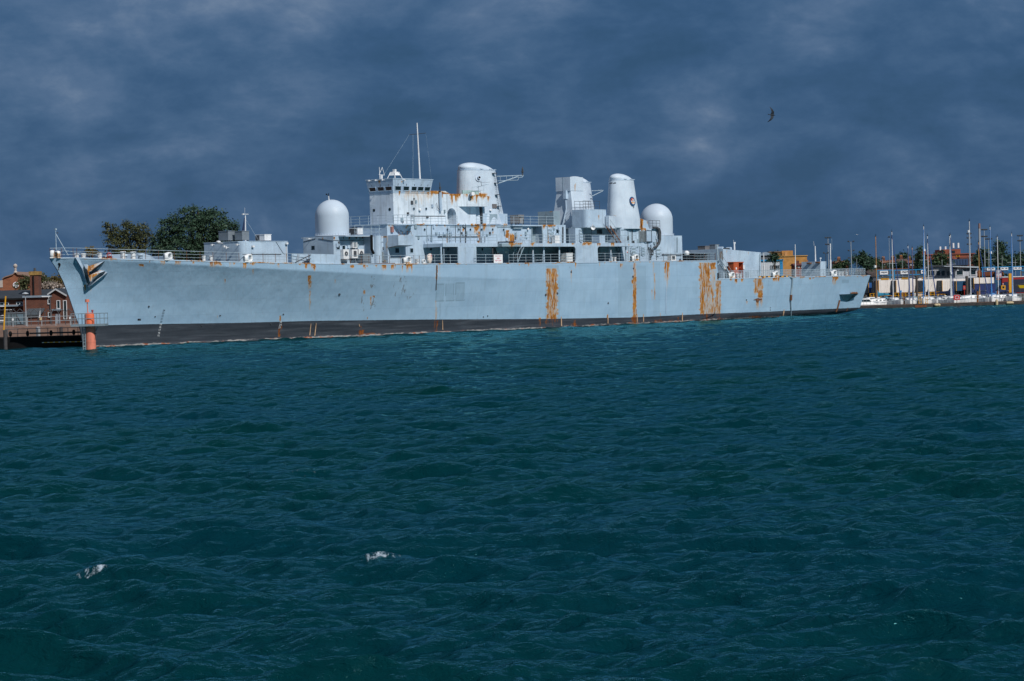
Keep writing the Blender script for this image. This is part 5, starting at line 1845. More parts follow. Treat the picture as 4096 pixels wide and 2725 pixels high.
# jackstaff
b_ = P(226, 1028, 0)
b_.z = z_main(0.004)
t_ = P(222.5, 917, 0)
js = part('jackstaff', MB().tube(b_, t_, .05, .035).tube(b_.lerp(t_, .84), P(273, 1022, -1.2), .04).box(t_.x - .09, t_.x + .09, -.09, .09, t_.z - .1, t_.z + .08), M_RAIL, None, False)
MB().lathe(P(227, 930, 0).x + .1, 0, [(.08, P(227, 934, 0).z), (.08, P(227, 930, 0).z)], 10).build('lamp', M_STEEL, js)

# guard rails of the forecastle: rust-brown stanchions, pale wires
fp = [deck_pt(px, .3, True) for px in (208, 226, 255, 300, 315, 378, 440, 505, 590, 642, 705, 755, 808, 860, 913, 964, 1016, 1060, 1110, 1155)]
rail(fp, h=1.08, gap=9, r=.024, post=M_RUSTY)
rail([deck_pt(px, .3, True) for px in (1155, 1200, 1243)], h=1.1, gap=9, r=.024, post=M_RUSTY)
rail([deck_pt(px, .25, True) for px in (1356, 1408, 1452, 1482, 1525, 1565, 1608, 1662, 1684, 1708)], h=1.05, gap=9, r=.024, post=M_RUSTY)
part('bow_wire', MB().path([deck_pt(222, .3, True, 1.05), deck_pt(280, 1.0, True, .85), deck_pt(340, 1.2, True, .62), deck_pt(450, 1.2, True, .42)], .02, 4), M_RAIL, None, False)
rail([deck_pt(px, .25, True) for px in (2563, 2610, 2660, 2690, 2730, 2764, 2795, 2820, 2845, 2866)], h=1.1, gap=9, r=.026, post=M_STEEL)
rail([deck_pt(px, .2, True) + Vector((0, 0, 0)) for px in (2866,)] + [Vector((hx(T_STEP, 8.6) - .1, -4.6, ZM))], h=1.1, gap=1.6, post=M_RUSTY)
part('pipe_run', MB().path([P(2648, 1019, -2.75), P(2728, 1020, -2.75)], .07, 5), M_STEEL, None, False)

# quarterdeck rails with weld-mesh panels
qp = [deck_pt(px, .25, False) for px in (2875, 2912, 2938, 2972, 3010, 3038, 3067, 3094, 3120, 3150, 3182, 3212, 3246, 3274, 3300, 3330, 3360, 3392, 3420, 3448, 3466)]
o = rail(qp, h=1.12, gap=9, r=.028)
for a, b in zip(qp[:-1], qp[1:]):
    ms = MB()
    n = max(6, int((b - a).length / .12))
    for i in range(1, n):
        c0 = a.lerp(b, i / n)
        ms.tube(c0 + Vector((0, 0, .08)), c0 + Vector((0, 0, 1.08)), .0085, n=3)
    for k in range(1, 8):
        ms.tube(a + Vector((0, 0, .1 + k * .13)), b + Vector((0, 0, .1 + k * .13)), .0075, n=3)
    ms.build('mesh_panel', M_RAIL, o)
rail([qp[-1], Vector((qp[-1].x + .1, 5.5, qp[-1].z))], h=1.12, gap=1.8)

# --- after superstructure -----------------------------------------------------------
xq0, xq1 = P(2893, 1050, -4.5).x, P(3043, 1050, -4.5).x
za, zb = P(2893, 996, -4.5).z, P(3043, 1010, -4.5).z
zq_ = z_q(.75)
hg = part('after_deckhouse', MB(.25).hexa([(xq0, -4.5, zq_), (xq1, -4.5, zq_), (xq1, 4.5, zq_), (xq0, 4.5, zq_), (xq0, -4.5, za), (xq1, -4.5, zb), (xq1, 4.5, zb), (xq0, 4.5, za)]), M_GREY)
part('downpipe', MB().path([P(3042, 1011, -4.6), P(3039, 1022, -4.6), P(3040, 1108, -4.6)], .07, 6), M_RAIL, hg, False)
part('pole', MB().tube(P(2938, 1001, 0), P(2937, 970, 0), .12).tube(P(2935, 975, 0), P(2934, 960, 0), .02).box(P(2938, 971, 0).x - .15, P(2938, 971, 0).x + .15, -.1, .1, P(2938, 975, 0).z, P(2938, 969, 0).z), M_WHITE, hg, False)
for px, r in ((2885, .3), (2918, .22)):
    q = P(px, 995, -3.5)
    part('roof_cowl', MB().tube(q - Vector((0, .3, 0)), q + Vector((0, .5, 0)), r, n=14), M_GREY, hg, False)
part('vent_cap', MB().box(P(2897, 998, -4).x, P(2914, 998, -4).x, -4.2, -3.6, za - .1, za + .16), M_STEEL, hg, False)
plate('light_fitting', 2970, 2977, 1062, 1077, -4.5, .1, M_WHITE, hg)
part('light_fitting', MB().lathe(P(2896, 1072, -4.5).x, -4.62, [(.16, P(2896, 1078, -4.5).z), (.16, P(2896, 1070, -4.5).z), (.05, P(2896, 1066, -4.5).z)], 10), M_WHITE, hg, False)
# stair and boom down to the quarterdeck
stair(P(2868, 1040, -7.6), P(2912, 1112, -7.6), .7, M_RAIL, M_RAIL)
part('davit', MB().tube(P(2872, 1042, -8.0), P(2868, 980, -8.0), .1).path([P(2872, 1040, -8.1), P(2880, 1052, -8.1), P(2870, 1060, -8.1)], .07), M_RAIL, None, False)
# stern cabin
HS = 2.0
xs_, zt = P(3281, 1046, -HS).x, P(3281, 1046, -HS).z
xe_ = P(3306, 1046, -HS).x
yl = Fr(3206, 1046, xs_)[0]
stc = part('stern_cabin', MB(.25).box(xs_, xe_, -HS, yl, z_q(.9), zt), M_GREY)
for px, py in ((3240, 1053), (3275, 1050)):
    y_, z_ = Fr(px, py, xs_)
    part('deck_lamp', MB().box(xs_ - .55, xs_, y_ - .3, y_ + .3, z_ - .12, z_ + .1), M_RUSTY, stc, False)
part('pole', MB().tube(P(3262, 1046, 0), P(3260.5, 985, 0), .11, .08).tube(P(3257, 985, 0), P(3254, 966, 0), .025), M_WHITE, stc, False)
part('dome_lamp', MB().tube(P(3282, 1045, -1), P(3282, 1036, -1), .05).tube(P(3282, 1036, -1), P(3282, 1031, -1), .14), M_WHITE, stc, False)
for px, top, bot, r in ((3055.5, 1013, 1108, .1), (3181.5, 978, 1108, .09), (3322, 975, 1104, .13)):
    part('pole', MB().tube(P(px + .8, bot, -3), P(px, (top + bot) / 2, -3), r).tube(P(px, (top + bot) / 2, -3), P(px - 1, top, -3), r * .65), M_WHITE, None, False)
part('aerial', MB().tube(P(3328, 1000, -3), P(3327, 955, -3), .02), M_RAIL, None, False)
for px in (2891, 2898, 3002, 3010):
    q = deck_pt(px, .9, False)
    part('ladder_hoop', MB().path([q, q + Vector((0, 0, .9)), q + Vector((.3, 0, .9)), q + Vector((.3, 0, 0))], .03), M_STEEL, None, False)
for i, px in enumerate(np.linspace(3042, 3150, 13)):
    a, b = deck_pt(px, .35, False), deck_pt(px + 8, .35, False)
    part('warning_kerb', MB().box(a.x, b.x, a.y - .1, a.y + .1, a.z + .02, a.z + .22), M_YEL if i % 2 == 0 else M_BLACK, None, False)
q = deck_pt(3125, .5, False)

# --- hull fittings --------------------------------------------------------------------
def hull_plate(pts, off, th, mat, name, parent=None, rust=True):
    q = [hit(*p) for p in pts]
    n = sum((k[1] for k in q), Vector((0, 0, 0))).normalized()
    v = [k[0] + k[1] * off for k in q]
    mb = MB().slab(v, n * th)
    return part(name, mb, mat, parent or hull, rust)


# anchor and its bolster
def hp(px, py, off):
    loc, n = hit(px, py)
    d = (loc - CL).normalized()
    return loc - d * (off / max(.35, -n.dot(d)))


def facets(name, faces, mat, parent=None, rust=False):
    mb = MB()
    for f in faces:
        mb.add([hp(px, py, o_) for px, py, o_ in f], [tuple(range(len(f)))])
    return part(name, mb, mat, parent or hull, rust)


RS += [(340, 366, 1060, 1128, .92, 1), (360, 404, 1055, 1084, .86, 1), (366, 406, 1090, 1118, .86, 1)]
facets('anchor_bolster', [
    [(296, 1031, .01), (303, 1030.5, .34), (329, 1076, .36), (323, 1079, .01)],
    [(323, 1079, .01), (329, 1076, .36), (345, 1122, .4), (340, 1126, .01)],
    [(303, 1030.5, .34), (317, 1031.5, .02), (334, 1068, .02), (329, 1076, .36)],
    [(329, 1076, .36), (334, 1068, .02), (338, 1092, .02), (345, 1122, .4)],
    [(340, 1126, .01), (345, 1122, .4), (352, 1150, .02)]], M_GREY)
facets('anchor_recess', [
    [(336, 1061, .02), (331, 1074, .02), (336, 1104, .02), (353, 1144, .25), (363, 1128, .85), (357, 1100, .85), (348, 1078, .7)]], flat('painted_shade', (.105, .135, .155), .7))  # the recess's shade is painted in as a darker grey
facets('anchor_bed', [
    [(353, 1150, .62), (428, 1091, .42), (424, 1087, .04), (364, 1127, .08)],
    [(353, 1150, .62), (350, 1144, .05), (364, 1127, .08)],
    [(353, 1150, .62), (356, 1153, .0), (430, 1094, .0), (428, 1091, .42)]], M_FUN)
an_ = facets('anchor', [
    [(335, 1058, .2), (348, 1057, .35), (356, 1064, .45), (361, 1063, .45), (357, 1085, .75), (355, 1103, .9), (362, 1124, 1.1), (360, 1128, 1.1), (350, 1090, .75)],
    [(361, 1063, .45), (412, 1046, .35), (418, 1043.5, .3), (398, 1058, .6), (375, 1075, .8), (364, 1085, .85), (357, 1085, .75)],
    [(366, 1098, .85), (400, 1081, .6), (421, 1084, .65), (400, 1092, .85), (371, 1110, 1.05), (366, 1126, 1.15), (362, 1124, 1.1), (355, 1103, .9)]], M_GREY, rust=True)
facets('fluke_edge', [
    [(375, 1075, .8), (398, 1058, .6), (418, 1043.5, .3), (418, 1048, .02), (396, 1070, .02), (368, 1096, .02), (364, 1085, .85)],
    [(371, 1110, 1.05), (400, 1092, .85), (421, 1084, .65), (421, 1090, .02), (372, 1122, .02), (366, 1126, 1.15)]], flat('painted_shade', (.105, .135, .155), .7), an_)  # same dark grey, shade painted in below the flukes
# stem hawse
facets('stem_hawse', [[(231, 1055, .06), (236, 1051, .06), (241, 1054, .06), (243, 1060, .06), (240, 1067, .06), (236, 1071, .06), (234, 1066, .06), (236, 1060, .06)]], M_BLACK)
facets('hawse_lip', [[(233, 1072, .06), (236, 1072, .06), (236, 1080, .07), (234, 1080, .07)]], M_RUSTY)

# draught marks
def marks(nums, pts, size, mat):
    mb = MB()
    for s_, (px, py) in zip(nums, pts):
        p, n = hit(px, py, .01)
        rgt_ = Vector((0, 0, 1)).cross(n).normalized()
        put_text(mb, s_, size, p, rgt_, n.cross(rgt_).normalized(), .01, .004)
    part('draught_marks', mb, mat, hull, False)


bl = flat('mark_black', (.012, .013, .016), .7)
wh_ = flat('mark_white', (.62, .64, .66), .7)
ps = [(600 + X / 2.45, 760 + Y / 2.45) for X, Y in ((136, 1182), (129, 1210), (122, 1237), (115, 1265), (109, 1292), (103, 1320), (97, 1346), (92, 1373), (87, 1401), (81, 1428))]
marks(['24', '23', '22', '21', '20'], ps[:5], .30, bl)
marks(['19', '18', '17', '16', '15'], ps[5:], .30, wh_)
marks(['25', '24', '23'], [(1123, 1288.5), (1121, 1300), (1118, 1310)], .34, wh_)
marks(['19', '18', '17'], [(3081, 1232), (3080.5, 1241), (3080, 1250)], .30, bl)
# discharges, eye plates, sacrificial strips
for px, py, r in ((595, 1226, .1), (620, 1267, .07), (806, 1303, .07), (1083, 1296, .08), (880, 1262, .08), (1133, 1257, .08), (1357, 1178, .15), (2182, 1180, .16), (2229, 1174, .14), (2284, 1088, .12), (2432, 1213, .12), (1933, 1268, .07), (1950, 1264, .08), (2985, 1200, .1), (1260, 1292, .08), (2531, 1107, .14), (2533, 1074, .1)):
    p, n = hit(px, py)
    part('discharge', MB().tube(p - n * .1, p + n * .08, r, n=12), M_STEEL, hull, False)
tan = flat('strip_tan', (.46, .30, .19), .8, .3, 2.0)
for px0, py0, px1, py1, w in ((1243, 1294, 1238, 1342, 3), (1264, 1292, 1258, 1344, 3), (1436, 1296, 1437, 1306, 2.5), (2244, 1266, 2245, 1304, 3.5), (2431, 1262, 2431, 1294, 2.5), (2573, 1256, 2573, 1288, 3), (2729, 1251, 2728, 1284, 3), (2548, 1258, 2548, 1290, 2.5), (3136, 1238, 3131, 1268, 4), (1769, 1280, 1770, 1320, 2.5)):
    k = 6
    mb = MB()
    prev = None
    for i in range(k + 1):
        px, py = px0 + (px1 - px0) * i / k, py0 + (py1 - py0) * i / k
        ww = w * (.4 + .6 * min(1, i / 2))
        a, b = hit(px - ww / 2, py, .03)[0], hit(px + ww / 2, py, .03)[0]
        if prev:
            mb.slab([prev[0], prev[1], b, a], hit(px, py)[1] * .03)
        prev = (a, b)
    part('anode_strip', mb, tan, hull, False)
mb = MB()
pts = [hit(px, py, .12)[0] for px, py in ((3356, 1201), (3352, 1217), (3348, 1232), (3342, 1246))]
mb.path(pts, .13, 6)
part('rubbing_strip', mb, M_RUSTY, hull, False)
part('rubbing_strip', MB().path([hit(px, py, .06)[0] for px, py in ((3391, 1231), (3385, 1244))], .06, 5), M_RUSTY, hull, False)
# overboard pipe down the quarter
pts = [deck_pt(3156, .1, False, .12), hit(3167, 1112, .12)[0], hit(3165, 1150, .12)[0], hit(3161, 1182, .12)[0], hit(3160, 1196, .14)[0], hit(3161, 1230, .12)[0], hit(3162, 1262, .12)[0]]
op = part('overboard_pipe', MB().path(pts[:4], .14, 8).path(pts[4:], .11, 8), M_DARK, hull, True)
RS += [(3150, 3170, 1180, 1270, .66, 1)]
MB().tube(pts[3] + Vector((0, -.02, .1)), pts[4] - Vector((0, 0, .2)), .21, n=10).build('coupling', M_RUSTY, op)
part('pipe', MB().path([hit(1746, 1062, .06)[0], hit(1745, 1100, .06)[0], hit(1743, 1160, .06)[0]], .06, 5), M_STEEL, hull, False)
part('pipe', MB().path([hit(2665, 1052, .04)[0], hit(2664, 1150, .04)[0], hit(2663, 1255, .04)[0]], .05, 5), M_GREY, hull, False)
# stern sponson
q = [hit(px, py, 0) for px, py in ((3357, 1178), (3388, 1176), (3421, 1175))]
bt = [hit(px, py, .02)[0] for px, py in ((3369, 1198), (3390, 1206), (3407, 1197))]
out = [k[0] + Vector((0, -1.15, 0)) for k in q]
mb = MB(.2)
mb.add([q[0][0], out[0] + Vector((.5, .2, 0)), out[1], out[2] - Vector((.5, -.2, 0)), q[2][0]] + bt,
       [(0, 1, 2, 3, 4), (0, 5, 6, 2, 1), (4, 3, 2, 6, 7), (1, 2, 6, 5), (3, 7, 6, 2)])
part('stern_sponson', mb, M_DARK, hull, True)
mb = MB()
for i in range(7):
    p = hit(3396 + i * 3.4, 1172, .3)[0]
    mb.tube(p, p + Vector((.35, -.1, .12 * (i % 2))), .12, n=6)
part('fairlead_roller', mb, M_RUSTY, hull, False)
facets('torn_fender', [[(3013, 1201, .05), (3024, 1195, .05), (3034, 1193, .12), (3042, 1196, .1), (3048, 1194, .05), (3048, 1199, .05), (3040, 1200, .1), (3035, 1208, .1), (3028, 1207, .08), (3024, 1201, .06)]], M_RUSTY)
mb = MB()
for i in range(15):
    p = hit(2871.5, 1050 + i * 4.4, .05)
    if p[0] is not None:
        mb.box(p[0].x - .12 - .08 * (i % 2), p[0].x + .1, p[0].y - .15, p[0].y + .05, p[0].z - .1, p[0].z + .12)
part('step_rung', mb, M_STEEL, hull, False)

# ================================================================== THINGS STANDING ON THE SHIP
def on_ship(name, p, label, cat, group=None, rz=0.0):
    e = empty(name, SHIP @ Vector(p), ang + rz, label, cat, group)
    return e


def ac_unit(name, p, w, d, h, label, fan='fan', mat=None, gr='white air conditioning units on the ship', legs=True):
    e = on_ship(name, p, label, 'air conditioner', gr)
    MB().box(0, w, 0, d, .0, h).build('casing', mat or M_WHITE, e)
    if fan == 'fan':
        g = MB().disc((w * .52, -.005, h * .55), (0, -1, 0), min(w * .3, h * .34), .02, 20).build('fan_grille', M_STEEL, e)
        MB().disc((w * .52, -.03, h * .55), (0, -1, 0), .07, .02, 10).build('fan_hub', M_WHITE, g)
    elif fan == 'square':
        MB().box(w * .25, w * .8, -.02, .0, h * .2, h * .85).build('fan_grille', M_STEEL, e)
    elif fan == 'louvre':
        mb = MB()
        for i in range(9):
            mb.box(w * .18, w * .82, -.02, 0, h * (.14 + .08 * i), h * (.18 + .08 * i))
        mb.build('grille', M_ACGREY, e)
    elif fan == 'side':
        MB().box(-.02, .0, d * .1, d * .9, h * .08, h * .92).build('grille', M_STEEL, e)
        MB().tube((w * .5, d * .5, h), (w * .5, d * .5, h + .1), min(w, d) * .38, n=18).build('fan_cowl', M_BLACK, e)
    if legs:
        mb = MB().box(-.05, w + .05, -.05, d, -.06, 0).tube((.1, 0, -.05), (.1, d, -.45), .03).tube((w - .1, 0, -.05), (w - .1, d, -.45), .03)
        mb.build('wall_bracket', M_STEEL, e)
    return e


yv = -hw2
p = P(1368, 1037, yv - .75)
ac_unit('air_conditioner', (P(1374, 1020, yv - .5).x, yv - .5, P(1384, 1037, yv - .5).z), 1.0, .45, 1.2, 'white outdoor air conditioner standing apart in the low row under the forward radome')
ac_unit('air_conditioner', (P(1409, 1020, yv - .5).x, yv - .5, P(1420, 1034, yv - .5).z), 1.0, .45, 1.1, 'white air conditioner with square black grille, in the middle of the low row', 'square')
ac_unit('air_conditioner', (P(1435, 1020, yv - .5).x, yv - .5, P(1446, 1034, yv - .5).z), 1.0, .45, 1.15, 'white air conditioner with round fan touching the square-grilled one, end of the low row')
ac_unit('air_conditioner', (P(1411, 983, yv - .42).x, yv - .42, P(1420, 992, yv - .42).z), .85, .4, .85, 'small white air conditioner with beige grille mounted highest on the radome house wall', 'louvre')
zr_ = S(1430, 943, -2.0)[1]
ac_unit('air_conditioner', (P(1431, 930, -2.2).x, -2.2, zr_ + .1), .95, 1.9, .85, 'white boxy roof condenser directly beside the forward radome', 'side', legs=False)
ac_unit('air_conditioner', (P(1500, 930, -2.2).x, -2.2, zr_ + .1), 1.15, 2.4, .95, 'larger white roof condenser in front of the bridge foot, behind a rusty post', 'side', legs=False)
zf_ = FD[3] + .05


def plant_box(name, pf, pc, pr_, pt, pb, yp, label, mat, legs=.12, cat='ventilation unit', cowl=True):
    """box whose front spans pf..pc and port side pc..pr_ in the photograph"""
    x0_ = P(pc, pt, yp).x
    x1_ = P(pr_, pt, yp).x
    zt_ = P(pc, pt, yp).z
    zb_ = P(pc, pb, yp).z
    y1_ = Fr(pf, pt, x0_)[0]
    e = on_ship(name, (x0_, yp, zb_), label, cat, 'plant boxes on the ship')
    w, d, h = x1_ - x0_, y1_ - yp, zt_ - zb_
    MB().box(0, w, 0, d, legs, h).build('casing', mat, e)
    mb = MB()
    for a in (.1, w - .1):
        for b in (.1, d - .1):
            mb.box(a - .06, a + .06, b - .06, b + .06, -.02, legs)
    mb.build('feet', M_STEEL, e)
    if cowl:
        MB().box(-.04, w + .04, -.04, d + .04, h - .02, h + .05).build('lid', mat, e)
    return e, w, d, h


plant_box('ventilation_unit', 874, 912, 938, 925, 965.5, -1.6 + 1.6, 'grey ventilation box on the forward deckhouse, farther of the pair by the flagpole', M_ACGREY)
plant_box('ventilation_unit', 939, 968, 996, 925, 964.5, -1.7, 'grey ventilation box on the forward deckhouse, nearer of the pair, below the flagpole', M_ACGREY)
e, w, d, h = plant_box('ventilation_unit', 1020, 1058, 1084, 939, 966, -1.4, 'small white unit with dark grille, alone at the after end of the forward deckhouse roof', M_WHITE)
MB().box(-.02, 0, d * .55, d * .95, h * .1, h * .95).build('grille', M_STEEL, e)
e, w, d, h = plant_box('ventilation_unit', 2040, 2073, 2095, 861, 897, -1.6, 'beige-grey machinery box behind the rail just abaft the forward funnel', flat('beige_grey', (.22, .215, .215), .6))
MB().path([(w * .1, -.06, h * .8), (w * .9, -.06, h * .8)], .05).path([(w * .1, -.06, .1), (w * .1, -.06, h * .9)], .07).path([(w * .85, -.06, .1), (w * .85, -.06, h * .6)], .06).build('pipework', M_STEEL, e)
plant_box('ventilation_unit', 2791, 2820, 2838, 985, 1012, -1.2, 'brownish grey plant box abaft the after radome, farther of two on a frame', flat('brown_grey', (.135, .130, .135), .6))
plant_box('ventilation_unit', 2838, 2861, 2876, 979, 1012, -1.9, 'taller dark grey plant box beside the sloping after deckhouse', M_ACGREY)
xk0, xk1 = P(2785, 1030, -1).x, P(2880, 1030, -1).x
mb = MB().box(xk0, xk1, -1.8, 2.6, P(2830, 1013, -1).z - .1, P(2830, 1013, -1).z)
for a in np.linspace(xk0 + .1, xk1 - .1, 5):
    for b in (-1.7, 2.5):
        mb.tube((a, b, ZM), (a, b, P(2830, 1013, -1).z), .07)
mb.tube((xk0, -1.7, ZM), (xk0 + 3, -1.7, P(2830, 1013, -1).z), .05)
mb.box(xk0 + .4, xk1 - .4, -.9, 2.2, ZM, P(2830, 1014, -1).z - .15)
part('plant_frame', mb, M_STEEL, None, False)
q = deck_pt(2735, 2.2)
e = ac_unit('air_conditioner', (q.x, q.y, q.z + .1), 1.3, .6, .75, 'low white unit with two dark fans standing just abaft the after radome house', 'square', legs=False)
q = P(2747, 1014, -4)
e = on_ship('satellite_dome', (q.x, q.y, q.z - .25), 'small white satellite dome on a post above the rails abaft the big radome', 'satellite dome')
MB().lathe(0, 0, [(.1, 0), (.36, .05), (.4, .25), (.36, .45), (.2, .6), (.02, .66)], 18).build('dome', M_WHITE, e, True)
MB().tube((0, 0, -(q.z - .25 - ZM)), (0, 0, .02), .05).build('post', M_STEEL, e)
# white chest and lockers by the rails
def chest(p, w, d, h, label, name='locker', mat=None, cat='locker'):
    e = on_ship(name, p, label, cat)
    MB().box(0, w, 0, d, .04, h).build('body', mat or M_WHITE, e)
    MB().box(-.03, w + .03, -.03, d + .03, h, h + .07).build('lid', mat or M_WHITE, e)
    MB().box(.04, w - .04, .04, d - .04, -.01, .04).build('plinth', M_STEEL, e)
    return e


q = P(2266, 1049, -8.0)
chest((q.x, -8.0, ZM), P(2292, 1049, -8.0).x - q.x, .9, 1.22, 'tall white chest behind the rails at the end of the long open bay')
q = P(2233, 974, -6.4)
chest((q.x, -5.9, Z1 + .03), 1.0, .6, 1.05, 'white switch cabinet on the upper deck below the hatch house window')
q = P(2393, 974, -6.0)
chest((q.x, -6.2, Z1 + .03), 1.35, 1.3, 1.08, 'pale grey locker on the upper deck under the platform beside the rusty ladder', mat=M_GREY)
q = P(1444, 1052, -6.9)
e = chest((P(1452, 1030, -6.8).x, -6.8, ZM + .02), 1.35, .6, 1.3, 'dark grey panel-sided locker with white edge standing by the rails near the air conditioners', mat=M_ACGREY)
# orange locker with one door open
YO = -6.2
xo0, xo1 = P(2934, 1080, YO).x, P(2973, 1080, YO).x
zo1 = P(2950, 1049, YO).z
yo1 = YO + (abs(Fr(2912, 1080, xo0)[0] - YO))
e = on_ship('storage_locker', (xo0, YO, z_q(.76)), 'orange-red steel locker with one door open on the quarterdeck', 'locker')
w, d, h = xo1 - xo0, yo1 - YO, zo1 - z_q(.76)
mb = MB()
mb.box(0, .06, 0, d, 0, h).box(w - .06, w, 0, d, 0, h).box(0, w, d - .06, d, 0, h).box(0, w, 0, d, 0, .08).box(-.08, w + .08, -.08, d + .05, h - .08, h + .05)
mb.build('cabinet', M_ORANGE, e)
dr_ = MB().box(.06, w * .52, -.05, .0, .08, h - .1).build('door', M_ORANGE, e)
MB().box(w * .2, w * .32, -.06, -.05, h * .55, h * .68).box(w * .26, w * .36, -.06, -.05, h * .22, h * .36).build('warning_label', M_WHITE, dr_)
MB().tube((w * .48, -.08, h * .4), (w * .48, -.08, h * .55), .03).build('handle', M_STEEL, dr_)
MB().box(.08, w - .08, .3, d - .1, h * .62, h * .65).box(.08, w - .08, .3, d - .1, h * .3, h * .33).build('shelf', M_RED, e)
MB().box(w * .06, w * .94, -.02 + d * .5, d * .52, .1, h * .6).build('contents', flat('dark_red', (.12, .012, .01), .7), e)
# warning board hung on the rails
pa, pb = P(1976, 1052, -8.42), P(2011, 1052, -8.42)
ztop_ = P(1993, 1018, -8.42).z
sg = on_ship('warning_sign', (pa.x, -8.42, pa.z), 'white board with red lettering hung on the rails beside the ladder', 'sign')
w, h = pb.x - pa.x, ztop_ - pa.z
MB().box(0, w, 0, .04, 0, h).build('board', flat('sign_white', (.72, .72, .74), .6, .05), sg)
mb = MB()
put_text(mb, 'MINISTRY OF DEFENCE', h * .115, (w / 2, -.006, h * .80), (1, 0, 0), (0, 0, 1))
put_text(mb, 'AREA', h * .23, (w / 2, -.006, h * .53), (1, 0, 0), (0, 0, 1))
put_text(mb, 'KEEP CLEAR', h * .215, (w / 2, -.006, h * .26), (1, 0, 0), (0, 0, 1))
mb.build('lettering', flat('sign_red', (.50, .03, .10), .6, .05), sg)
# canvas bag lashed to the rails
q = deck_pt(1721, .15)
cb_ = MB()
rg = []
for z, wx, wy, sx in ((.02, .22, .2, -.02), (.2, .36, .28, -.04), (.55, .42, .3, 0), (.9, .40, .27, .05), (1.12, .34, .2, .1), (1.25, .16, .1, .2)):
    rg.append([(sx + wx * math.cos(a) * (1 + .15 * math.sin(3 * a + z * 5)), wy * math.sin(a) * (1 + .1 * math.cos(4 * a + z * 7)), z) for a in np.linspace(0, 2 * math.pi, 18, endpoint=False)])
cb_.rings(rg)
e = on_ship('canvas_cover', q, 'cream canvas cover with red markings lashed to the rails', 'cover')
cb_.build('cloth', flat('cream_canvas', (.62, .54, .49), .9, .2, 4.0), e, True)
mb = MB()
put_text(mb, '7', .5, (.02, -.34, .9), (1, 0, 0), (0, 0, 1))
mb.build('lettering', flat('sign_red', (.50, .03, .10), .6, .05), e)

# ================================================================== LEFT SHORE
def wbox(mb, px0, px1, pyt, pyb, Y, depth, zt=None, zb=None):
    a, b = W(px0, (pyt + pyb) / 2, Y), W(px1, (pyt + pyb) / 2, Y)
    pm = (px0 + px1) / 2
    zt = W(pm, pyt, Y).z if zt is None else zt
    zb = W(pm, pyb, Y).z if zb is None else zb
    mb.box(a.x, b.x, Y, Y + depth, zb, zt)
    return a.x, b.x, zb, zt


BR1 = brick('brown_brick', (0.118, 0.034, 0.018), (0.085, 0.025, 0.014), (0.11, 0.062, 0.045))
BR2 = brick('orange_brick', (0.255, 0.078, 0.030), (0.19, 0.055, 0.022), (0.20, 0.12, 0.08))
BRY = brick('yellow_brick', (0.48, 0.24, 0.055), (0.40, 0.19, 0.042), (0.36, 0.2, 0.08))
BRR = brick('red_brick', (0.28, 0.060, 0.028), (0.22, 0.046, 0.022), (0.20, 0.10, 0.07))
SLATE = flat('roof_slate', (0.026, 0.032, 0.040), 0.7, 0.25, 1.0)
STONE = flat('pale_stone', (0.38, 0.34, 0.31), 0.8, 0.2, 2.0)
CONC = flat('concrete', (0.20, 0.18, 0.165), 0.85, 0.25, 1.0)
PINK = flat('quay_brickwork', (0.20, 0.125, 0.098), 0.9, 0.25, 1.5)
GALV = flat('galvanised', (0.30, 0.34, 0.37), 0.5, 0.2, 3.0)
TARRED = flat('tarred_timber', (0.008, 0.008, 0.009), 0.8, 0.4, 1.5, spec=0.05)

mb = MB()
zl = 2.35
mb.add([(-600, 286, zl), (-45, 286, zl), (20, 369, zl), (20, 900, zl), (-600, 900, zl)], [(0, 1, 2, 3, 4)])
mb.add([(-600, 286, -3), (-45, 286, -3), (-45, 286, zl), (-600, 286, zl)], [(0, 1, 2, 3)])
mb.add([(-45, 286, -3), (20, 369, -3), (20, 369, zl), (-45, 286, zl)], [(0, 1, 2, 3)])
tag(mb.build('quay', PINK), kind='structure')
mb = MB()
mb.add([(-5000, 900, 1.6), (-600, 280, 1.6), (-600, 901, 1.6), (19, 901, 1.6), (19, 505, 1.6), (600, 507, 1.6), (6000, 900, 1.6), (9000, 9000, 1.6), (-9000, 9000, 1.6)], [tuple(range(9))])
mb.add([(19, 505, -3), (600, 507, -3), (600, 507, 1.6), (19, 505, 1.6)], [(0, 1, 2, 3)])
tag(mb.build('land', flat('ground', (0.075, 0.075, 0.065), 0.9, 0.35, 0.02)), kind='structure')

# quay rail
YQ = 287
pts = [Vector((W(px, 1290, YQ).x, YQ, zl)) for px in (-30, 52, 110, 167, 223, 281, 330, 420)]
e = empty('quay_railing', pts[1], 0, 'pale galvanised railing along the quay edge left of the bow', 'railing')
for i, p in enumerate(pts):
    MB().tube(p - pts[1], p - pts[1] + Vector((0, 0, 1.15)), .045).build('post', GALV, e)
mb = MB()
for a, b in zip(pts[:-1], pts[1:]):
    for h in (1.12, .6):
        mb.tube(a - pts[1] + Vector((0, 0, h)), b - pts[1] + Vector((0, 0, h)), .032)
mb.build('rail', GALV, e)
for px in (52, 281):
    mb = MB().box(W(px, 1290, YQ).x - pts[1].x - .1, W(px, 1290, YQ).x - pts[1].x + .12, -.12, -.04, .75, 1.0)
    mb.build('notice', M_WHITE, e)
mb = MB().box(W(163, 1290, YQ).x - pts[1].x - .1, W(163, 1290, YQ).x - pts[1].x + .16, -.12, -.04, .72, 1.05)
mb.build('notice', flat('cream', (.5, .38, .22), .7), e)

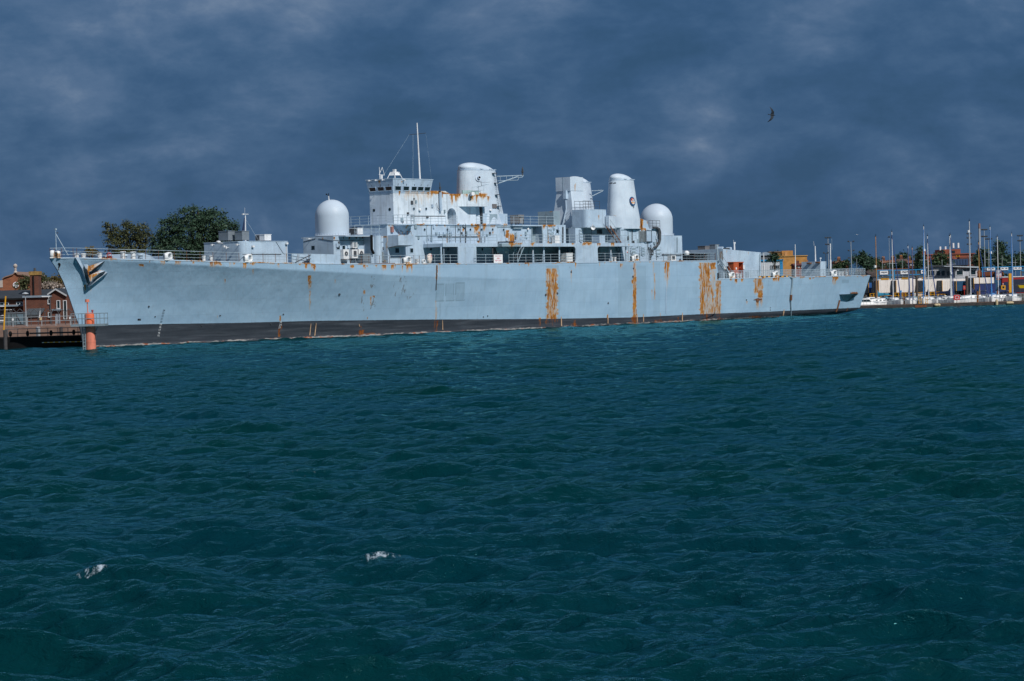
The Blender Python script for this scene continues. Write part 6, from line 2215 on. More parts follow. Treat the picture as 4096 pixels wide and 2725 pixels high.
# floating pontoon, black
YP = W(100, 1393, 271).y
e = empty('floating_pontoon', (W(60, 1393, 271).x, 271, 0), 0, 'long black tarred pontoon with a pipe rail, lying between quay and bow', 'pontoon')
x0_, x1_ = W(-60, 1370, 271).x - e.location.x, W(352, 1370, 271).x - e.location.x
MB().box(x0_, x1_, 0, 3.0, -.6, 1.25).build('hull', TARRED, e)
mb = MB()
MB().box(x0_, x1_, .1, 2.9, 1.25, 1.36).build('deck', flat('deck_timber', (.018, .016, .015), .9, spec=.08), e)
xm_ = W(90, 1340, 271).x - e.location.x
mb = MB()
for px in np.linspace(28, 350, 9):
    x = W(px, 1340, 271).x - e.location.x
    mb.tube((x, .4, 1.2), (x, .4, 2.25), .04)
for h in (1.75, 2.25):
    mb.tube((W(24, 1340, 271).x - e.location.x, .4, h), (x1_, .4, h), .035)
mb.build('rail', flat('dull_steel', (.10, .115, .13), .6), e)
for px in (40, 109, 203, 294):
    x = W(px, 1340, 271).x - e.location.x
    MB().lathe(x, .2, [(.05, 1.40), (.15, 1.48), (.19, 1.7), (.15, 1.95), (.05, 2.02)], 14).build('fender', M_BLACK, e, True)
for i, px in enumerate(np.linspace(168, 350, 26)):
    x = W(px, 1362, 271).x - e.location.x
    MB().box(x, x + .22, -.03, 0, .62, .70).build('reflector', M_YEL if i % 3 else M_WHITE, e)
tag(MB().box(W(110, 1345, 277).x, W(350, 1345, 277).x, 277.5, 281.5, -.5, 1.15).build('landing_stage', TARRED), 'dark landing stage low against the quay wall behind the pontoon', 'landing stage')
tag(MB().box(W(98, 1350, 275).x, W(345, 1350, 275).x, 278, 278.4, W(200, 1329, 278).z - .18, W(200, 1329, 278).z).build('beam', TARRED), 'long dark beam along the quay wall above the pontoon rail', 'beam')


def pile(px0, px1, pyt, pyb, Y, mat, label, cat='mooring pile', cap=True):
    a, b = W(px0, pyt, Y), W(px1, pyt, Y)
    r = (b.x - a.x) / 2
    e = empty('mooring_pile', ((a.x + b.x) / 2, Y, -1), 0, label, cat)
    zt = a.z + 1
    MB().lathe(0, 0, [(r, 0), (r, zt - .12), (r, zt)], 20).build('post', mat, e, True)
    MB().lathe(0, 0, [(r * 1.06, zt - .14), (r * 1.06, zt + .02), (r * .6, zt + .08)], 20).build('cap', mat, e, True)
    return e


pile(12.5, 28, 1321, 1390, 268, flat('grey_timber', (.055, .050, .052), .85, .35, 3), 'tall dark timber pile at the far left with the yellow pole on it')
pile(144, 161, 1310, 1350, 283, flat('bleached_pile', (.27, .28, .30), .8, .3, 3), 'bleached pale pile rising behind the pontoon rail')
pile(237, 251, 1311, 1350, 283, flat('grey_timber', (.055, .050, .052), .85, .35, 3), 'short dark pile behind the pontoon rail, nearer the bow')
a, b = W(15, 1322, 267.5), W(22.5, 1185, 267.5)
e = empty('marker_pole', a, 0, 'slim yellow pole leaning against the tall dark pile', 'pole')
MB().tube((0, 0, 0), b - a, .085).build('pole', M_YEL, e)
MB().tube((0, 0, -.1), (0, 0, .05), .1).build('foot', M_STEEL, e)

# orange beacon pile
YB = 252
q = WZ(364, 1403, 0)
e = empty('beacon_pile', (q.x, q.y, 0), 0, 'orange beacon pile with railed platform and cylinder topmark standing in front of the bow', 'beacon')
sB = F_PX / q.y


def bz(py):
    return W(362, py, q.y).z


def bx(px, py=1250):
    return W(px, py, q.y).x - q.x


ORG = flat('beacon_orange', (.62, .130, .055), .6, .18, 1.6, dirt=.25)
ORG2 = flat('beacon_faded', (.62, .185, .120), .65, .15, 1.6, dirt=.3)
r_ = 20 / sB
MB().lathe(0, 0, [(r_ * 1.02, -2), (r_ * 1.0, bz(1310)), (r_ * .99, bz(1306))], 28).build('pile', ORG2, e, True)
MB().lathe(-.06, 0, [(r_ * .97, bz(1306)), (r_ * .96, bz(1260)), (r_ * .92, bz(1256)), (r_ * .8, bz(1252)), (.05, bz(1251))], 28).build('head', ORG, e, True)
MB().lathe(0, 0, [(r_ * 1.03, bz(1370)), (r_ * 1.03, bz(1370) + .06)], 28).build('band', ORG2, e, True)
MB().tube((bx(351.5), 0, bz(1252)), (bx(350), 0, bz(1208)), .06).build('staff', ORG2, e)
MB().tube((bx(350), 0, bz(1209)), (bx(350), 0, bz(1197)), 8.6 / sB, n=20).build('topmark', ORG2, e)
MB().tube((bx(369), .1, bz(1254)), (bx(369), .1, bz(1246)), .09).tube((bx(369), .1, bz(1246)), (bx(369), .1, bz(1240)), .12, n=10).build('lantern', flat('lantern_red', (.28, .06, .07), .5), e)
zp = bz(1305)
xl_, xr_ = bx(289), bx(425)
pf_ = MB().box(xl_, xr_, -1.1, 1.1, zp, zp + .22)
PLT = flat('platform_grey', (.165, .215, .250), .6, .2, 3)
pl_ = pf_.build('platform', PLT, e)
mb = MB()
for x in (xl_ + .05, bx(320), bx(350), bx(392), xr_ - .05):
    for y in (-1.05, 1.05):
        mb.tube((x, y, zp + .2), (x, y, zp + 1.32), .035)
for y in (-1.05, 1.05):
    for h in (1.32, .8):
        mb.tube((xl_, y, zp + h), (xr_, y, zp + h), .032)
for x in (xl_ + .05, xr_ - .05):
    for h in (1.32, .8):
        mb.tube((x, -1.05, zp + h), (x, 1.05, zp + h), .032)
mb.build('railing', PLT, e)
MB().tube((bx(340), .3, zp), (bx(352), 0, bz(1345)), .05).tube((bx(388), .3, zp), (bx(372), 0, bz(1345)), .05).build('brace', PLT, e)
mb = MB()
for x in (bx(331), bx(341)):
    mb.tube((x, -.35, zp + .2), (x, -.35, -1.2), .05)
for z in np.arange(-.4, zp, .32):
    mb.tube((bx(331), -.35, z), (bx(341), -.35, z), .03)
mb.build('ladder', PLT, e)
MB().path([(bx(378), -.3, bz(1335)), (bx(384), -.3, bz(1335)), (bx(384), -.3, bz(1352)), (bx(380), -.3, bz(1352))], .04).build('mooring_eye', M_STEEL, e)

# --- brick buildings -----------------------------------------------------------------
def fwin(parent, px0, px1, py0, py1, Y, name='window', bars=1, frame=None):
    """window in a street-facing wall at Y: glass with its own frame"""
    o = parent.location
    a, b = W(px0, (py0 + py1) / 2, Y), W(px1, (py0 + py1) / 2, Y)
    zt_, zb_ = W((px0 + px1) / 2, py0, Y).z - o.z, W((px0 + px1) / 2, py1, Y).z - o.z
    xa, xb = a.x - o.x, b.x - o.x
    y = Y - o.y
    g = MB().box(xa, xb, y - .03, y + .05, zb_, zt_).build(name, M_GLASS, parent)
    w = .085
    f = MB().box(xa - w, xb + w, y - .12, y + .04, zt_, zt_ + w).box(xa - w, xb + w, y - .16, y + .04, zb_ - w * 1.3, zb_).box(xa - w, xa, y - .12, y + .04, zb_, zt_).box(xb, xb + w, y - .12, y + .04, zb_, zt_)
    for k in range(bars):
        x = xa + (xb - xa) * (k + 1) / (bars + 1)
        f.box(x - .04, x + .04, y - .1, y + .04, zb_, zt_)
    f.build('frame', frame or flat('window_white', (.50, .52, .54), .6), g)
    return g


YC = 345
c = W(62, 1161, YC)
e = empty('gabled_hall', (c.x, YC, 1.6), 0, 'orange brick gabled hall with round window and ball finial, far left', 'building')


def lx(px, py, Y, o):
    return W(px, py, Y).x - o.location.x


def lz(px, py, Y, o):
    return W(px, py, Y).z - o.location.z


xa, xb = lx(11, 1130, YC, e), lx(122, 1130, YC, e)
ze = lz(62, 1114, YC, e)
zp_ = lz(62, 1096, YC, e)
MB().slab([(xa, 0, 0), (xb, 0, 0), (xb, 0, ze - .6), (lx(105, 1110, YC, e), 0, ze + .25), (lx(66, 1097, YC, e), 0, zp_), (lx(57, 1097, YC, e), 0, zp_), (lx(18, 1116, YC, e), 0, ze + .05), (xa, 0, ze)], (0, 14, 0)).build('wall', BR2, e)
mb = MB()
pp_ = [(lx(9, 1116, YC, e), ze - .1), (lx(20, 1115, YC, e), ze + .15), (lx(52, 1099, YC, e), zp_ - .15), (lx(62, 1096.5, YC, e), zp_ + .18), (lx(72, 1099, YC, e), zp_ - .15), (lx(104, 1112, YC, e), ze + .35), (lx(122, 1115, YC, e), ze - .3)]
for a, b in zip(pp_[:-1], pp_[1:]):
    mb.hexa([(a[0], -.25, a[1]), (b[0], -.25, b[1]), (b[0], 14.2, b[1]), (a[0], 14.2, a[1]), (a[0], -.25, a[1] + .15), (b[0], -.25, b[1] + .15), (b[0], 14.2, b[1] + .15), (a[0], 14.2, a[1] + .15)])
mb.build('coping', flat('coping_stone', (.20, .13, .10), .8), e)
xf = lx(62, 1090, YC, e)
MB().lathe(xf, 0, [(.3, zp_ + .2), (.14, zp_ + .5), (.2, zp_ + .62), (.12, zp_ + .8), (.28, zp_ + 1.0), (.3, zp_ + 1.2), (.16, zp_ + 1.4), (.02, zp_ + 1.45)], 14).build('finial', STONE, e, True)
rc = Vector((lx(64, 1140, YC, e), -.02, lz(64, 1140, YC, e)))
rw = 11.5 * YC / F_PX
w_ = MB().disc(rc, (0, -1, 0), rw * .82, .03, 28).build('round_window', M_GLASS, e)
f = MB()
for i in range(28):
    a0, a1 = 2 * math.pi * i / 28, 2 * math.pi * (i + 1) / 28
    f.tube(rc + Vector((math.cos(a0) * rw * .9, -.04, math.sin(a0) * rw * .9)), rc + Vector((math.cos(a1) * rw * .9, -.04, math.sin(a1) * rw * .9)), .075, n=5)
    f.tube(rc + Vector((math.cos(a0) * rw * .34, -.06, math.sin(a0) * rw * .34)), rc + Vector((math.cos(a1) * rw * .34, -.06, math.sin(a1) * rw * .34)), .03, n=4)
for i in range(6):
    a0 = math.pi / 6 + math.pi / 3 * i
    f.tube(rc + Vector((math.cos(a0) * rw * .34, -.06, math.sin(a0) * rw * .34)), rc + Vector((math.cos(a0) * rw * .9, -.06, math.sin(a0) * rw * .9)), .035, n=4)
f.build('frame', M_WHITE, w_)
MB().disc(rc + Vector((0, .01, 0)), (0, -1, 0), rw * 1.3, .02, 28).build('brick_ring', brick('rubbed_brick', (.26, .06, .03), (.22, .05, .025), (.2, .1, .06)), w_)
mb = MB().box(xa - 9, xa, 0, 12, 0, lz(5, 1150, YC, e)).build('side_wing', BR2, e)
MB().slab([(xa - 3.5, -.1, lz(5, 1150, YC, e)), (xa, -.1, lz(5, 1150, YC, e)), (xa, -.1, lz(8, 1119, YC, e)), (xa - .6, -.1, lz(5, 1126, YC, e))], (0, .5, 0)).build('buttress_scroll', STONE, e)
MB().hexa([(xa - 9, 0, lz(0, 1151, YC, e)), (xa - .2, 0, lz(0, 1151, YC, e)), (xa - .2, 12, lz(0, 1151, YC, e)), (xa - 9, 12, lz(0, 1151, YC, e)), (xa - 9, 4, lz(0, 1127, YC, e)), (xa - .8, 4, lz(0, 1127, YC, e)), (xa - .8, 8, lz(0, 1127, YC, e)), (xa - 9, 8, lz(0, 1127, YC, e))]).build('roof', SLATE, e)

# long brown brick range with slate roof, chimney and gabled end
YL_ = 318
c = W(150, 1306, YL_)
e = empty('brick_range', (c.x, YL_, zl), 0, 'long brown brick building with slate roof, tall square chimney and white-edged gable', 'building')
X = lambda px, py=1240, Y=YL_: W(px, py, Y).x - e.location.x
Zp = lambda px, py, Y=YL_: W(px, py, Y).z - e.location.z
zev, zri = Zp(100, 1192), W(100, 1160, YL_ + 6).z - zl
xL, xR = X(-120), X(213)
MB().box(xL, X(107), 0, 11, 0, zev).build('wall', BR1, e)
MB().hexa([(xL, -.4, zev), (xR + 1, -.4, zev - .1), (xR + 1, 12, zev), (xL, 12, zev), (xL, 5.5, zri), (xR + 1, 5.5, zri), (xR + 1, 6, zri), (xL, 6, zri)]).build('roof', SLATE, e)
MB().box(xL, X(107), -.5, -.3, zev - .22, zev).build('gutter', M_BLACK, e)
# flat-roofed projection
MB().box(X(107), X(214), -2.2, 4, 0, Zp(160, 1186, YL_ - 2.2)).build('wall', BR1, e)
MB().box(X(106), X(216), -2.5, 4, Zp(160, 1190, YL_ - 2.2), Zp(160, 1182, YL_ - 2.2)).build('roof_fascia', flat('lead_grey', (.17, .22, .27), .6), e)
MB().box(X(183), X(216), -2.56, -2.5, Zp(199, 1188, YL_ - 2.2), Zp(199, 1184.5, YL_ - 2.2)).build('roof_fascia', M_WHITE, e)
# gabled end block
xg0, xg1 = X(205), X(276)
zeg = Zp(240, 1183)
zpk = Zp(233, 1162)
xpk = X(233)
MB().slab([(X(213), -1.2, 0), (X(281), -1.2, 0), (X(280), -1.2, zeg), (xpk, -1.2, zpk), (X(204), -1.2, zeg - .1), (X(213), -1.2, zeg - .1)], (0, 12, 0)).build('gable_wall', BR1, e)
mb = MB()
for a, b in (((X(200), Zp(200, 1181)), (xpk, zpk + .1)), ((xpk, zpk + .1), (X(277), Zp(277, 1185)))):
    mb.hexa([(a[0], -1.5, a[1]), (b[0], -1.5, b[1]), (b[0], 11, b[1]), (a[0], 11, a[1]), (a[0], -1.5, a[1] + .2), (b[0], -1.5, b[1] + .2), (b[0], 11, b[1] + .2), (a[0], 11, a[1] + .2)])
mb.build('gable_roof', SLATE, e)
mb = MB()
for a, b in (((X(200), Zp(200, 1181)), (xpk, zpk + .1)), ((xpk, zpk + .1), (X(277), Zp(277, 1185)))):
    mb.hexa([(a[0], -1.62, a[1] - .05), (b[0], -1.62, b[1] - .05), (b[0], -1.5, b[1] - .05), (a[0], -1.5, a[1] - .05), (a[0], -1.62, a[1] + .17), (b[0], -1.62, b[1] + .17), (b[0], -1.5, b[1] + .17), (a[0], -1.5, a[1] + .17)])
mb.build('barge_board', flat('old_white', (.36, .38, .40), .7), e)
# chimney
cx0, cx1 = X(119, 1130), X(153, 1130)
zc1 = Zp(136, 1086, YL_ + 1)
ch_ = MB().box(cx0, cx1, .2, 2.0, zev - .5, zc1).build('chimney', BR1, e)
MB().box(cx0 - .12, cx1 + .12, .08, 2.12, zc1 - .5, zc1).build('chimney_cap', flat('lichen_stone', (.26, .16, .05), .9, .4, 4), ch_)
MB().tube(((cx0 + cx1) / 2 - .1, .1, zev - .5), ((cx0 + cx1) / 2 - .1, .1, zc1 - .6), .11).build('flue_pipe', M_BLACK, ch_)
MB().tube(((cx0 + cx1) / 2, .8, zc1), ((cx0 + cx1) / 2, .8, zc1 + .45), .22, .16).build('chimney_pot', M_STEEL, ch_)
for a, b, c_, d, bars, Y in ((68, 102, 1210, 1218, 2, YL_), (0, 33, 1212, 1220, 1, YL_), (193.5, 199.5, 1199, 1214, 0, YL_ - 2.2), (195, 202, 1251, 1267, 0, YL_ - 2.2), (229, 239, 1204, 1233, 0, YL_ - 1.2), (256, 266, 1204, 1274, 0, YL_ - 1.2)):
    fwin(e, a, b, c_, d, Y, bars=bars)
MB().box(X(216), X(254), -1.6, -1.2, Zp(235, 1242), Zp(235, 1236)).build('canopy', flat('lead_grey', (.17, .22, .27), .6), e)
MB().box(X(229), X(247), -1.3, -1.15, 0, Zp(238, 1256)).build('door', flat('door_grey', (.22, .25, .30), .6), e)
MB().box(X(-10), X(104), -.9, 0, Zp(60, 1226), Zp(60, 1219)).build('canopy', flat('lead_grey', (.17, .22, .27), .6), e)
MB().box(X(-10), X(51), -.6, 0, Zp(30, 1240.5), Zp(30, 1238.5)).box(X(-10), X(30), -1.2, -.9, Zp(15, 1227), Zp(15, 1224)).build('canopy_edge', M_WHITE, e)
MB().box(X(-10), X(49), -.05, .02, 0, Zp(30, 1241)).build('doorway', M_STEEL, e)
MB().box(X(-10), X(15), -.12, -.05, Zp(8, 1285), Zp(8, 1280)).box(X(-10), X(15), -.12, -.05, Zp(8, 1264), Zp(8, 1261)).build('door_panel', M_WHITE, e)
MB().tube((X(214.5), -2.3, 0), (X(214.5), -2.3, Zp(214, 1190)), .08).build('downpipe', M_STEEL, e)
MB().box(X(209), X(212), -2.5, -2.2, Zp(210, 1193), Zp(210, 1190)).build('flood_light', M_WHITE, e)
# lean-to shed
c = W(130, 1302, YL_ - 5)
e = empty('lean_to_shed', (c.x, YL_ - 5, zl), 0, 'low brick lean-to with a sloping grey roof in front of the brown building', 'shed')
X2_ = lambda px: W(px, 1260, YL_ - 5).x - e.location.x
MB().box(X2_(96), X2_(156), 0, 2.7, 0, W(130, 1262, YL_ - 5).z - zl).build('wall', BR1, e)
za, zb = W(130, 1263, YL_ - 5.3).z - zl, W(130, 1239, YL_ - 2.3).z - zl
MB().hexa([(X2_(93), -.4, za), (X2_(164), -.4, za), (X2_(164), 2.7, zb), (X2_(99), 2.7, zb), (X2_(93), -.4, za + .15), (X2_(164), -.4, za + .15), (X2_(164), 2.7, zb + .15), (X2_(99), 2.7, zb + .15)]).build('roof', flat('sheet_roof', (.060, .075, .088), .6, .2, 2), e)
MB().slab([(X2_(157), -.42, za - .3), (X2_(164), -.42, za - .3), (X2_(164), -.42, za + 1.0), (X2_(160), -.42, za + .1)], (0, .04, 0)).build('roof_end', M_WHITE, e)
# corrugated store
c = W(60, 1304, YL_ - 8)
e = empty('storage_container', (c.x, YL_ - 8, zl), 0, 'pair of weathered grey corrugated containers behind the fence at far left', 'container')
X3 = lambda px: W(px, 1260, YL_ - 8).x - e.location.x
mb = MB()
zt = W(60, 1254, YL_ - 8).z - zl
n = 34
xs_ = np.linspace(X3(20), X3(66), n)
pts = [(x, .06 * (i // 2 % 2)) for i, x in enumerate(xs_)]
mb.rings([[(x, y, 0) for x, y in pts], [(x, y, zt) for x, y in pts]], cap=False, closed=False)
mb.box(X3(20), X3(92), .15, 2.4, 0, zt)
mb.build('side_wall', flat('container_grey', (.105, .150, .175), .6, .2, 1), e)
MB().box(X3(67), X3(92), .05, .16, .1, zt - .1).build('door', flat('container_blue', (.105, .165, .205), .6, .2, 1), e)
MB().box(X3(19), X3(93), -.05, 2.5, zt, zt + .12).build('roof', M_ACGREY, e)
MB().tube((X3(68), 0, zt - .3), (X3(84), 0, .2), .05).build('brace', M_STEEL, e)
# security fence with Y-shaped tops
YF = 300
e = empty('security_fence', (W(150, 1306, YF).x, YF, zl), 0, 'dark mesh security fence with Y-shaped post tops behind the quay', 'fence')
XF = lambda px: W(px, 1270, YF).x - e.location.x
for px in (-12, 28, 45, 66, 95, 124, 152, 180, 207, 234, 262, 289, 316):
    h = W(px, 1250, YF).z - zl
    MB().tube((XF(px), 0, 0), (XF(px), 0, h), .05).tube((XF(px), 0, h), (XF(px) - .42, -.1, h + .45), .04).tube((XF(px), 0, h), (XF(px) + .42, .1, h + .45), .04).build('post', M_STEEL, e)
mb = MB()
h = W(150, 1250, YF).z - zl
for k in np.arange(.2, h, .28):
    mb.tube((XF(-12), 0, k), (XF(330), 0, k), .008, n=3)
for x in np.arange(XF(-12), XF(330), .3):
    mb.tube((x, 0, 0), (x, 0, h), .007, n=3)
mb.build('mesh_panel', M_STEEL, e)
# quay lamp
a = W(106, 1240, 296)
e = empty('quay_lamp', (W(105, 1300, 296).x, 296, zl), 0, 'thin grey lamp post with a flat mushroom head by the brick building', 'lamp post')
h = W(106, 1178, 296).z - zl
MB().tube((0, 0, 0), (0, 0, h), .07, .05).build('pole', GALV, e)
MB().lathe(0, 0, [(.08, h), (.42, h + .06), (.36, h + .16), (.05, h + .28)], 14).build('lamp_head', GALV, e, True)


# --- trees ---------------------------------------------------------------------------
def crown_mesh(name, lobes, n, size, mat, seed, hollow=.55, droop=0.0):
    """foliage: leaf sprays gathered in clumps over the lobes' outer shells"""
    r = np.random.default_rng(seed)
    vols = np.array([a * b * c for _, (a, b, c) in lobes]) ** (2 / 3)
    pr = vols / vols.sum()
    nc = max(20, n // 26)
    vs, fs = [], []
    cl = []
    for _ in range(nc):
        i = r.choice(len(lobes), p=pr)
        (cx, cy, cz), (a, b, c) = lobes[i]
        d = r.normal(size=3)
        d /= np.linalg.norm(d)
        k = hollow + (1 - hollow) * r.random() ** .6
        if r.random() < .1:
            k *= 1.12
        cl.append((np.array((cx + d[0] * a * k, cy + d[1] * b * k, cz + d[2] * c * k)), .5 + .9 * r.random(), d))
    per = max(6, n // nc)
    P_, Q_ = [], []
    for c0, s, d in cl:
        pos = c0 + r.normal(size=(per, 3)) * np.array((1, 1, .7)) * s * size * 2.1
        P_.append(pos)
        nn = r.normal(size=(per, 3)) + d * 1.0 + np.array((0, 0, .5))
        Q_.append(nn / np.linalg.norm(nn, axis=1, keepdims=True))
    P_, Q_ = np.concatenate(P_), np.concatenate(Q_)
    up = r.normal(size=P_.shape)
    u = np.cross(Q_, up)
    u /= np.linalg.norm(u, axis=1, keepdims=True)
    v = np.cross(Q_, u)
    s = size * r.uniform(.55, 1.25, (len(P_), 1))
    asp = r.uniform(.45, .8, (len(P_), 1))
    V = np.stack([P_ - u * s, P_ + v * s * asp, P_ + u * s * 1.05, P_ - v * s * asp], 1).reshape(-1, 3)
    me = bpy.data.meshes.new(name)
    me.from_pydata(V.tolist(), [], np.arange(len(V)).reshape(-1, 4).tolist())
    me.materials.append(mat)
    return me


def tree_thing(name, loc, lobes, n, size, mat, seed, label, group=None, trunk_r=.35, hollow=.55, limbs=9):
    e = empty(name, loc, 0, label, 'tree', group)
    r = random.Random(seed)
    me = crown_mesh('crown', lobes, n, size, mat, seed, hollow)
    o = bpy.data.objects.new('crown', me)
    sc.collection.objects.link(o)
    o.parent = e
    mb = MB()
    zc = min(c[2] for c, _ in lobes)
    top = max(c[2] for c, _ in lobes)
    bx_ = np.mean([c[0] for c, _ in lobes])
    mb.tube((bx_, 0, 0), (bx_ * 1.0, 0, zc * .8), trunk_r, trunk_r * .75, 8).tube((bx_, 0, zc * .8), (bx_ + .2, 0, top), trunk_r * .75, trunk_r * .2, 7)
    for (cx, cy, cz), (a, b, c) in lobes:
        for k in range(max(2, limbs // len(lobes))):
            st = Vector((bx_, 0, zc * (.6 + .4 * r.random())))
            md = Vector((bx_ + (cx - bx_) * .5 + r.uniform(-.3, .3), cy * .5, st.z + (cz - st.z) * .6))
            en = Vector((cx + r.uniform(-.7, .7) * a, cy + r.uniform(-.7, .7) * b, cz + r.uniform(-.2, .7) * c))
            mb.tube(st, md, trunk_r * .42, trunk_r * .28, 6).tube(md, en, trunk_r * .28, .03, 5)
    mb.build('trunk', M_BARK, e)
    return e


F_DARK = foliage('foliage_dark', (0.014, 0.036, 0.022), (0.025, 0.057, 0.033), (0.043, 0.082, 0.045))
F_OLIVE = foliage('foliage_olive', (0.024, 0.034, 0.014), (0.045, 0.056, 0.022), (0.085, 0.088, 0.036))
F_MID = foliage('foliage_mid', (0.010, 0.026, 0.012), (0.025, 0.052, 0.022), (0.055, 0.085, 0.035))
F_BROWN = foliage('foliage_autumn', (0.035, 0.030, 0.008), (0.080, 0.065, 0.018), (0.16, 0.12, 0.035))
F_BLOSSOM = foliage('foliage_blossom', (0.05, 0.045, 0.035), (0.19, 0.15, 0.12), (0.42, 0.37, 0.34))


def px_lobes(lst, Y, o, dep=.8):
    """crown lobes given as (px, py, half width px, half height px)"""
    out = []
    for px, py, a, b in lst:
        c = W(px, py, Y)
        k = Y / F_PX
        out.append(((c.x - o[0], 0 + random.uniform(-.4, .4) * a * k * .4, c.z - o[2]), (a * k, a * k * dep, b * k)))
    return out


YT = 372
o = (W(470, 1080, YT).x, YT, 1.6)
tree_thing('olive_tree', o, px_lobes([(455, 935, 42, 40), (540, 925, 62, 38), (560, 965, 48, 38), (470, 975, 52, 36), (430, 900, 14, 14), (505, 900, 18, 16), (520, 1010, 80, 25), (585, 940, 20, 30)], YT, o), 7600, .15, F_OLIVE, 11, 'airy olive-brown tree behind the foredeck with sky showing through it', trunk_r=.3, hollow=.35, limbs=16)
YT = 380
o = (W(790, 1080, YT).x, YT, 1.6)
tree_thing('dark_tree', o, px_lobes([(745, 880, 70, 48), (680, 930, 60, 60), (850, 890, 75, 48), (900, 925, 62, 55), (780, 940, 100, 60), (640, 985, 40, 50), (930, 970, 45, 40), (720, 1000, 110, 50), (850, 1000, 100, 45), (760, 850, 42, 24), (835, 860, 34, 24)], YT, o), 26000, .17, F_DARK, 12, 'huge rounded dark green tree behind the forward deckhouse', trunk_r=.6, hollow=.62, limbs=22)
YT = 360
o = (W(365, 1080, YT).x, YT, 1.6)
tree_thing('olive_tree', o, px_lobes([(362, 1008, 18, 11), (372, 1015, 22, 10)], YT, o), 500, .16, F_BROWN, 13, 'small brownish tree top just showing behind the bow bollards', trunk_r=.15)
for k, (px, lst, mat, lab, sz, n, Y) in enumerate(((108, [(100, 1130, 14, 22), (96, 1150, 20, 16), (112, 1120, 10, 16)], F_OLIVE, 'green bush between the gabled hall and the tall chimney', .17, 900, 338),
                                                  (165, [(163, 1118, 12, 20), (178, 1128, 22, 22), (160, 1140, 14, 20)], F_OLIVE, 'olive tree immediately right of the tall chimney', .17, 1300, 350),
                                                  (220, [(205, 1125, 24, 14), (230, 1120, 24, 15), (222, 1135, 30, 14)], F_BROWN, 'autumn-brown tree standing behind the pale blossoming one', .17, 1300, 356),
                                                  (262, [(255, 1115, 22, 22), (275, 1130, 18, 24), (258, 1140, 18, 18)], F_BROWN, 'brown and green tree partly hidden by the bow', .17, 1200, 352),
                                                  (205, [(205, 1146, 38, 16), (180, 1150, 26, 12), (235, 1148, 24, 14)], F_BLOSSOM, 'pale blossom-covered bush over the slate roof', .15, 1700, 342))):
    o = (W(px, 1160, Y).x, Y, 1.6)
    tree_thing('small_tree', o, px_lobes(lst, Y, o), n, sz, mat, 20 + k, lab, trunk_r=.16, hollow=.3, limbs=6)
# further gable peeping out behind the bow
e = empty('brick_cottage', (W(262, 1240, 335).x, 335, zl), 0, 'small brick gable with white edging peeping out beside the bow', 'building')
Xc = lambda px, py=1200: W(px, py, 335).x - e.location.x
Zc = lambda py: W(262, py, 335).z - zl
MB().slab([(Xc(246), 0, 0), (Xc(300), 0, 0), (Xc(300), 0, Zc(1175)), (Xc(258), 0, Zc(1154)), (Xc(246), 0, Zc(1162))], (0, 8, 0)).build('wall', BR1, e)
MB().tube((Xc(244), -.1, Zc(1164)), (Xc(257), -.1, Zc(1153)), .12).tube((Xc(257), -.1, Zc(1153)), (Xc(300), -.1, Zc(1174)), .12).build('barge_board', M_WHITE, e)
MB().hexa([(Xc(244), -.1, Zc(1166)), (Xc(302), -.1, Zc(1176)), (Xc(302), 8, Zc(1176)), (Xc(244), 8, Zc(1166)), (Xc(256), 0, Zc(1153)), (Xc(259), 0, Zc(1153)), (Xc(259), 8, Zc(1153)), (Xc(256), 8, Zc(1153))]).build('roof', SLATE, e)
fwin(e, 279, 287, 1225, 1239, 334.8, bars=1)

# ================================================================== RIGHT SHORE: MARINA
# pontoon in front of the yachts
A0, A1, A2 = WZ(3440, 1237, 0), WZ(3800, 1226.5, 0), WZ(4330, 1210, 0)
PT = flat('pontoon_steel', (.030, .026, .025), .8, .45, 1.2)
PTR = flat('pontoon_rust', (.14, .045, .020), .85, .4, 2.0)
e = empty('marina_pontoon', (A0.x, A0.y, 0), 0, 'long dark rusty pontoon edging the marina in front of the yachts', 'pontoon')


def strip(a, b, z0, z1, depth, mat, nm, par, off=0.0):
    a, b = Vector((a.x, a.y, 0)) - par.location, Vector((b.x, b.y, 0)) - par.location
    d = (b - a).normalized()
    n = Vector((-d.y, d.x, 0))
    a, b = a + n * off, b + n * off
    return MB().hexa([(a.x, a.y, z0), (b.x, b.y, z0), (b.x + n.x * depth, b.y + n.y * depth, z0), (a.x + n.x * depth, a.y + n.y * depth, z0),
                      (a.x, a.y, z1), (b.x, b.y, z1), (b.x + n.x * depth, b.y + n.y * depth, z1), (a.x + n.x * depth, a.y + n.y * depth, z1)]).build(nm, mat, par)


LP_ = A0 - (A1 - A0) * .6
strip(LP_, A1, -.6, .52, 3.2, PT, 'float', e)
strip(A1, A2, -.6, .50, 3.2, PT, 'float', e)
strip(LP_, A2, .52, .66, 3.0, flat('pontoon_deck', (.085, .06, .05), .85, .3), 'deck', e, .1)
for px in (3588, 3632, 3680):
    a = WZ(px, 1231, 0)
    MB().box(a.x - 1.0 - e.location.x, a.x + 1.2 - e.location.x, a.y - e.location.y - .35, a.y - e.location.y + .1, .05, .5).build('rust_plate', PTR, e)


def pt_at(px, z=.66, back=.3):
    """point on the pontoon deck at that column"""
    a, b = (A0, A1) if px < 3800 else (A1, A2)
    d = ray(px, 1200)
    k = d.x / d.y
    t = (k * a.y - a.x) / ((b.x - a.x) - k * (b.y - a.y))
    p = a.lerp(b, t)
    return Vector((p.x, p.y + back, z))


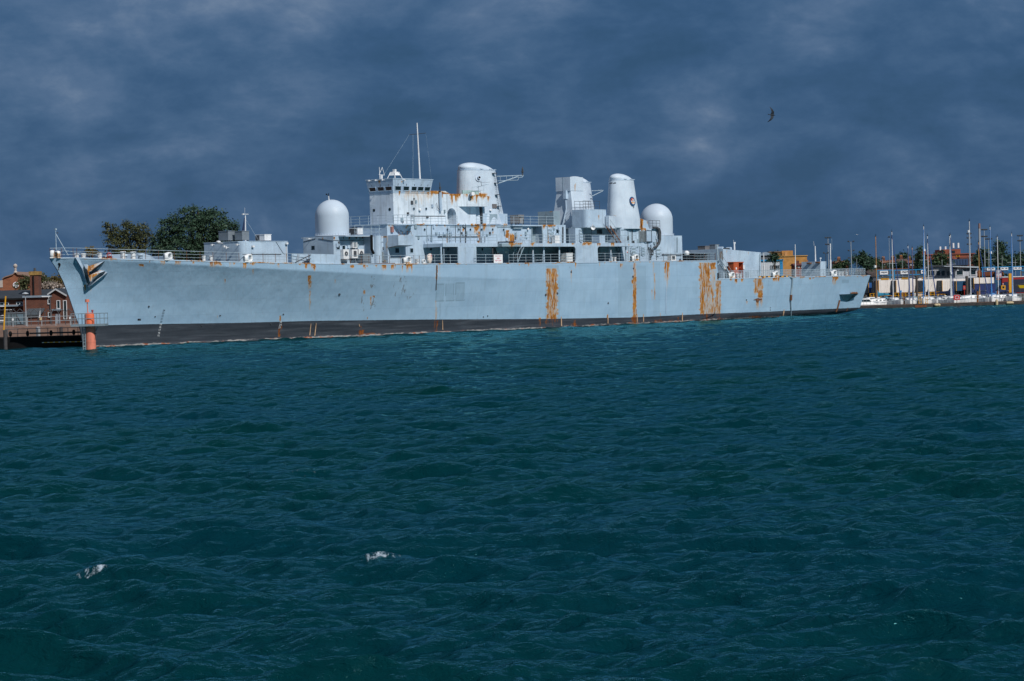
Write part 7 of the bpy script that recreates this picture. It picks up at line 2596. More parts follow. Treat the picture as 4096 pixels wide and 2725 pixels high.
pp_ = [pt_at(px) for px in range(3440, 4140, 14)]
er = empty('pontoon_railing', pp_[0], 0, 'thin grey railing running along the marina pontoon in front of the yachts', 'railing')
mb = MB()
for p in pp_:
    mb.tube(p - pp_[0], p - pp_[0] + Vector((0, 0, 1.35)), .03, n=4)
for h in (1.35, .72):
    for a, b in zip(pp_[:-1], pp_[1:]):
        mb.tube(a - pp_[0] + Vector((0, 0, h)), b - pp_[0] + Vector((0, 0, h)), .028, n=4)
mb.build('rail', GALV, er)
for px in (3682, 3708):
    p = pt_at(px, .66, .6)
    g = empty('access_gate', p, 0, 'yellow tubular access gate on the marina pontoon, %s of the pair' % ('left' if px == 3682 else 'right'), 'gate')
    mb = MB()
    for x in (-.24, .24):
        mb.tube((x, 0, 0), (x, 0, 1.5), .05)
    for z in (.1, .8, 1.5):
        mb.tube((-.24, 0, z), (.24, 0, z), .045)
    mb.build('frame', M_YEL, g)
    MB().tube((-.24, 0, .1), (.24, 0, .8), .03).build('brace', M_YEL, g)
for px, py, r, vert in ((3742, 1224, .28, 0), (3752, 1224, .30, 0), (3985, 1213, .26, 1), (4038, 1214, .30, 0)):
    p = pt_at(px, .05, -.35)
    mb = MB()
    o = empty('fender', (p.x, p.y, .35 if not vert else .45), 0, {3742: 'dirty cream round fender floating low, farther left of a pair', 3752: 'dirty cream round fender with a darker patch, right beside another', 3985: 'upright cream fender hanging on the pontoon side', 4038: 'long cream fender lying flat against the pontoon near the right edge'}[px], 'fender')
    FEN = flat('fender_cream', (.46, .36, .22), .7, .3, 5)
    if vert:
        mb.lathe(0, 0, [(.06, -.65), (.24, -.5), (.28, 0), (.24, .5), (.06, .65)], 14)
    elif px == 4038:
        for k in range(9):
            pass
        mb.rings([[(x, r_ * math.cos(a), r_ * math.sin(a)) for a in np.linspace(0, 2 * math.pi, 12, endpoint=False)] for x, r_ in ((-.75, .05), (-.62, .24), (0, .28), (.6, .24), (.75, .05))])
    else:
        mb.lathe(0, 0, [(r * math.sin(a) + .01, -r * math.cos(a)) for a in np.linspace(0, math.pi, 9)], 14, 1.3)
    mb.build('float', FEN, o, True)
    MB().tube((0, 0, .2), (0.1, .35, .7), .025).build('rope', M_STEEL, o)
p = pt_at(3827, .66, .05)
g = empty('lifebuoy_box', p, 0, 'red square lifebuoy housing with white ring standing on the pontoon rail', 'lifebuoy')
pts = []
for i in range(24):
    a = 2 * math.pi * i / 24
    q = (abs(math.cos(a)) ** 5 + abs(math.sin(a)) ** 5) ** -.2
    pts.append((.60 * q * math.cos(a), -.14, 1.0 + .50 * q * math.sin(a)))
MB().slab(pts, (0, .3, 0)).build('housing', flat('buoy_red', (.52, .040, .045), .5, .1), g)
mb = MB()
for i in range(24):
    if i % 6 == 5:
        continue
    a0, a1 = 2 * math.pi * i / 24, 2 * math.pi * (i + 1) / 24
    mb.tube((.33 * math.cos(a0), -.18, 1.0 + .3 * math.sin(a0)), (.33 * math.cos(a1), -.18, 1.0 + .3 * math.sin(a1)), .055, n=6)
mb.build('ring', M_WHITE, g)
MB().tube((0, .05, 0), (0, .05, .6), .05).build('post', M_STEEL, g)
DPILE = flat('dark_pile', (.075, .060, .052), .85, .3, 2)
OPILE = flat('rusted_pile', (.215, .085, .022), .85, .35, 2)


def mpile(px0, px1, pyt, Y, mat, label):
    a, b = W(px0, pyt, Y), W(px1, pyt, Y)
    r = (b.x - a.x) / 2
    g = empty('mooring_pile', ((a.x + b.x) / 2, Y, -1), 0, label, 'mooring pile', 'steel piles in the marina')
    MB().lathe(0, 0, [(r, 0), (r, a.z + 1)], 18).build('post', mat, g, True)
    MB().lathe(0, 0, [(r * 1.05, a.z + .75), (r * 1.05, a.z + 1.02)], 18).build('cap', mat, g, True)


mpile(3498, 3507, 1125, 492, DPILE, 'thick dark pile near the warship stern, in front of a trailer door')
mpile(3661, 3670.5, 1103, 492, DPILE, 'tall brown pile between two white trailers, its top at the gantry')
mpile(3861, 3872, 1105, 490, DPILE, 'tall dark pile in front of the white trailers with blue doors')
mpile(3610.5, 3618.5, 1170, 462, OPILE, 'short rust-brown pile on the pontoon beside the yachts, left one')
mpile(3905.5, 3914.5, 1166, 463, OPILE, 'short rust-orange pile on the pontoon right of the lifebuoy')


# --- yachts ---------------------------------------------------------------------------
GEL = flat('gelcoat', (.78, .78, .78), .35, .06, 2.0)
GEL2 = flat('gelcoat_trim', (.10, .14, .22), .5, .1, 2.0)
ALU = flat('mast_alloy', (.52, .53, .55), .4, .1, 2.0)
TEAK = flat('varnished_mast', (.42, .22, .09), .5, .2, 2.0)
SAILB = flat('sail_blue', (.012, .14, .40), .7, .15, 3.0)
SAILN = flat('sail_navy', (.016, .045, .16), .7, .2, 3.0)
COV_T = flat('cover_teal', (.015, .16, .26), .8, .2, 3.0)
COV_G = flat('cover_pale', (.20, .33, .40), .8, .2, 3.0)


def yacht(px_mast, top_py, Y, yaw, L, mast_mat, cover, stay, label, lean=0.0, spreader=True, radar=None, base_py=None):
    """sloop: hull with sheer and transom, coachroof, cockpit hood, pulpit, mast, boom under its cover, rolled headsail"""
    Y = pt_at(px_mast).y + 3.4 + .5 * L + (1.5 if not spreader else 0)
    b = W(px_mast, base_py or 1190, Y)
    g = empty('yacht', (b.x, Y, 0), R(yaw), label, 'yacht', 'yachts moored in the marina')
    B = L * .32
    st = [(-.50, .62, 1.0), (-.40, .80, 1.0), (-.2, .97, 1.0), (0, 1.0, 1.0), (.2, .88, 1.05), (.35, .62, 1.13), (.46, .25, 1.22), (.50, .02, 1.28)]
    rg = []
    for x, w, s in st:
        h = 1.2 * s * (L / 9) ** .5
        hw = B / 2 * w
        x_ = x * L
        o_ = .05 * L if x > .45 else 0
        rg.append([(x_ - o_ * 1.2, -hw * .25, -.35), (x_ - o_ * .8, -hw * .72, -.1), (x_ - o_ * .4, -hw * .94, .3), (x_, -hw, h), (x_, 0, h + .05), (x_, hw, h), (x_ - o_ * .4, hw * .94, .3), (x_ - o_ * .8, hw * .72, -.1), (x_ - o_ * 1.2, hw * .25, -.35)])
    MB().rings(rg).build('hull', GEL, g, True)
    mb = MB()
    for s in (-1, 1):
        mb.path([(x * L, s * (B / 2 * w + .015), 1.2 * q * (L / 9) ** .5 - .12) for x, w, q in st[:-1]], .035, 4)
    mb.build('sheer_stripe', GEL2, g)
    h0 = 1.2 * (L / 9) ** .5
    cr_ = [(-.12, .55), (.05, .56), (.2, .46), (.30, .22)]
    rg = [[(x * L, -B / 2 * w, h0), (x * L + .05, -B / 2 * w * .86, h0 + hh_), (x * L + .05, B / 2 * w * .86, h0 + hh_), (x * L, B / 2 * w, h0)] for (x, w), hh_ in zip(cr_, (.62, .64, .48, .14))]
    co = MB().rings(rg).build('coachroof', GEL, g)
    for s in (-1, 1):
        for x in (-.05, .04, .13):
            w = np.interp(x, [c_[0] for c_ in cr_], [c_[1] for c_ in cr_])
            MB().box(x * L - .22, x * L + .22, s * (B / 2 * w * .95) - .03, s * (B / 2 * w * .95) + .03, h0 + .16, h0 + .32).build('portlight', M_GLASS, co)
    hood = []
    for x, zz in ((-.21, .55), (-.17, 1.0), (-.12, .95), (-.08, .5)):
        hood.append([(x * L, -B * .3 + B * .6 * k / 8, h0 + zz * math.sin(math.pi * (.12 + .76 * k / 8)) ** .5) for k in range(9)])
    MB().rings(hood, cap=False, closed=False).build('spray_hood', cover or M_NAVY, g)
    mx = .06 * L
    zt = W(px_mast, top_py, Y).z
    zb = h0 + .45
    tip = Vector((mx + lean, 0, zt))
    ma = MB().tube((mx, 0, h0), tip, .10, .075, 8).build('mast', mast_mat, g)
    MB().tube(tip, tip + Vector((0, 0, .45)), .02, n=4).tube(tip + Vector((-.25, 0, .3)), tip + Vector((.2, 0, .3)), .02, n=4).box(tip.x - .12, tip.x + .12, -.08, .08, zt - .05, zt + .08).build('masthead_gear', M_BLACK, ma)
    if spreader:
        k = Vector((mx + lean * .5, 0, zb + (zt - zb) * .52))
        yw = .95
        c_, s_ = math.cos(R(-yaw)), math.sin(R(-yaw))
        MB().tube(k + Vector((0, -yw, .06)), k + Vector((0, yw, .06)), .03, n=4).build('spreader', ALU, ma)
    if radar:
        k = Vector((mx, 0, zb + (zt - zb) * radar))
        MB().lathe(k.x + .28, 0, [(.05, k.z - .22), (.25, k.z - .2), (.25, k.z + .22), (.05, k.z + .24)], 12).build('radar_dome', M_WHITE, ma, True)
    bz_ = h0 + 1.25
    bo = MB().tube((mx, 0, bz_), (mx - .36 * L, 0, bz_ + .1), .07).build('boom', ALU, g)
    if cover:
        rg = []
        for f, rz_, ry_ in ((0, .75, .16), (.04, .62, .22), (.14, .34, .22), (.4, .28, .19), (.8, .2, .14), (.97, .1, .07)):
            x = mx - .36 * L * f - .05
            rg.append([(x, ry_ * math.cos(a), bz_ + .12 + (rz_ - .28) * .5 + rz_ * math.sin(a)) for a in np.linspace(0, 2 * math.pi, 10, endpoint=False)])
        MB().rings(rg).build('sail_cover', cover, bo, True)
    bow = Vector((.49 * L, 0, h0 * 1.28))
    ff = MB()
    top = Vector((mx + lean * .96, 0, zt - .04 * zt))
    if stay:
        for k in range(8):
            a, c_ = bow.lerp(top, k / 8), bow.lerp(top, (k + 1) / 8)
            ff.tube(a, c_, .115 - .007 * k, .108 - .007 * k, 6)
        ff.build('furled_headsail', stay, g)
    rig = MB()
    for q in ((bow, top), (Vector((-.5 * L, 0, h0)), tip), (Vector((mx - .1, -B * .45, h0)), tip), (Vector((mx - .1, B * .45, h0)), tip)):
        rig.tube(q[0], q[1], .011, n=3)
    rig.build('rigging', M_STEEL, ma)
    pu = MB()
    for s in (-1, 1):
        pu.path([(.36 * L, s * B * .28, h0 * 1.1), (.38 * L, s * B * .26, h0 * 1.1 + .6), (.50 * L, 0, h0 * 1.28 + .6)], .022, 4)
        for x in (-.45, -.2, .1, .3):
            w = np.interp(x, [q[0] for q in st], [q[1] for q in st])
            pu.tube((x * L, s * B / 2 * w * .97, h0), (x * L, s * B / 2 * w * .97, h0 + .6), .018, n=4)
        pu.path([(x * L, s * B / 2 * np.interp(x, [q[0] for q in st], [q[1] for q in st]) * .97, h0 + .6) for x in (-.48, -.2, .1, .36)], .012, 3)
    pu.build('pulpit', GALV, g)
    return g


YD = 476
yacht(3517.5, 945, 474, -150, 9.5, TEAK, COV_T, None, 'yacht with varnished wooden mast and teal sail cover, nearest the warship stern', radar=.52)
yacht(3569, 926, 484, -80, 10, ALU, M_NAVY, SAILN, 'yacht with tall white mast and black bundled sail, second from the warship stern')
yacht(3636, 982, 486, -97, 8.5, ALU, SAILN, SAILN, 'small yacht with purple-blue sail cover behind the left rusty pile', spreader=False)
yacht(3653, 989, 476, -100, 8, TEAK, COV_G, SAILN, 'small yacht with pale blue cover and half-varnished mast left of the yellow gates', spreader=False)
yacht(3702, 904, 482, -104, 11, ALU, None, SAILB, 'yacht with tall silver mast, bare boom and blue rolled headsail, by the yellow gates', radar=.66)
yacht(3711, 943, 474, -78, 9, ALU, M_NAVY, SAILN, 'yacht with shorter silver mast and navy cover, right against the taller silver mast', spreader=False)
yacht(3793, 943, 484, -38, 9.5, ALU, M_NAVY, None, 'yacht with navy cover in front of the blue trailer doors, thinner mast of two')
yacht(3806, 938, 472, -95, 10, ALU, SAILN, SAILN, 'yacht moored behind the red lifebuoy, mast carrying two white fittings', radar=.38)
yacht(3894, 884, 474, -145, 11.5, ALU, M_NAVY, None, 'largest yacht, tallest mast of all, navy sail cover, right of the dark pile', radar=.86)
yacht(3914, 968, 486, -75, 9, TEAK, COV_T, SAILN, 'yacht with short brownish mast and bright blue spray hood', spreader=False)
yacht(3966, 906, 474, -101, 11, ALU, SAILB, SAILB, 'yacht with white mast and bright blue rolled headsail in front of the brown container', radar=.62)
yacht(4001, 946, 480, -135, 9.5, ALU, M_NAVY, None, 'yacht with plain silver mast and upright navy cover beside the yellow crane cab', spreader=False)
yacht(4052, 933, 475, -103, 10.5, ALU, M_NAVY, SAILB, 'yacht nearest the right edge, light blue rolled headsail and dark cover')
yacht(4130, 960, 478, -95, 9.5, ALU, M_NAVY, None, 'white yacht only just entering the picture at the right edge')


def motorboat(px, Y, yaw, L, mat, label, cabin=GEL):
    b = W(px, 1210, Y)
    g = empty('motor_boat', (b.x, Y, 0), R(yaw), label, 'boat')
    B = L * .34
    rg = []
    for x, w, s in ((-.5, .9, .9), (-.1, 1, 1), (.25, .85, 1.15), (.42, .45, 1.35), (.5, .03, 1.5)):
        rg.append([(x * L, -B / 2 * w * .5, -.3), (x * L, -B / 2 * w * .9, .15), (x * L, -B / 2 * w, .8 * s), (x * L, B / 2 * w, .8 * s), (x * L, B / 2 * w * .9, .15), (x * L, B / 2 * w * .5, -.3)])
    MB().rings(rg).build('hull', mat, g, True)
    c = MB().hexa([(-.3 * L, -B * .38, .8), (.25 * L, -B * .34, .9), (.25 * L, B * .34, .9), (-.3 * L, B * .38, .8), (-.25 * L, -B * .3, 1.9), (.05 * L, -B * .28, 1.9), (.05 * L, B * .28, 1.9), (-.25 * L, B * .3, 1.9)]).build('cabin', cabin, g)
    for s in (-1, 1):
        MB().slab([(-.24 * L, s * B * .365, 1.3), (.1 * L, s * B * .345, 1.3), (.02 * L, s * B * .32, 1.75), (-.23 * L, s * B * .33, 1.75)], (0, s * .03, 0)).build('side_window', M_GLASS, c)
    MB().path([(.2 * L, -B * .3, 1.0), (.3 * L, -B * .3, 1.6), (.48 * L, 0, 1.8), (.3 * L, B * .3, 1.6), (.2 * L, B * .3, 1.0)], .025).build('pulpit', GALV, g)
    return g


motorboat(3470, 458.5, 12, 5.5, GEL, 'small white motor cruiser just emerging from behind the warship stern')
motorboat(3480, 497, 190, 7.5, flat('boat_red', (.22, .016, .018), .5), 'dark red workboat with white rail behind the stern of the warship', GEL)
motorboat(3768, 490, 200, 6, flat('boat_blue', (.02, .09, .30), .5), 'little blue-canopied boat between the pontoon gate and the lifebuoy')

# --- quay with trailers -----------------------------------------------------------------
YQ2 = 511
zq2 = 1.6
eg = empty('quay_barrier', (W(3480, 1185, YQ2).x, YQ2, zq2), 0, 'yellow posts and rails along the marina quay under the trailers', 'barrier')
x0_ = 0
x1_ = W(3780, 1185, YQ2).x - eg.location.x
mb = MB()
for x in np.linspace(0, x1_, 22):
    mb.tube((x, 0, -1.0), (x, 0, 1.0), .07, n=6)
for h in (.95, .45):
    mb.tube((0, 0, h), (x1_, 0, h), .045)
mb.build('rail', M_YEL, eg)
WT = flat('trailer_white', (.62, .575, .54), .5, .06, 1.0, dirt=.12)
DOOR = flat('trailer_door', (.085, .100, .112), .6, .15, 2.0)


def trailer(px, Y, label, lett=None, L=12.5, yaw=-61, mat=None, pyt=1122):
    """box trailer set echelon-fashion: rear doors towards the water, side running back to the right"""
    b = W(px, 1180, Y)
    g = empty('trailer', (b.x, Y, zq2), R(yaw + 90), label, 'trailer', 'white box trailers on the quay')
    # local x: along the trailer away from its doors, local y: across (left)
    w = 2.5
    zt = W(px, pyt, Y).z - zq2
    MB().box(0, L, -w / 2, w / 2, 1.0, zt).build('body', mat or WT, g)
    d = MB().box(-.06, 0, -w / 2 + .06, w / 2 - .06, 1.05, zt - .08).build('rear_door', DOOR, g)
    MB().box(-.09, -.06, -.03, .03, 1.1, zt - .15).tube((-.1, -.5, 1.1), (-.1, -.5, zt - .15), .03, n=4).tube((-.1, .5, 1.1), (-.1, .5, zt - .15), .03, n=4).box(-.12, -.06, -.75, -.25, 2.0, 2.1).build('door_bar', GALV, d)
    MB().box(-.07, .02, -w / 2 - .02, -w / 2 + .08, 1.0, zt).build('edge_marker', M_YEL, g)
    MB().box(-.05, .02, w / 2 - .1, w / 2 + .02, 1.0, 1.9).build('edge_marker', M_YEL, g)
    for x in (1.8, 3.1, 4.4):
        for s in (-1, 1):
            MB().tube((x, s * 1.05, .5), (x, s * 1.22, .5), .5, n=18).build('wheel', M_BLACK, g)
    MB().box(.2, L, -.5, .5, .75, 1.0).box(-.02, .1, -1.2, 1.2, .55, .7).build('chassis', M_STEEL, g)
    MB().box(9.5, 9.7, -.8, .8, 0, .8).build('landing_leg', M_STEEL, g)
    if lett:
        mb = MB()
        put_text(mb, lett, 1.0, (2.6, -w / 2 - .01, 1.55), (1, 0, 0), (0, 0, 1))
        mb.build('lettering', M_STEEL, g)
    return g


YT_ = 528
for px, lab in ((3502, 'first white box trailer beyond the warship stern, door beside the thick dark pile'), (3572, 'white box trailer directly behind the yacht with the black bundled sail'), (3686, 'white box trailer behind the yellow pontoon gates'), (3756, 'white box trailer whose doors show left of the blue trailer bay')):
    trailer(px, YT_, lab)
trailer(3882, YT_ - 2, 'white box trailer lettered REE on its side, right of the tall dark pile', 'REEF', L=5.6, pyt=1112)
g = trailer(3812, YT_, 'dark blue box trailer under the white cabin', mat=flat('trailer_blue', (.014, .060, .130), .5), pyt=1125)
g['group'] = 'dark trailers on the quay'
g = trailer(3462, YT_ + 4, 'blue curtain-sided trailer half hidden by the warship stern', mat=flat('curtain_blue', (.012, .075, .24), .6), pyt=1132)
g['group'] = 'dark trailers on the quay'


def wblock(name, px0, px1, pyt, Y, depth, mat, label, cat='building', zb=zq2, pyb=None):
    a, b = W(px0, pyt, Y), W(px1, pyt, Y)
    e = empty(name, (a.x, Y, zb if pyb is None else W((px0 + px1) / 2, pyb, Y).z), 0, label, cat)
    zt = W((px0 + px1) / 2, pyt, Y).z - e.location.z
    MB().box(0, b.x - a.x, 0, depth, 0, zt).build('wall', mat, e)
    return e, b.x - a.x, zt


# white wall behind the trailers, with yellow and navy notices
e, w, h = wblock('terminal_wall', 3508, 3705, 1108, 556, 6, flat('wall_white', (.62, .62, .63), .7, .08), 'long white check-in wall with yellow and navy notice boards, above the trailers')
for px0, px1, mat, py in ((3524.5, 3555, M_YEL, 1117), (3607, 3637, M_YEL, 1114), (3688, 3702, M_YEL, 1112.5), (3569, 3592, M_NAVY, 1115), (3652, 3674, M_NAVY, 1111.5)):
    xa, xb = W(px0, py, 556).x - e.location.x, W(px1, py, 556).x - e.location.x
    zc = W(px0, py, 556).z - zq2
    nb = MB().box(xa, xb, -.1, 0, zc - .2, zc + .2).build('notice_board', mat, e)
    mb = MB()
    for k in range(5):
        mb.box(xa + (xb - xa) * (.12 + .16 * k), xa + (xb - xa) * (.22 + .16 * k), -.11, -.1, zc - .07, zc + .06)
    mb.build('lettering', M_STEEL if mat is M_YEL else M_WHITE, nb)
MB().box(-.1, w + .1, -.12, .3, h - .9, h - .8).build('string_course', M_STEEL, e)
MB().box(-.2, w + .2, -.3, 6, h, h + .12).build('roof', flat('lead_grey', (.17, .22, .27), .6), e)
# long brown roof shed at the back
e, w, h = wblock('long_shed', 3455, 3668, 1105, 585, 10, flat('shed_grey', (.13, .14, .16), .8), 'long low shed with dark brown tiled roof behind the blue gantry')
za = h
zb = W(3560, 1078, 592).z - zq2
MB().hexa([(-1, -.5, za), (w + 1, -.5, za), (w + 1, 10.5, za), (-1, 10.5, za), (-1, 6, zb), (w + 1, 6, zb), (w + 1, 6.4, zb), (-1, 6.4, zb)]).build('roof', flat('brown_tiles', (.060, .045, .042), .85, .3, .8), e)
MB().box(-1, w + 1, 5.9, 6.5, zb, zb + .15).build('ridge', flat('ridge_tiles', (.19, .08, .045), .85, .3), e)
MB().box(0, 3, -.1, .0, .4, h - .3).build('door', M_GLASS, e)
# blue sign gantries
GB = flat('gantry_blue', (.012, .19, .40), .5, .06)
SGN = flat('sign_panel', (.66, .67, .70), .6, .04)


def car_sign(parent, x, z, s, y):
    """pictogram of a car in side view"""
    mb = MB()
    pts = [(-.5, 0), (.5, 0), (.5, .14), (.3, .18), (.18, .34), (-.18, .34), (-.3, .18), (-.5, .14)]
    mb.slab([(x + a * s, y - .03, z + b * s) for a, b in pts], (0, .02, 0))
    for q in (-.3, .3):
        mb.disc((x + q * s, y - .012, z), (0, -1, 0), .1 * s, .02, 10)
    mb.build('pictogram', M_BLACK, parent)


def gantry(px0, px1, pyt, pyb, Y, label, panels, posts, arrows=()):
    e = empty('sign_gantry', (W(px0, pyt, Y).x, Y, zq2), 0, label, 'gantry', 'blue sign gantries over the lanes')
    X_ = lambda px: W(px, (pyt + pyb) / 2, Y).x - e.location.x
    zt, zb = W((px0 + px1) / 2, pyt, Y).z - zq2, W((px0 + px1) / 2, pyb, Y).z - zq2
    t = .10
    MB().box(0, X_(px1), -t, t, zt - 2 * t, zt).build('top_beam', GB, e)
    MB().box(0, X_(px1), -t, t, zb, zb + 2 * t).build('bottom_beam', GB, e)
    for px in posts:
        MB().box(X_(px) - t, X_(px) + t, -t * 1.02, t * 1.02, 0 if px in posts[:2] else zb, zt).build('post', GB, e)
    for q in panels:
        pn = MB().box(X_(q[0]), X_(q[1]), -.3, -.2, zb + .26 if len(q) < 4 else q[3], zt - .22).build('sign_panel', SGN, e)
        wq = X_(q[1]) - X_(q[0])
        for k in range(q[2]):
            car_sign(pn, X_(q[0]) + wq * (.28 + .46 * k) if q[2] > 1 else X_(q[0]) + wq * .5, zb + .42 + (zt - zb - .8) * .55, wq * .3 if q[2] > 1 else wq * .6, -.3)
        if (q[0] in arrows):
            xm, zm = X_(q[0]) + wq * .5, zb + .55
            MB().slab([(xm - .22, -.33, zm + .12), (xm, -.33, zm - .05), (xm + .22, -.33, zm + .12), (xm + .06, -.33, zm + .12), (xm + .06, -.33, zm + .4), (xm - .06, -.33, zm + .4), (xm - .06, -.33, zm + .12)], (0, .02, 0)).build('arrow', M_BLACK, pn)
    return e


gantry(3509, 3572, 1079.5, 1103, 550, 'bright blue gantry frame with white lane sign, nearest the warship stern', [(3519, 3551.5, 2)], (3511, 3560, 3571), (3519,))
gantry(3575, 3703, 1078, 1101, 550, 'long bright blue gantry with two white car signs, left of the grey office', [(3602, 3637, 2), (3683.5, 3700, 1)], (3577, 3664, 3702), (3602,))
gantry(3925, 4130, 1066, 1085, 552, 'long bright blue gantry at far right carrying white signs with pairs of cars', [(3946.5, 3979, 2), (4001, 4032, 2), (4053, 4085, 2)], (3930, 3982, 4120))
# grey cabin building with low curved roof
YB1 = 556
e, w, h = wblock('harbour_office', 3703, 3822, 1068, YB1, 8, flat('cladding_grey', (.29, .30, .325), .6, .06), 'grey clad harbour office with a row of dark windows and low arched roof')
X_ = lambda px: W(px, 1085, YB1).x - e.location.x
Z_ = lambda py, px=3765: W(px, py, YB1).z - zq2
rp = [(X_(3699), Z_(1077, 3699)), (X_(3716), Z_(1067, 3716)), (X_(3745), Z_(1061, 3745)), (X_(3780), Z_(1062, 3780)), (X_(3826), Z_(1067, 3826))]
mb = MB()
for a, b in zip(rp[:-1], rp[1:]):
    mb.hexa([(a[0], -.6, a[1] - .35), (b[0], -.6, b[1] - .35), (b[0], 8, b[1] - .35), (a[0], 8, a[1] - .35), (a[0], -.6, a[1]), (b[0], -.6, b[1]), (b[0], 8, b[1]), (a[0], 8, a[1])])
mb.build('roof', flat('roof_dark', (.028, .033, .040), .6), e)
for px in (3706, 3724, 3746, 3765, 3787, 3804):
    fwin(e, px, px + 14, 1084, 1103, YB1, bars=0, frame=flat('cladding_grey', (.29, .30, .325)))
MB().box(-.05, w + .05, -.08, 0, Z_(1116), Z_(1113)).build('trim', M_STEEL, e)
e, w, h = wblock('control_cabin', 3820, 3909, 1075, 553, 7, flat('cabin_white', (.42, .43, .46), .6, .06), 'pale control cabin with two big dark windows and a flat white roof', pyb=1122)
X_ = lambda px: W(px, 1085, 553).x - e.location.x
zo = e.location.z
rz_ = W(3865, 1069, 553).z - zo
MB().hexa([(X_(3775), -.8, rz_ + .25), (X_(3912), -.8, rz_ - .25), (X_(3912), 8, rz_ - .2), (X_(3775), 8, rz_ + .3), (X_(3775), -.8, rz_ + .42), (X_(3912), -.8, rz_ + .08), (X_(3912), 8, rz_ + .12), (X_(3775), 8, rz_ + .45)]).build('roof', flat('roof_pale', (.36, .40, .44), .6), e)
MB().box(X_(3822), X_(3907), -.1, .0, rz_ - .85, rz_ - .2).build('fascia', M_STEEL, e)
fwin(e, 3826, 3851, 1081, 1100, 553, bars=0, frame=M_WHITE)
fwin(e, 3879, 3902, 1080, 1099, 553, bars=0, frame=M_WHITE)
MB().box(X_(3828), X_(3834), -.25, -.1, rz_ - .75, rz_ - .35).build('lamp', M_WHITE, e)
mb = MB()

mb = MB()
for k in range(9):
    mb.box(X_(3829 + 3.6 * k), X_(3831.4 + 3.6 * k), -.03, 0, W(3846, 1113.5, 553).z - zo, W(3846, 1112, 553).z - zo)
mb.build('vent_slot', M_STEEL, e)
e, w, h = wblock('parapet_wall', 3704, 3912, 1113.5, 551, 1.0, flat('wall_white', (.62, .62, .63), .7, .08), 'white parapet band running below the windows of the harbour office', 'wall', pyb=1126)
MB().box(0, w, -.06, 1.05, h, h + .08).build('coping', GALV, e)
# brown container, poster, red container, yellow plant
e, w, h = wblock('shipping_container', 3909, 3985, 1080, 554, 2.6, flat('container_brown', (.155, .045, .016), .7, .12), 'rust-brown container stacked above the white trailers', 'container', pyb=1112)
mb = MB()
for x in np.arange(.15, w, .42):
    mb.box(x, x + .16, -.07, 0, .12, h - .12)
mb.build('rib', flat('container_brown', (.155, .045, .016)), e)
MB().box(0, w, -.06, .0, h - .14, h).build('top_rail', M_STEEL, e)
e, w, h = wblock('shipping_container', 3985, 4014, 1082, 553, 2.6, flat('container_orange', (.27, .075, .020), .7, .15), 'tall orange-brown container column behind the advertising board', 'container')
MB().box(.2, w - .2, -.05, 0, .2, h - .2).build('door', flat('container_orange', (.27, .075, .020)), e)
MB().box(w * .45, w * .9, -.09, -.05, h * .42, h * .50).build('name_plate', M_BLUE, e)
e, w, h = wblock('advertising_board', 3982.5, 4007, 1080, 548, .3, flat('poster_violet', (.075, .070, .16), .6), 'violet upright poster board with pale portraits, over the orange-brown container', 'sign', pyb=1115)
MB().box(w * .1, w * .5, -.03, 0, h * .12, h * .60).build('poster_panel', flat('poster_pale', (.50, .44, .48), .6, .3, 3), e)
MB().box(w * .55, w * .92, -.03, 0, h * .12, h * .60).build('poster_panel', flat('poster_pale', (.50, .44, .48), .6, .3, 3), e)
for q in (.3, .75):
    MB().disc((w * q, -.05, h * .26), (0, -1, 0), w * .13, .02, 12).build('poster_face', flat('poster_pink', (.60, .22, .20), .6), e)
mb = MB()
for k in range(3):
    mb.box(w * .12, w * (.85 - .1 * k), -.03, 0, h * (.88 - .09 * k), h * (.92 - .09 * k))
mb.build('lettering', M_WHITE, e)
e, w, h = wblock('shipping_container', 4008, 4110, 1109, 552, 5, flat('container_red', (.25, .012, .014), .6, .1), 'bright red container numbered 7 with a dark blue doorway, at right', 'container')
MB().box(W(4016, 1130, 552).x - e.location.x, W(4032, 1130, 552).x - e.location.x, -.05, 0, .2, h * .72).build('doorway', M_NAVY, e)
MB().box(W(4050, 1130, 552).x - e.location.x, w, -.06, 0, .2, h * .86).build('curtain', flat('curtain_navy', (.012, .018, .045), .7), e)
mb = MB()
put_text(mb, '7', .75, (W(4011, 1130, 552).x - e.location.x + .05, -.04, h * .55), (1, 0, 0), (0, 0, 1))
mb.build('lettering', M_WHITE, e)
MB().box(0, w, -.1, .1, h, h + .18).build('top_rail', M_WHITE, e)
e = empty('yellow_column', (W(4042, 1120, 530).x, 530, zq2), 0, 'tall yellow steel column beside the red container', 'column')
zt = W(4042, 1094, 530).z - zq2
MB().box(-.42, .42, -.4, .4, 0, zt).build('column', M_YEL, e)
MB().box(-.5, .5, -.48, .48, 0, .3).build('foot_plate', M_STEEL, e)
e = empty('crane_cab', (W(4014, 1160, 515).x, 515, zq2), 0, 'small square yellow operator cab with dark window, on a post', 'cab')
za, zb = W(4014, 1161, 515).z - zq2, W(4014, 1142, 515).z - zq2
wk_ = 8.2 * 515 / F_PX
MB().box(-wk_, wk_, 0, .8, za, zb).build('cab', M_YEL, e)
MB().box(-wk_ * .5, wk_ * .45, -.03, 0, za + (zb - za) * .38, za + (zb - za) * .82).build('window', M_GLASS, e)
MB().box(-.12, .12, .2, .5, 0, za).build('post', M_STEEL, e)
e = empty('skip', (W(4092, 1150, 512).x, 512, zq2), 0, 'bright yellow tapered skip on a grey frame at the right edge', 'skip')
za, zb = W(4092, 1153, 512).z - zq2, W(4092, 1141, 512).z - zq2
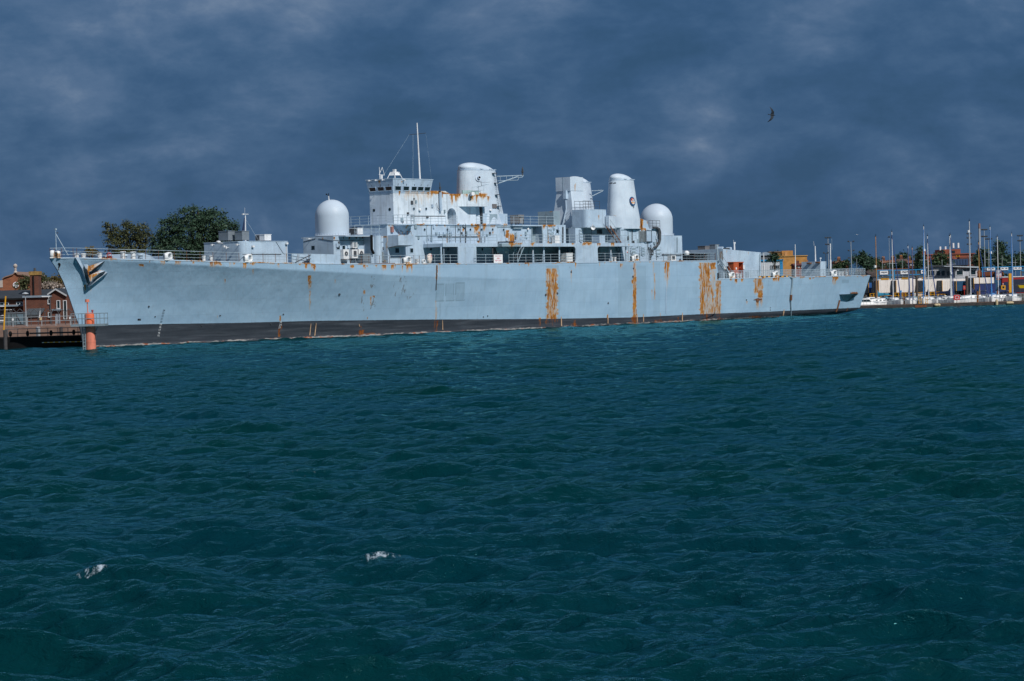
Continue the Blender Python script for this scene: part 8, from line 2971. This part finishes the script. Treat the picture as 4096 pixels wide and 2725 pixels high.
MB().hexa([(-.7, 0, za), (.7, 0, za), (.7, 1.2, za), (-.7, 1.2, za), (-1.0, -.2, zb), (1.0, -.2, zb), (1.0, 1.4, zb), (-1.0, 1.4, zb)]).build('bucket', flat('skip_yellow', (.62, .42, .012), .5), e)
MB().tube((-.6, .2, 0), (-.6, .2, za), .06).tube((.6, .2, 0), (.6, .2, za), .06).tube((-1.6, .2, zb), (1.2, .2, zb + .5), .05).build('frame', M_STEEL, e)
e, w, h = wblock('hoarding', 3897, 3982, 1134, 519, .3, flat('hoarding_navy', (.016, .030, .125), .7, .15), 'long dark blue hoarding behind the yacht masts, right of the lettered trailer', 'hoarding')
MB().box(w * .78, w * .83, -.03, 0, h * .55, h * .7).build('notice', M_WHITE, e)
MB().box(-.03, w + .03, -.05, .05, h - .08, h).build('top_rail', M_STEEL, e)
MB().box(0, .1, -.05, .35, 0, h).box(w * .5, w * .5 + .1, -.05, 0, 0, h).build('post', M_STEEL, e)
e = empty('emergency_phone', (W(3857, 1150, 508).x, 508, zq2), 0, 'small red box on a post, left of the tall dark pile', 'box')
za, zb = W(3857, 1159, 508).z - zq2, W(3857, 1143, 508).z - zq2
MB().box(-.24, .24, -.15, .15, za, zb).build('box', M_RED, e)
MB().box(-.15, .15, -.17, -.15, za + .2, zb - .2).build('door', flat('faded_red', (.27, .13, .12)), e)
MB().tube((0, 0, -.2), (0, 0, za), .05).build('post', M_RED, e)
e = empty('depth_board', (W(3603.5, 1165, 505).x, 505, zq2), 0, 'turquoise marker board on a post between two yachts', 'sign')
za, zb = W(3603, 1171, 505).z - zq2, W(3603, 1162, 505).z - zq2
MB().slab([(-.15, 0, za), (.15, 0, za), (.22, 0, zb), (-.22, 0, zb)], (0, .05, 0)).build('board', M_BLUE, e)
MB().tube((0, .06, -.6), (0, .06, za), .06).build('post', M_BLUE, e)


# --- light masts, chimney and town behind ------------------------------------------------
def lamp_mast(px, pyt, Y, label, heads, r=.12, zb=zq2, group='light masts behind the marina', mat=None):
    a = W(px, pyt, Y)
    e = empty('light_mast', (a.x, Y, zb), 0, label, 'light mast', group)
    h = a.z - zb
    MB().tube((0, 0, 0), (0, 0, h), r, r * .6, 8).build('pole', mat or GALV, e)
    for dz, n, wd in heads:
        z = h - dz
        MB().tube((-wd, 0, z), (wd, 0, z), .05, n=5).build('crossarm', M_STEEL, e)
        for k in range(n):
            x = -wd + 2 * wd * k / max(1, n - 1) if n > 1 else 0
            MB().hexa([(x - .18, -.2, z + .05), (x + .18, -.2, z + .05), (x + .18, .1, z), (x - .18, .1, z), (x - .19, -.24, z + .24), (x + .19, -.24, z + .24), (x + .18, .1, z + .3), (x - .18, .1, z + .3)]).build('floodlight', M_STEEL, e)
    return e


lamp_mast(3311.5, 953, 560, 'tall light mast rising above the warship quarterdeck with two tiers of lamps', [(0, 3, .55), (1.55, 3, .5)])
lamp_mast(3303, 1014, 560, 'short dark lamp standard beside the tall mast over the quarterdeck', [(0, 2, .45)], mat=M_STEEL)
lamp_mast(3403.5, 968, 560, 'light mast with wide pairs of lamps above the quarterdeck rails near the stern', [(0, 2, .6), (2.1, 2, .6), (3.8, 2, .6)])
lamp_mast(3426.5, 1036, 555, 'plain slim grey pole just right of the stern light mast', [], .07)
lamp_mast(3936.5, 921, 570, 'tallest grey light mast with two round clusters of lamps', [(0, 4, .6), (1.6, 4, .6)], .13)
lamp_mast(3953.5, 958, 575, 'light mast with a forked crown of lamps near the white mast', [(0, 4, .75)], .11)
lamp_mast(3876, 937, 575, 'lattice-headed light mast left of the tallest yacht mast', [(0, 2, .4), (1, 2, .4), (2.5, 2, .4)], .13)
lamp_mast(4079.5, 945, 575, 'light mast with clustered lamps near the right edge of the picture', [(0, 3, .5), (1.2, 3, .45)], .12)
lamp_mast(3556, 950, 565, 'thin grey pole with a small T-shaped head behind the black-sailed yacht', [(0, 1, .4)], .07)
lamp_mast(3529, 1034, 560, 'low street lamp between the first two yacht masts', [(0, 1, .35)], .07)
for px, py, lab in ((3609, 1038, 'short slim pole standing behind the long shed roof'), (3768, 1039, 'short slim pole in front of the rounded tree'), (4008, 1022, 'short slim pole left of the tall conifer'), (4061, 1033, 'short slim pole nearest the right picture edge')):
    lamp_mast(px, py, 560, lab, [], .07)
e = empty('tall_chimney', (W(3920, 1080, 1150).x, 1150, 0), 0, 'tall slender pale chimney stack with darker top, far beyond the marina', 'chimney')
a, b = W(3917, 894, 1150), W(3917, 914, 1150)
MB().tube((0, 0, 0), (a.x - W(3920, 1080, 1150).x, 0, a.z - 1.5), .72, .46, 14).build('stack', flat('stack_grey', (.30, .33, .36), .6), e, True)
MB().tube((a.x - W(3920, 1080, 1150).x, 0, b.z), (a.x - W(3920, 1080, 1150).x, 0, a.z), .56, .50, 14).build('stack_top', flat('stack_top', (.20, .13, .12), .7), e, True)
# telecom block of red brick
YR = 700
e, w, h = wblock('telephone_exchange', 3705, 3896, 1019, YR, 20, BRR, 'red brick block with stepped roof and phone aerials, behind the harbour office', zb=1.6)
X_ = lambda px: W(px, 1020, YR).x - e.location.x
Z_ = lambda py: W(3800, py, YR).z - 1.6
MB().box(X_(3776), X_(3850), 3, 15, h, Z_(997)).build('roof_block', BRR, e)
MB().box(X_(3694), X_(3709), 2, 10, 0, Z_(1000)).build('stair_tower', BRR, e)
MB().box(X_(3775), X_(3782), 2.9, 3, h, Z_(998)).box(X_(3815), X_(3828), 2.9, 3, Z_(1012), Z_(1003)).build('opening', M_GLASS, e)
MB().box(-.3, w + .3, -.3, 20, h, h + .3).build('parapet', flat('coping_red', (.19, .06, .04), .8), e)
MB().box(X_(3830), X_(3890), -3, 0, 0, Z_(1032)).build('wing', brick('dark_brick', (.10, .026, .014), (.08, .02, .012), (.1, .05, .04)), e)
for k in range(4):
    fwin(e, 3826 + 3.2 * k, 3828 + 3.2 * k, 1022, 1026, YR, bars=0, frame=M_YEL)
for px, py, hh in ((3827, 972, 12), (3847, 972, 12), (3774, 985, 9), (3795, 985, 7)):
    x, z1 = X_(px), Z_(py)
    z0 = Z_(997) if px > 3776 else h
    an2 = MB().tube((x, 5, z0), (x, 5, z1), .07).build('aerial_pole', GALV, e)
    MB().box(x - .22, x + .22, 4.7, 5.1, z1 - hh * .12, z1).build('aerial_panel', M_WHITE, an2)
# town roofs and houses
HB_ = [(3345, 3395, 1052, 1044, 620, (.22, .10, .06), 'low brown-roofed house behind the quarterdeck mast'), (3528, 3562, 1052, 1042, 640, (.20, .09, .055), 'terraced house with orange roof between the first yacht masts'), (3566, 3600, 1050, 1040, 650, (.17, .075, .05), 'terraced house with yellow chimney pots right of the black-sailed yacht'),
       (3600, 3632, 1046, 1036, 660, (.09, .06, .055), 'dark-roofed house beside the conifer'), (3634, 3660, 1052, 1042, 655, (.20, .085, .05), 'small orange-roofed house left of the conifer'), (3180, 3222, 1062, 1054, 600, (.12, .035, .03), 'dark red roofed terrace under the yellow building'), (3222, 3250, 1066, 1058, 605, (.11, .03, .026), 'dark red roofed house left of the stern cabin')]
for k, (p0, p1, pe, pr_, Y, col, lab) in enumerate(HB_):
    e, w, h = wblock('terraced_house', p0, p1, pe, Y, 8, BRR if k % 2 else BR1, lab, 'house')
    e['group'] = 'terraced houses behind the harbour'
    zr__ = W((p0 + p1) / 2, pr_, Y + 4).z - zq2
    rf = MB().hexa([(-.3, -.4, h), (w + .3, -.4, h), (w + .3, 8.4, h), (-.3, 8.4, h), (-.3, 3.8, zr__), (w + .3, 3.8, zr__), (w + .3, 4.2, zr__), (-.3, 4.2, zr__)]).build('roof', flat('tiles_%d' % k, col, .85, .25, 1.0), e)
    cm = MB().box(w * .25, w * .25 + .8, 3.4, 4.4, zr__ - .4, zr__ + .7).build('chimney', BR1, rf)
    for j in range(3):
        MB().tube((w * .25 + .15 + .24 * j, 3.9, zr__ + .7), (w * .25 + .15 + .24 * j, 3.9, zr__ + 1.1), .09, n=8).build('chimney_pot', flat('pot_yellow', (.42, .19, .06), .8), cm)
    fwin(e, p0 + (p1 - p0) * .3, p0 + (p1 - p0) * .42, pe + 3, pe + 9, Y)
    fwin(e, p0 + (p1 - p0) * .62, p0 + (p1 - p0) * .74, pe + 3, pe + 9, Y)
# solar roof
e, w, h = wblock('solar_roofed_hall', 3795, 3870, 1062, 640, 10, flat('hall_brown', (.11, .075, .065), .8), 'brown hall with tilted solar panels on its roof')
for k in range(6):
    x = w * (.05 + .155 * k)
    MB().hexa([(x, -.6, h), (x + w * .13, -.6, h), (x + w * .13, 2.4, h + .1), (x, 2.4, h + .1), (x + .4, -.6 + .02, h + .1), (x + w * .13 + .4, -.58, h + .1), (x + w * .13 + .9, 2.4, h + 1.7), (x + .9, 2.4, h + 1.7)]).build('solar_panel', flat('solar_blue', (.018, .035, .075), .25), e)
# white store with blue trim and yellow hall behind the quarterdeck
YW_ = 520
e, w, h = wblock('white_store', 3041, 3130, 1044, YW_, 14, flat('white_cladding', (.48, .50, .53), .6, .05), 'white ribbed warehouse with turquoise roof edge seen over the quarterdeck')
mb = MB()
for x in np.arange(.2, w - .6, .42):
    mb.box(x, x + .1, -.05, 0, 0, h)
mb.build('rib', flat('white_cladding', (.48, .50, .53)), e)
X_ = lambda px: W(px, 1060, YW_).x - e.location.x
MB().box(-.3, w + .2, -.3, 14, h, h + .3).build('roof_edge', GB, e)
MB().box(w - .55, w + .05, -.14, .2, 0, h).build('corner_trim', GB, e)
g_ = fwin(e, 3083, 3118, 1063, 1074, YW_, bars=3, frame=flat('window_grey', (.20, .23, .26), .6))
YY = 620
e, w, h = wblock('yellow_hall', 3105, 3228, 1026, YY, 16, BRY, 'windowless yellow brick hall with a raised block, above the after end of the ship')
X_ = lambda px: W(px, 1040, YY).x - e.location.x
MB().box(X_(3083), X_(3179), 4, 14, 0, W(3130, 1009, YY + 4).z - zq2).build('raised_block', BRY, e)
MB().box(X_(3134), X_(3179), 3.6, 4, 0, W(3156, 1003, YY + 4).z - zq2).build('raised_block', brick('yellow_brick_dark', (.40, .19, .045), (.33, .155, .035), (.3, .17, .07)), e)
MB().box(X_(3145), X_(3156), 3.5, 3.6, h, W(3150, 1008, YY + 4).z - zq2).build('louvre', flat('yellow_louvre', (.42, .22, .09), .7), e)
MB().box(-.2, w + .2, -.2, 16, h, h + .22).build('parapet', flat('coping_yellow', (.40, .24, .08), .8), e)
MB().box(X_(3082), X_(3180), 3.8, 14.2, W(3130, 1009, YY + 4).z - zq2, W(3130, 1009, YY + 4).z - zq2 + .25).build('parapet', flat('coping_dark', (.13, .10, .07), .8), e)
e, w, h = wblock('grey_shed', 3045, 3105, 1022, 600, 10, flat('shed_grey', (.13, .14, .16), .8), 'dark grey shed roof between the after deckhouse and the yellow hall')
MB().hexa([(-.4, -.4, h), (w, -.4, h), (w, 10, h), (-.4, 10, h), (1, 4, h + .9), (w - 2, 4, h + .9), (w - 2, 6, h + .9), (1, 6, h + .9)]).build('roof', flat('lead_grey', (.17, .22, .27)), e)
MB().box(w * .3, w * .5, -.05, 0, .5, 2.5).build('door', M_STEEL, e)

# trees of the far shore
TL = [(3097, [(3097, 1022, 15, 13), (3088, 1032, 12, 10), (3108, 1030, 11, 12)], F_DARK, 600, 500, .2, 'dark tree in front of the yellow hall'),
      (3370, [(3362, 1062, 22, 14), (3385, 1056, 20, 15), (3350, 1068, 14, 10)], F_MID, 900, 590, .22, 'green bushy tree just above the quarterdeck rail'),
      (3450, [(3438, 1042, 26, 24), (3462, 1050, 28, 26), (3450, 1028, 18, 18), (3480, 1062, 22, 16)], F_DARK, 1700, 585, .25, 'broad dark tree right behind the stern light mast'),
      (3500, [(3492, 1050, 20, 16), (3505, 1060, 18, 18)], F_MID, 800, 600, .22, 'lower tree with autumn tints right of the broad dark one'),
      (3545, [(3540, 1070, 26, 10), (3570, 1066, 26, 14), (3600, 1060, 22, 16)], F_DARK, 1300, 600, .22, 'row-end dark tree over the long shed roof'),
      (3618, [(3612, 1028, 22, 12), (3630, 1034, 18, 14)], F_DARK, 900, 680, .25, 'rounded dark tree left of the conifer'),
      (3677, [(3676, 1000, 7, 14), (3676, 1020, 14, 12), (3677, 1038, 20, 13), (3678, 1058, 26, 15), (3680, 1076, 28, 16)], F_DARK, 1700, 590, .22, 'pointed dark conifer rising beside the tallest silver mast'),
      (3764, [(3758, 1042, 28, 24), (3780, 1052, 22, 22), (3740, 1060, 22, 16), (3765, 1026, 16, 14)], F_MID, 1700, 600, .25, 'rounded tree in front of the red brick block'),
      (3920, [(3915, 1040, 24, 22), (3935, 1020, 22, 26), (3900, 1056, 18, 14), (3940, 1050, 22, 20)], F_MID, 1700, 610, .25, 'bushy tree beneath the tall pale chimney'),
      (4003, [(3998, 1000, 20, 28), (4015, 1010, 22, 26), (3985, 1030, 22, 24), (4024, 1040, 26, 24), (4002, 1050, 34, 20), (4002, 978, 9, 14)], F_DARK, 2600, 600, .25, 'tall dark tree with a peaked crown near the right edge'),
      (4080, [(4066, 1035, 24, 24), (4090, 1030, 24, 26), (4110, 1040, 24, 24), (4070, 1055, 30, 16)], F_DARK, 2000, 605, .25, 'spreading dark tree filling the right edge behind the gantry'),
      (3265, [(3262, 1072, 16, 8), (3285, 1068, 14, 8)], F_MID, 400, 580, .2, 'hedge-like tree showing left of the stern cabin')]
for k, (px, lst, mat, n, Y, sz, lab) in enumerate(TL):
    o = (W(px, 1090, Y).x, Y, 1.6)
    tree_thing('shore_tree', o, px_lobes(lst, Y, o), n, sz * 1.15, mat, 60 + k, lab, 'trees on the far shore', trunk_r=.25, hollow=.35, limbs=6)

# the low wooded ground that closes the view beyond the town
rw_ = random.Random(9)
lb = []
for i in range(110):
    x = 45 + i * 6.2
    h_ = rw_.uniform(2.2, 4.6)
    lb.append(((x, 760 + rw_.uniform(0, 60) + abs(x - 200) * .1, 2.2 + h_ * .5), (rw_.uniform(4, 8), 4, h_)))
o = bpy.data.objects.new('distant_wood', crown_mesh('distant_wood', lb, 9000, .62, F_MID, 99, .5))
sc.collection.objects.link(o)
tag(o, 'far low belt of dark trees along the skyline behind the town', 'wood', kind='stuff')

# --- birds ----------------------------------------------------------------------------------
def bird(loc, span, rot, mat, label):
    """gull: tapered body with head and tail, two cranked wings"""
    e = empty('gull', loc, 0, label, 'bird')
    e.rotation_euler = rot
    rg = []
    for x, r_, z in ((-.24, .010, .01), (-.16, .024, .005), (-.05, .040, 0), (.06, .042, 0), (.13, .028, .008), (.17, .026, .012), (.20, .014, .01), (.23, .003, .006)):
        rg.append([(x * span, r_ * span * math.cos(a), (z + r_ * .9 * math.sin(a)) * span) for a in np.linspace(0, 2 * math.pi, 10, endpoint=False)])
    mb = MB().rings(rg)
    for s in (-1, 1):
        w = [(.12, .02, -.10, .0), (.10, .20, -.08, .06), (-.02, .36, -.15, .05), (-.20, .50, -.24, -.02)]
        up = [[(a * span, s * b * span, d * span + .006 * span), (c * span, s * b * span, d * span)] for a, b, c, d in w]
        vs = [p for q in up for p in q]
        mb.add(vs, [(2 * k, 2 * k + 1, 2 * k + 3, 2 * k + 2) for k in range(3)])
    mb.build('body', mat, e, True)
    MB().slab([(-.20 * span, -.015 * span, 0), (-.28 * span, -.035 * span, 0), (-.28 * span, .035 * span, 0), (-.20 * span, .015 * span, 0)], (0, 0, .008)).build('tail', mat, e)


bird(W(3088, 460, 150), .95, (R(96), R(8), R(10)), flat('gull_dark', (.020, .028, .040), .8), 'dark gull banking steeply, high in the sky on the right')
bird(W(3427, 939, 300), .55, (R(10), R(10), R(40)), flat('gull_white', (.7, .72, .75), .7), 'tiny white gull far off above the stern')
print('SIZE done')
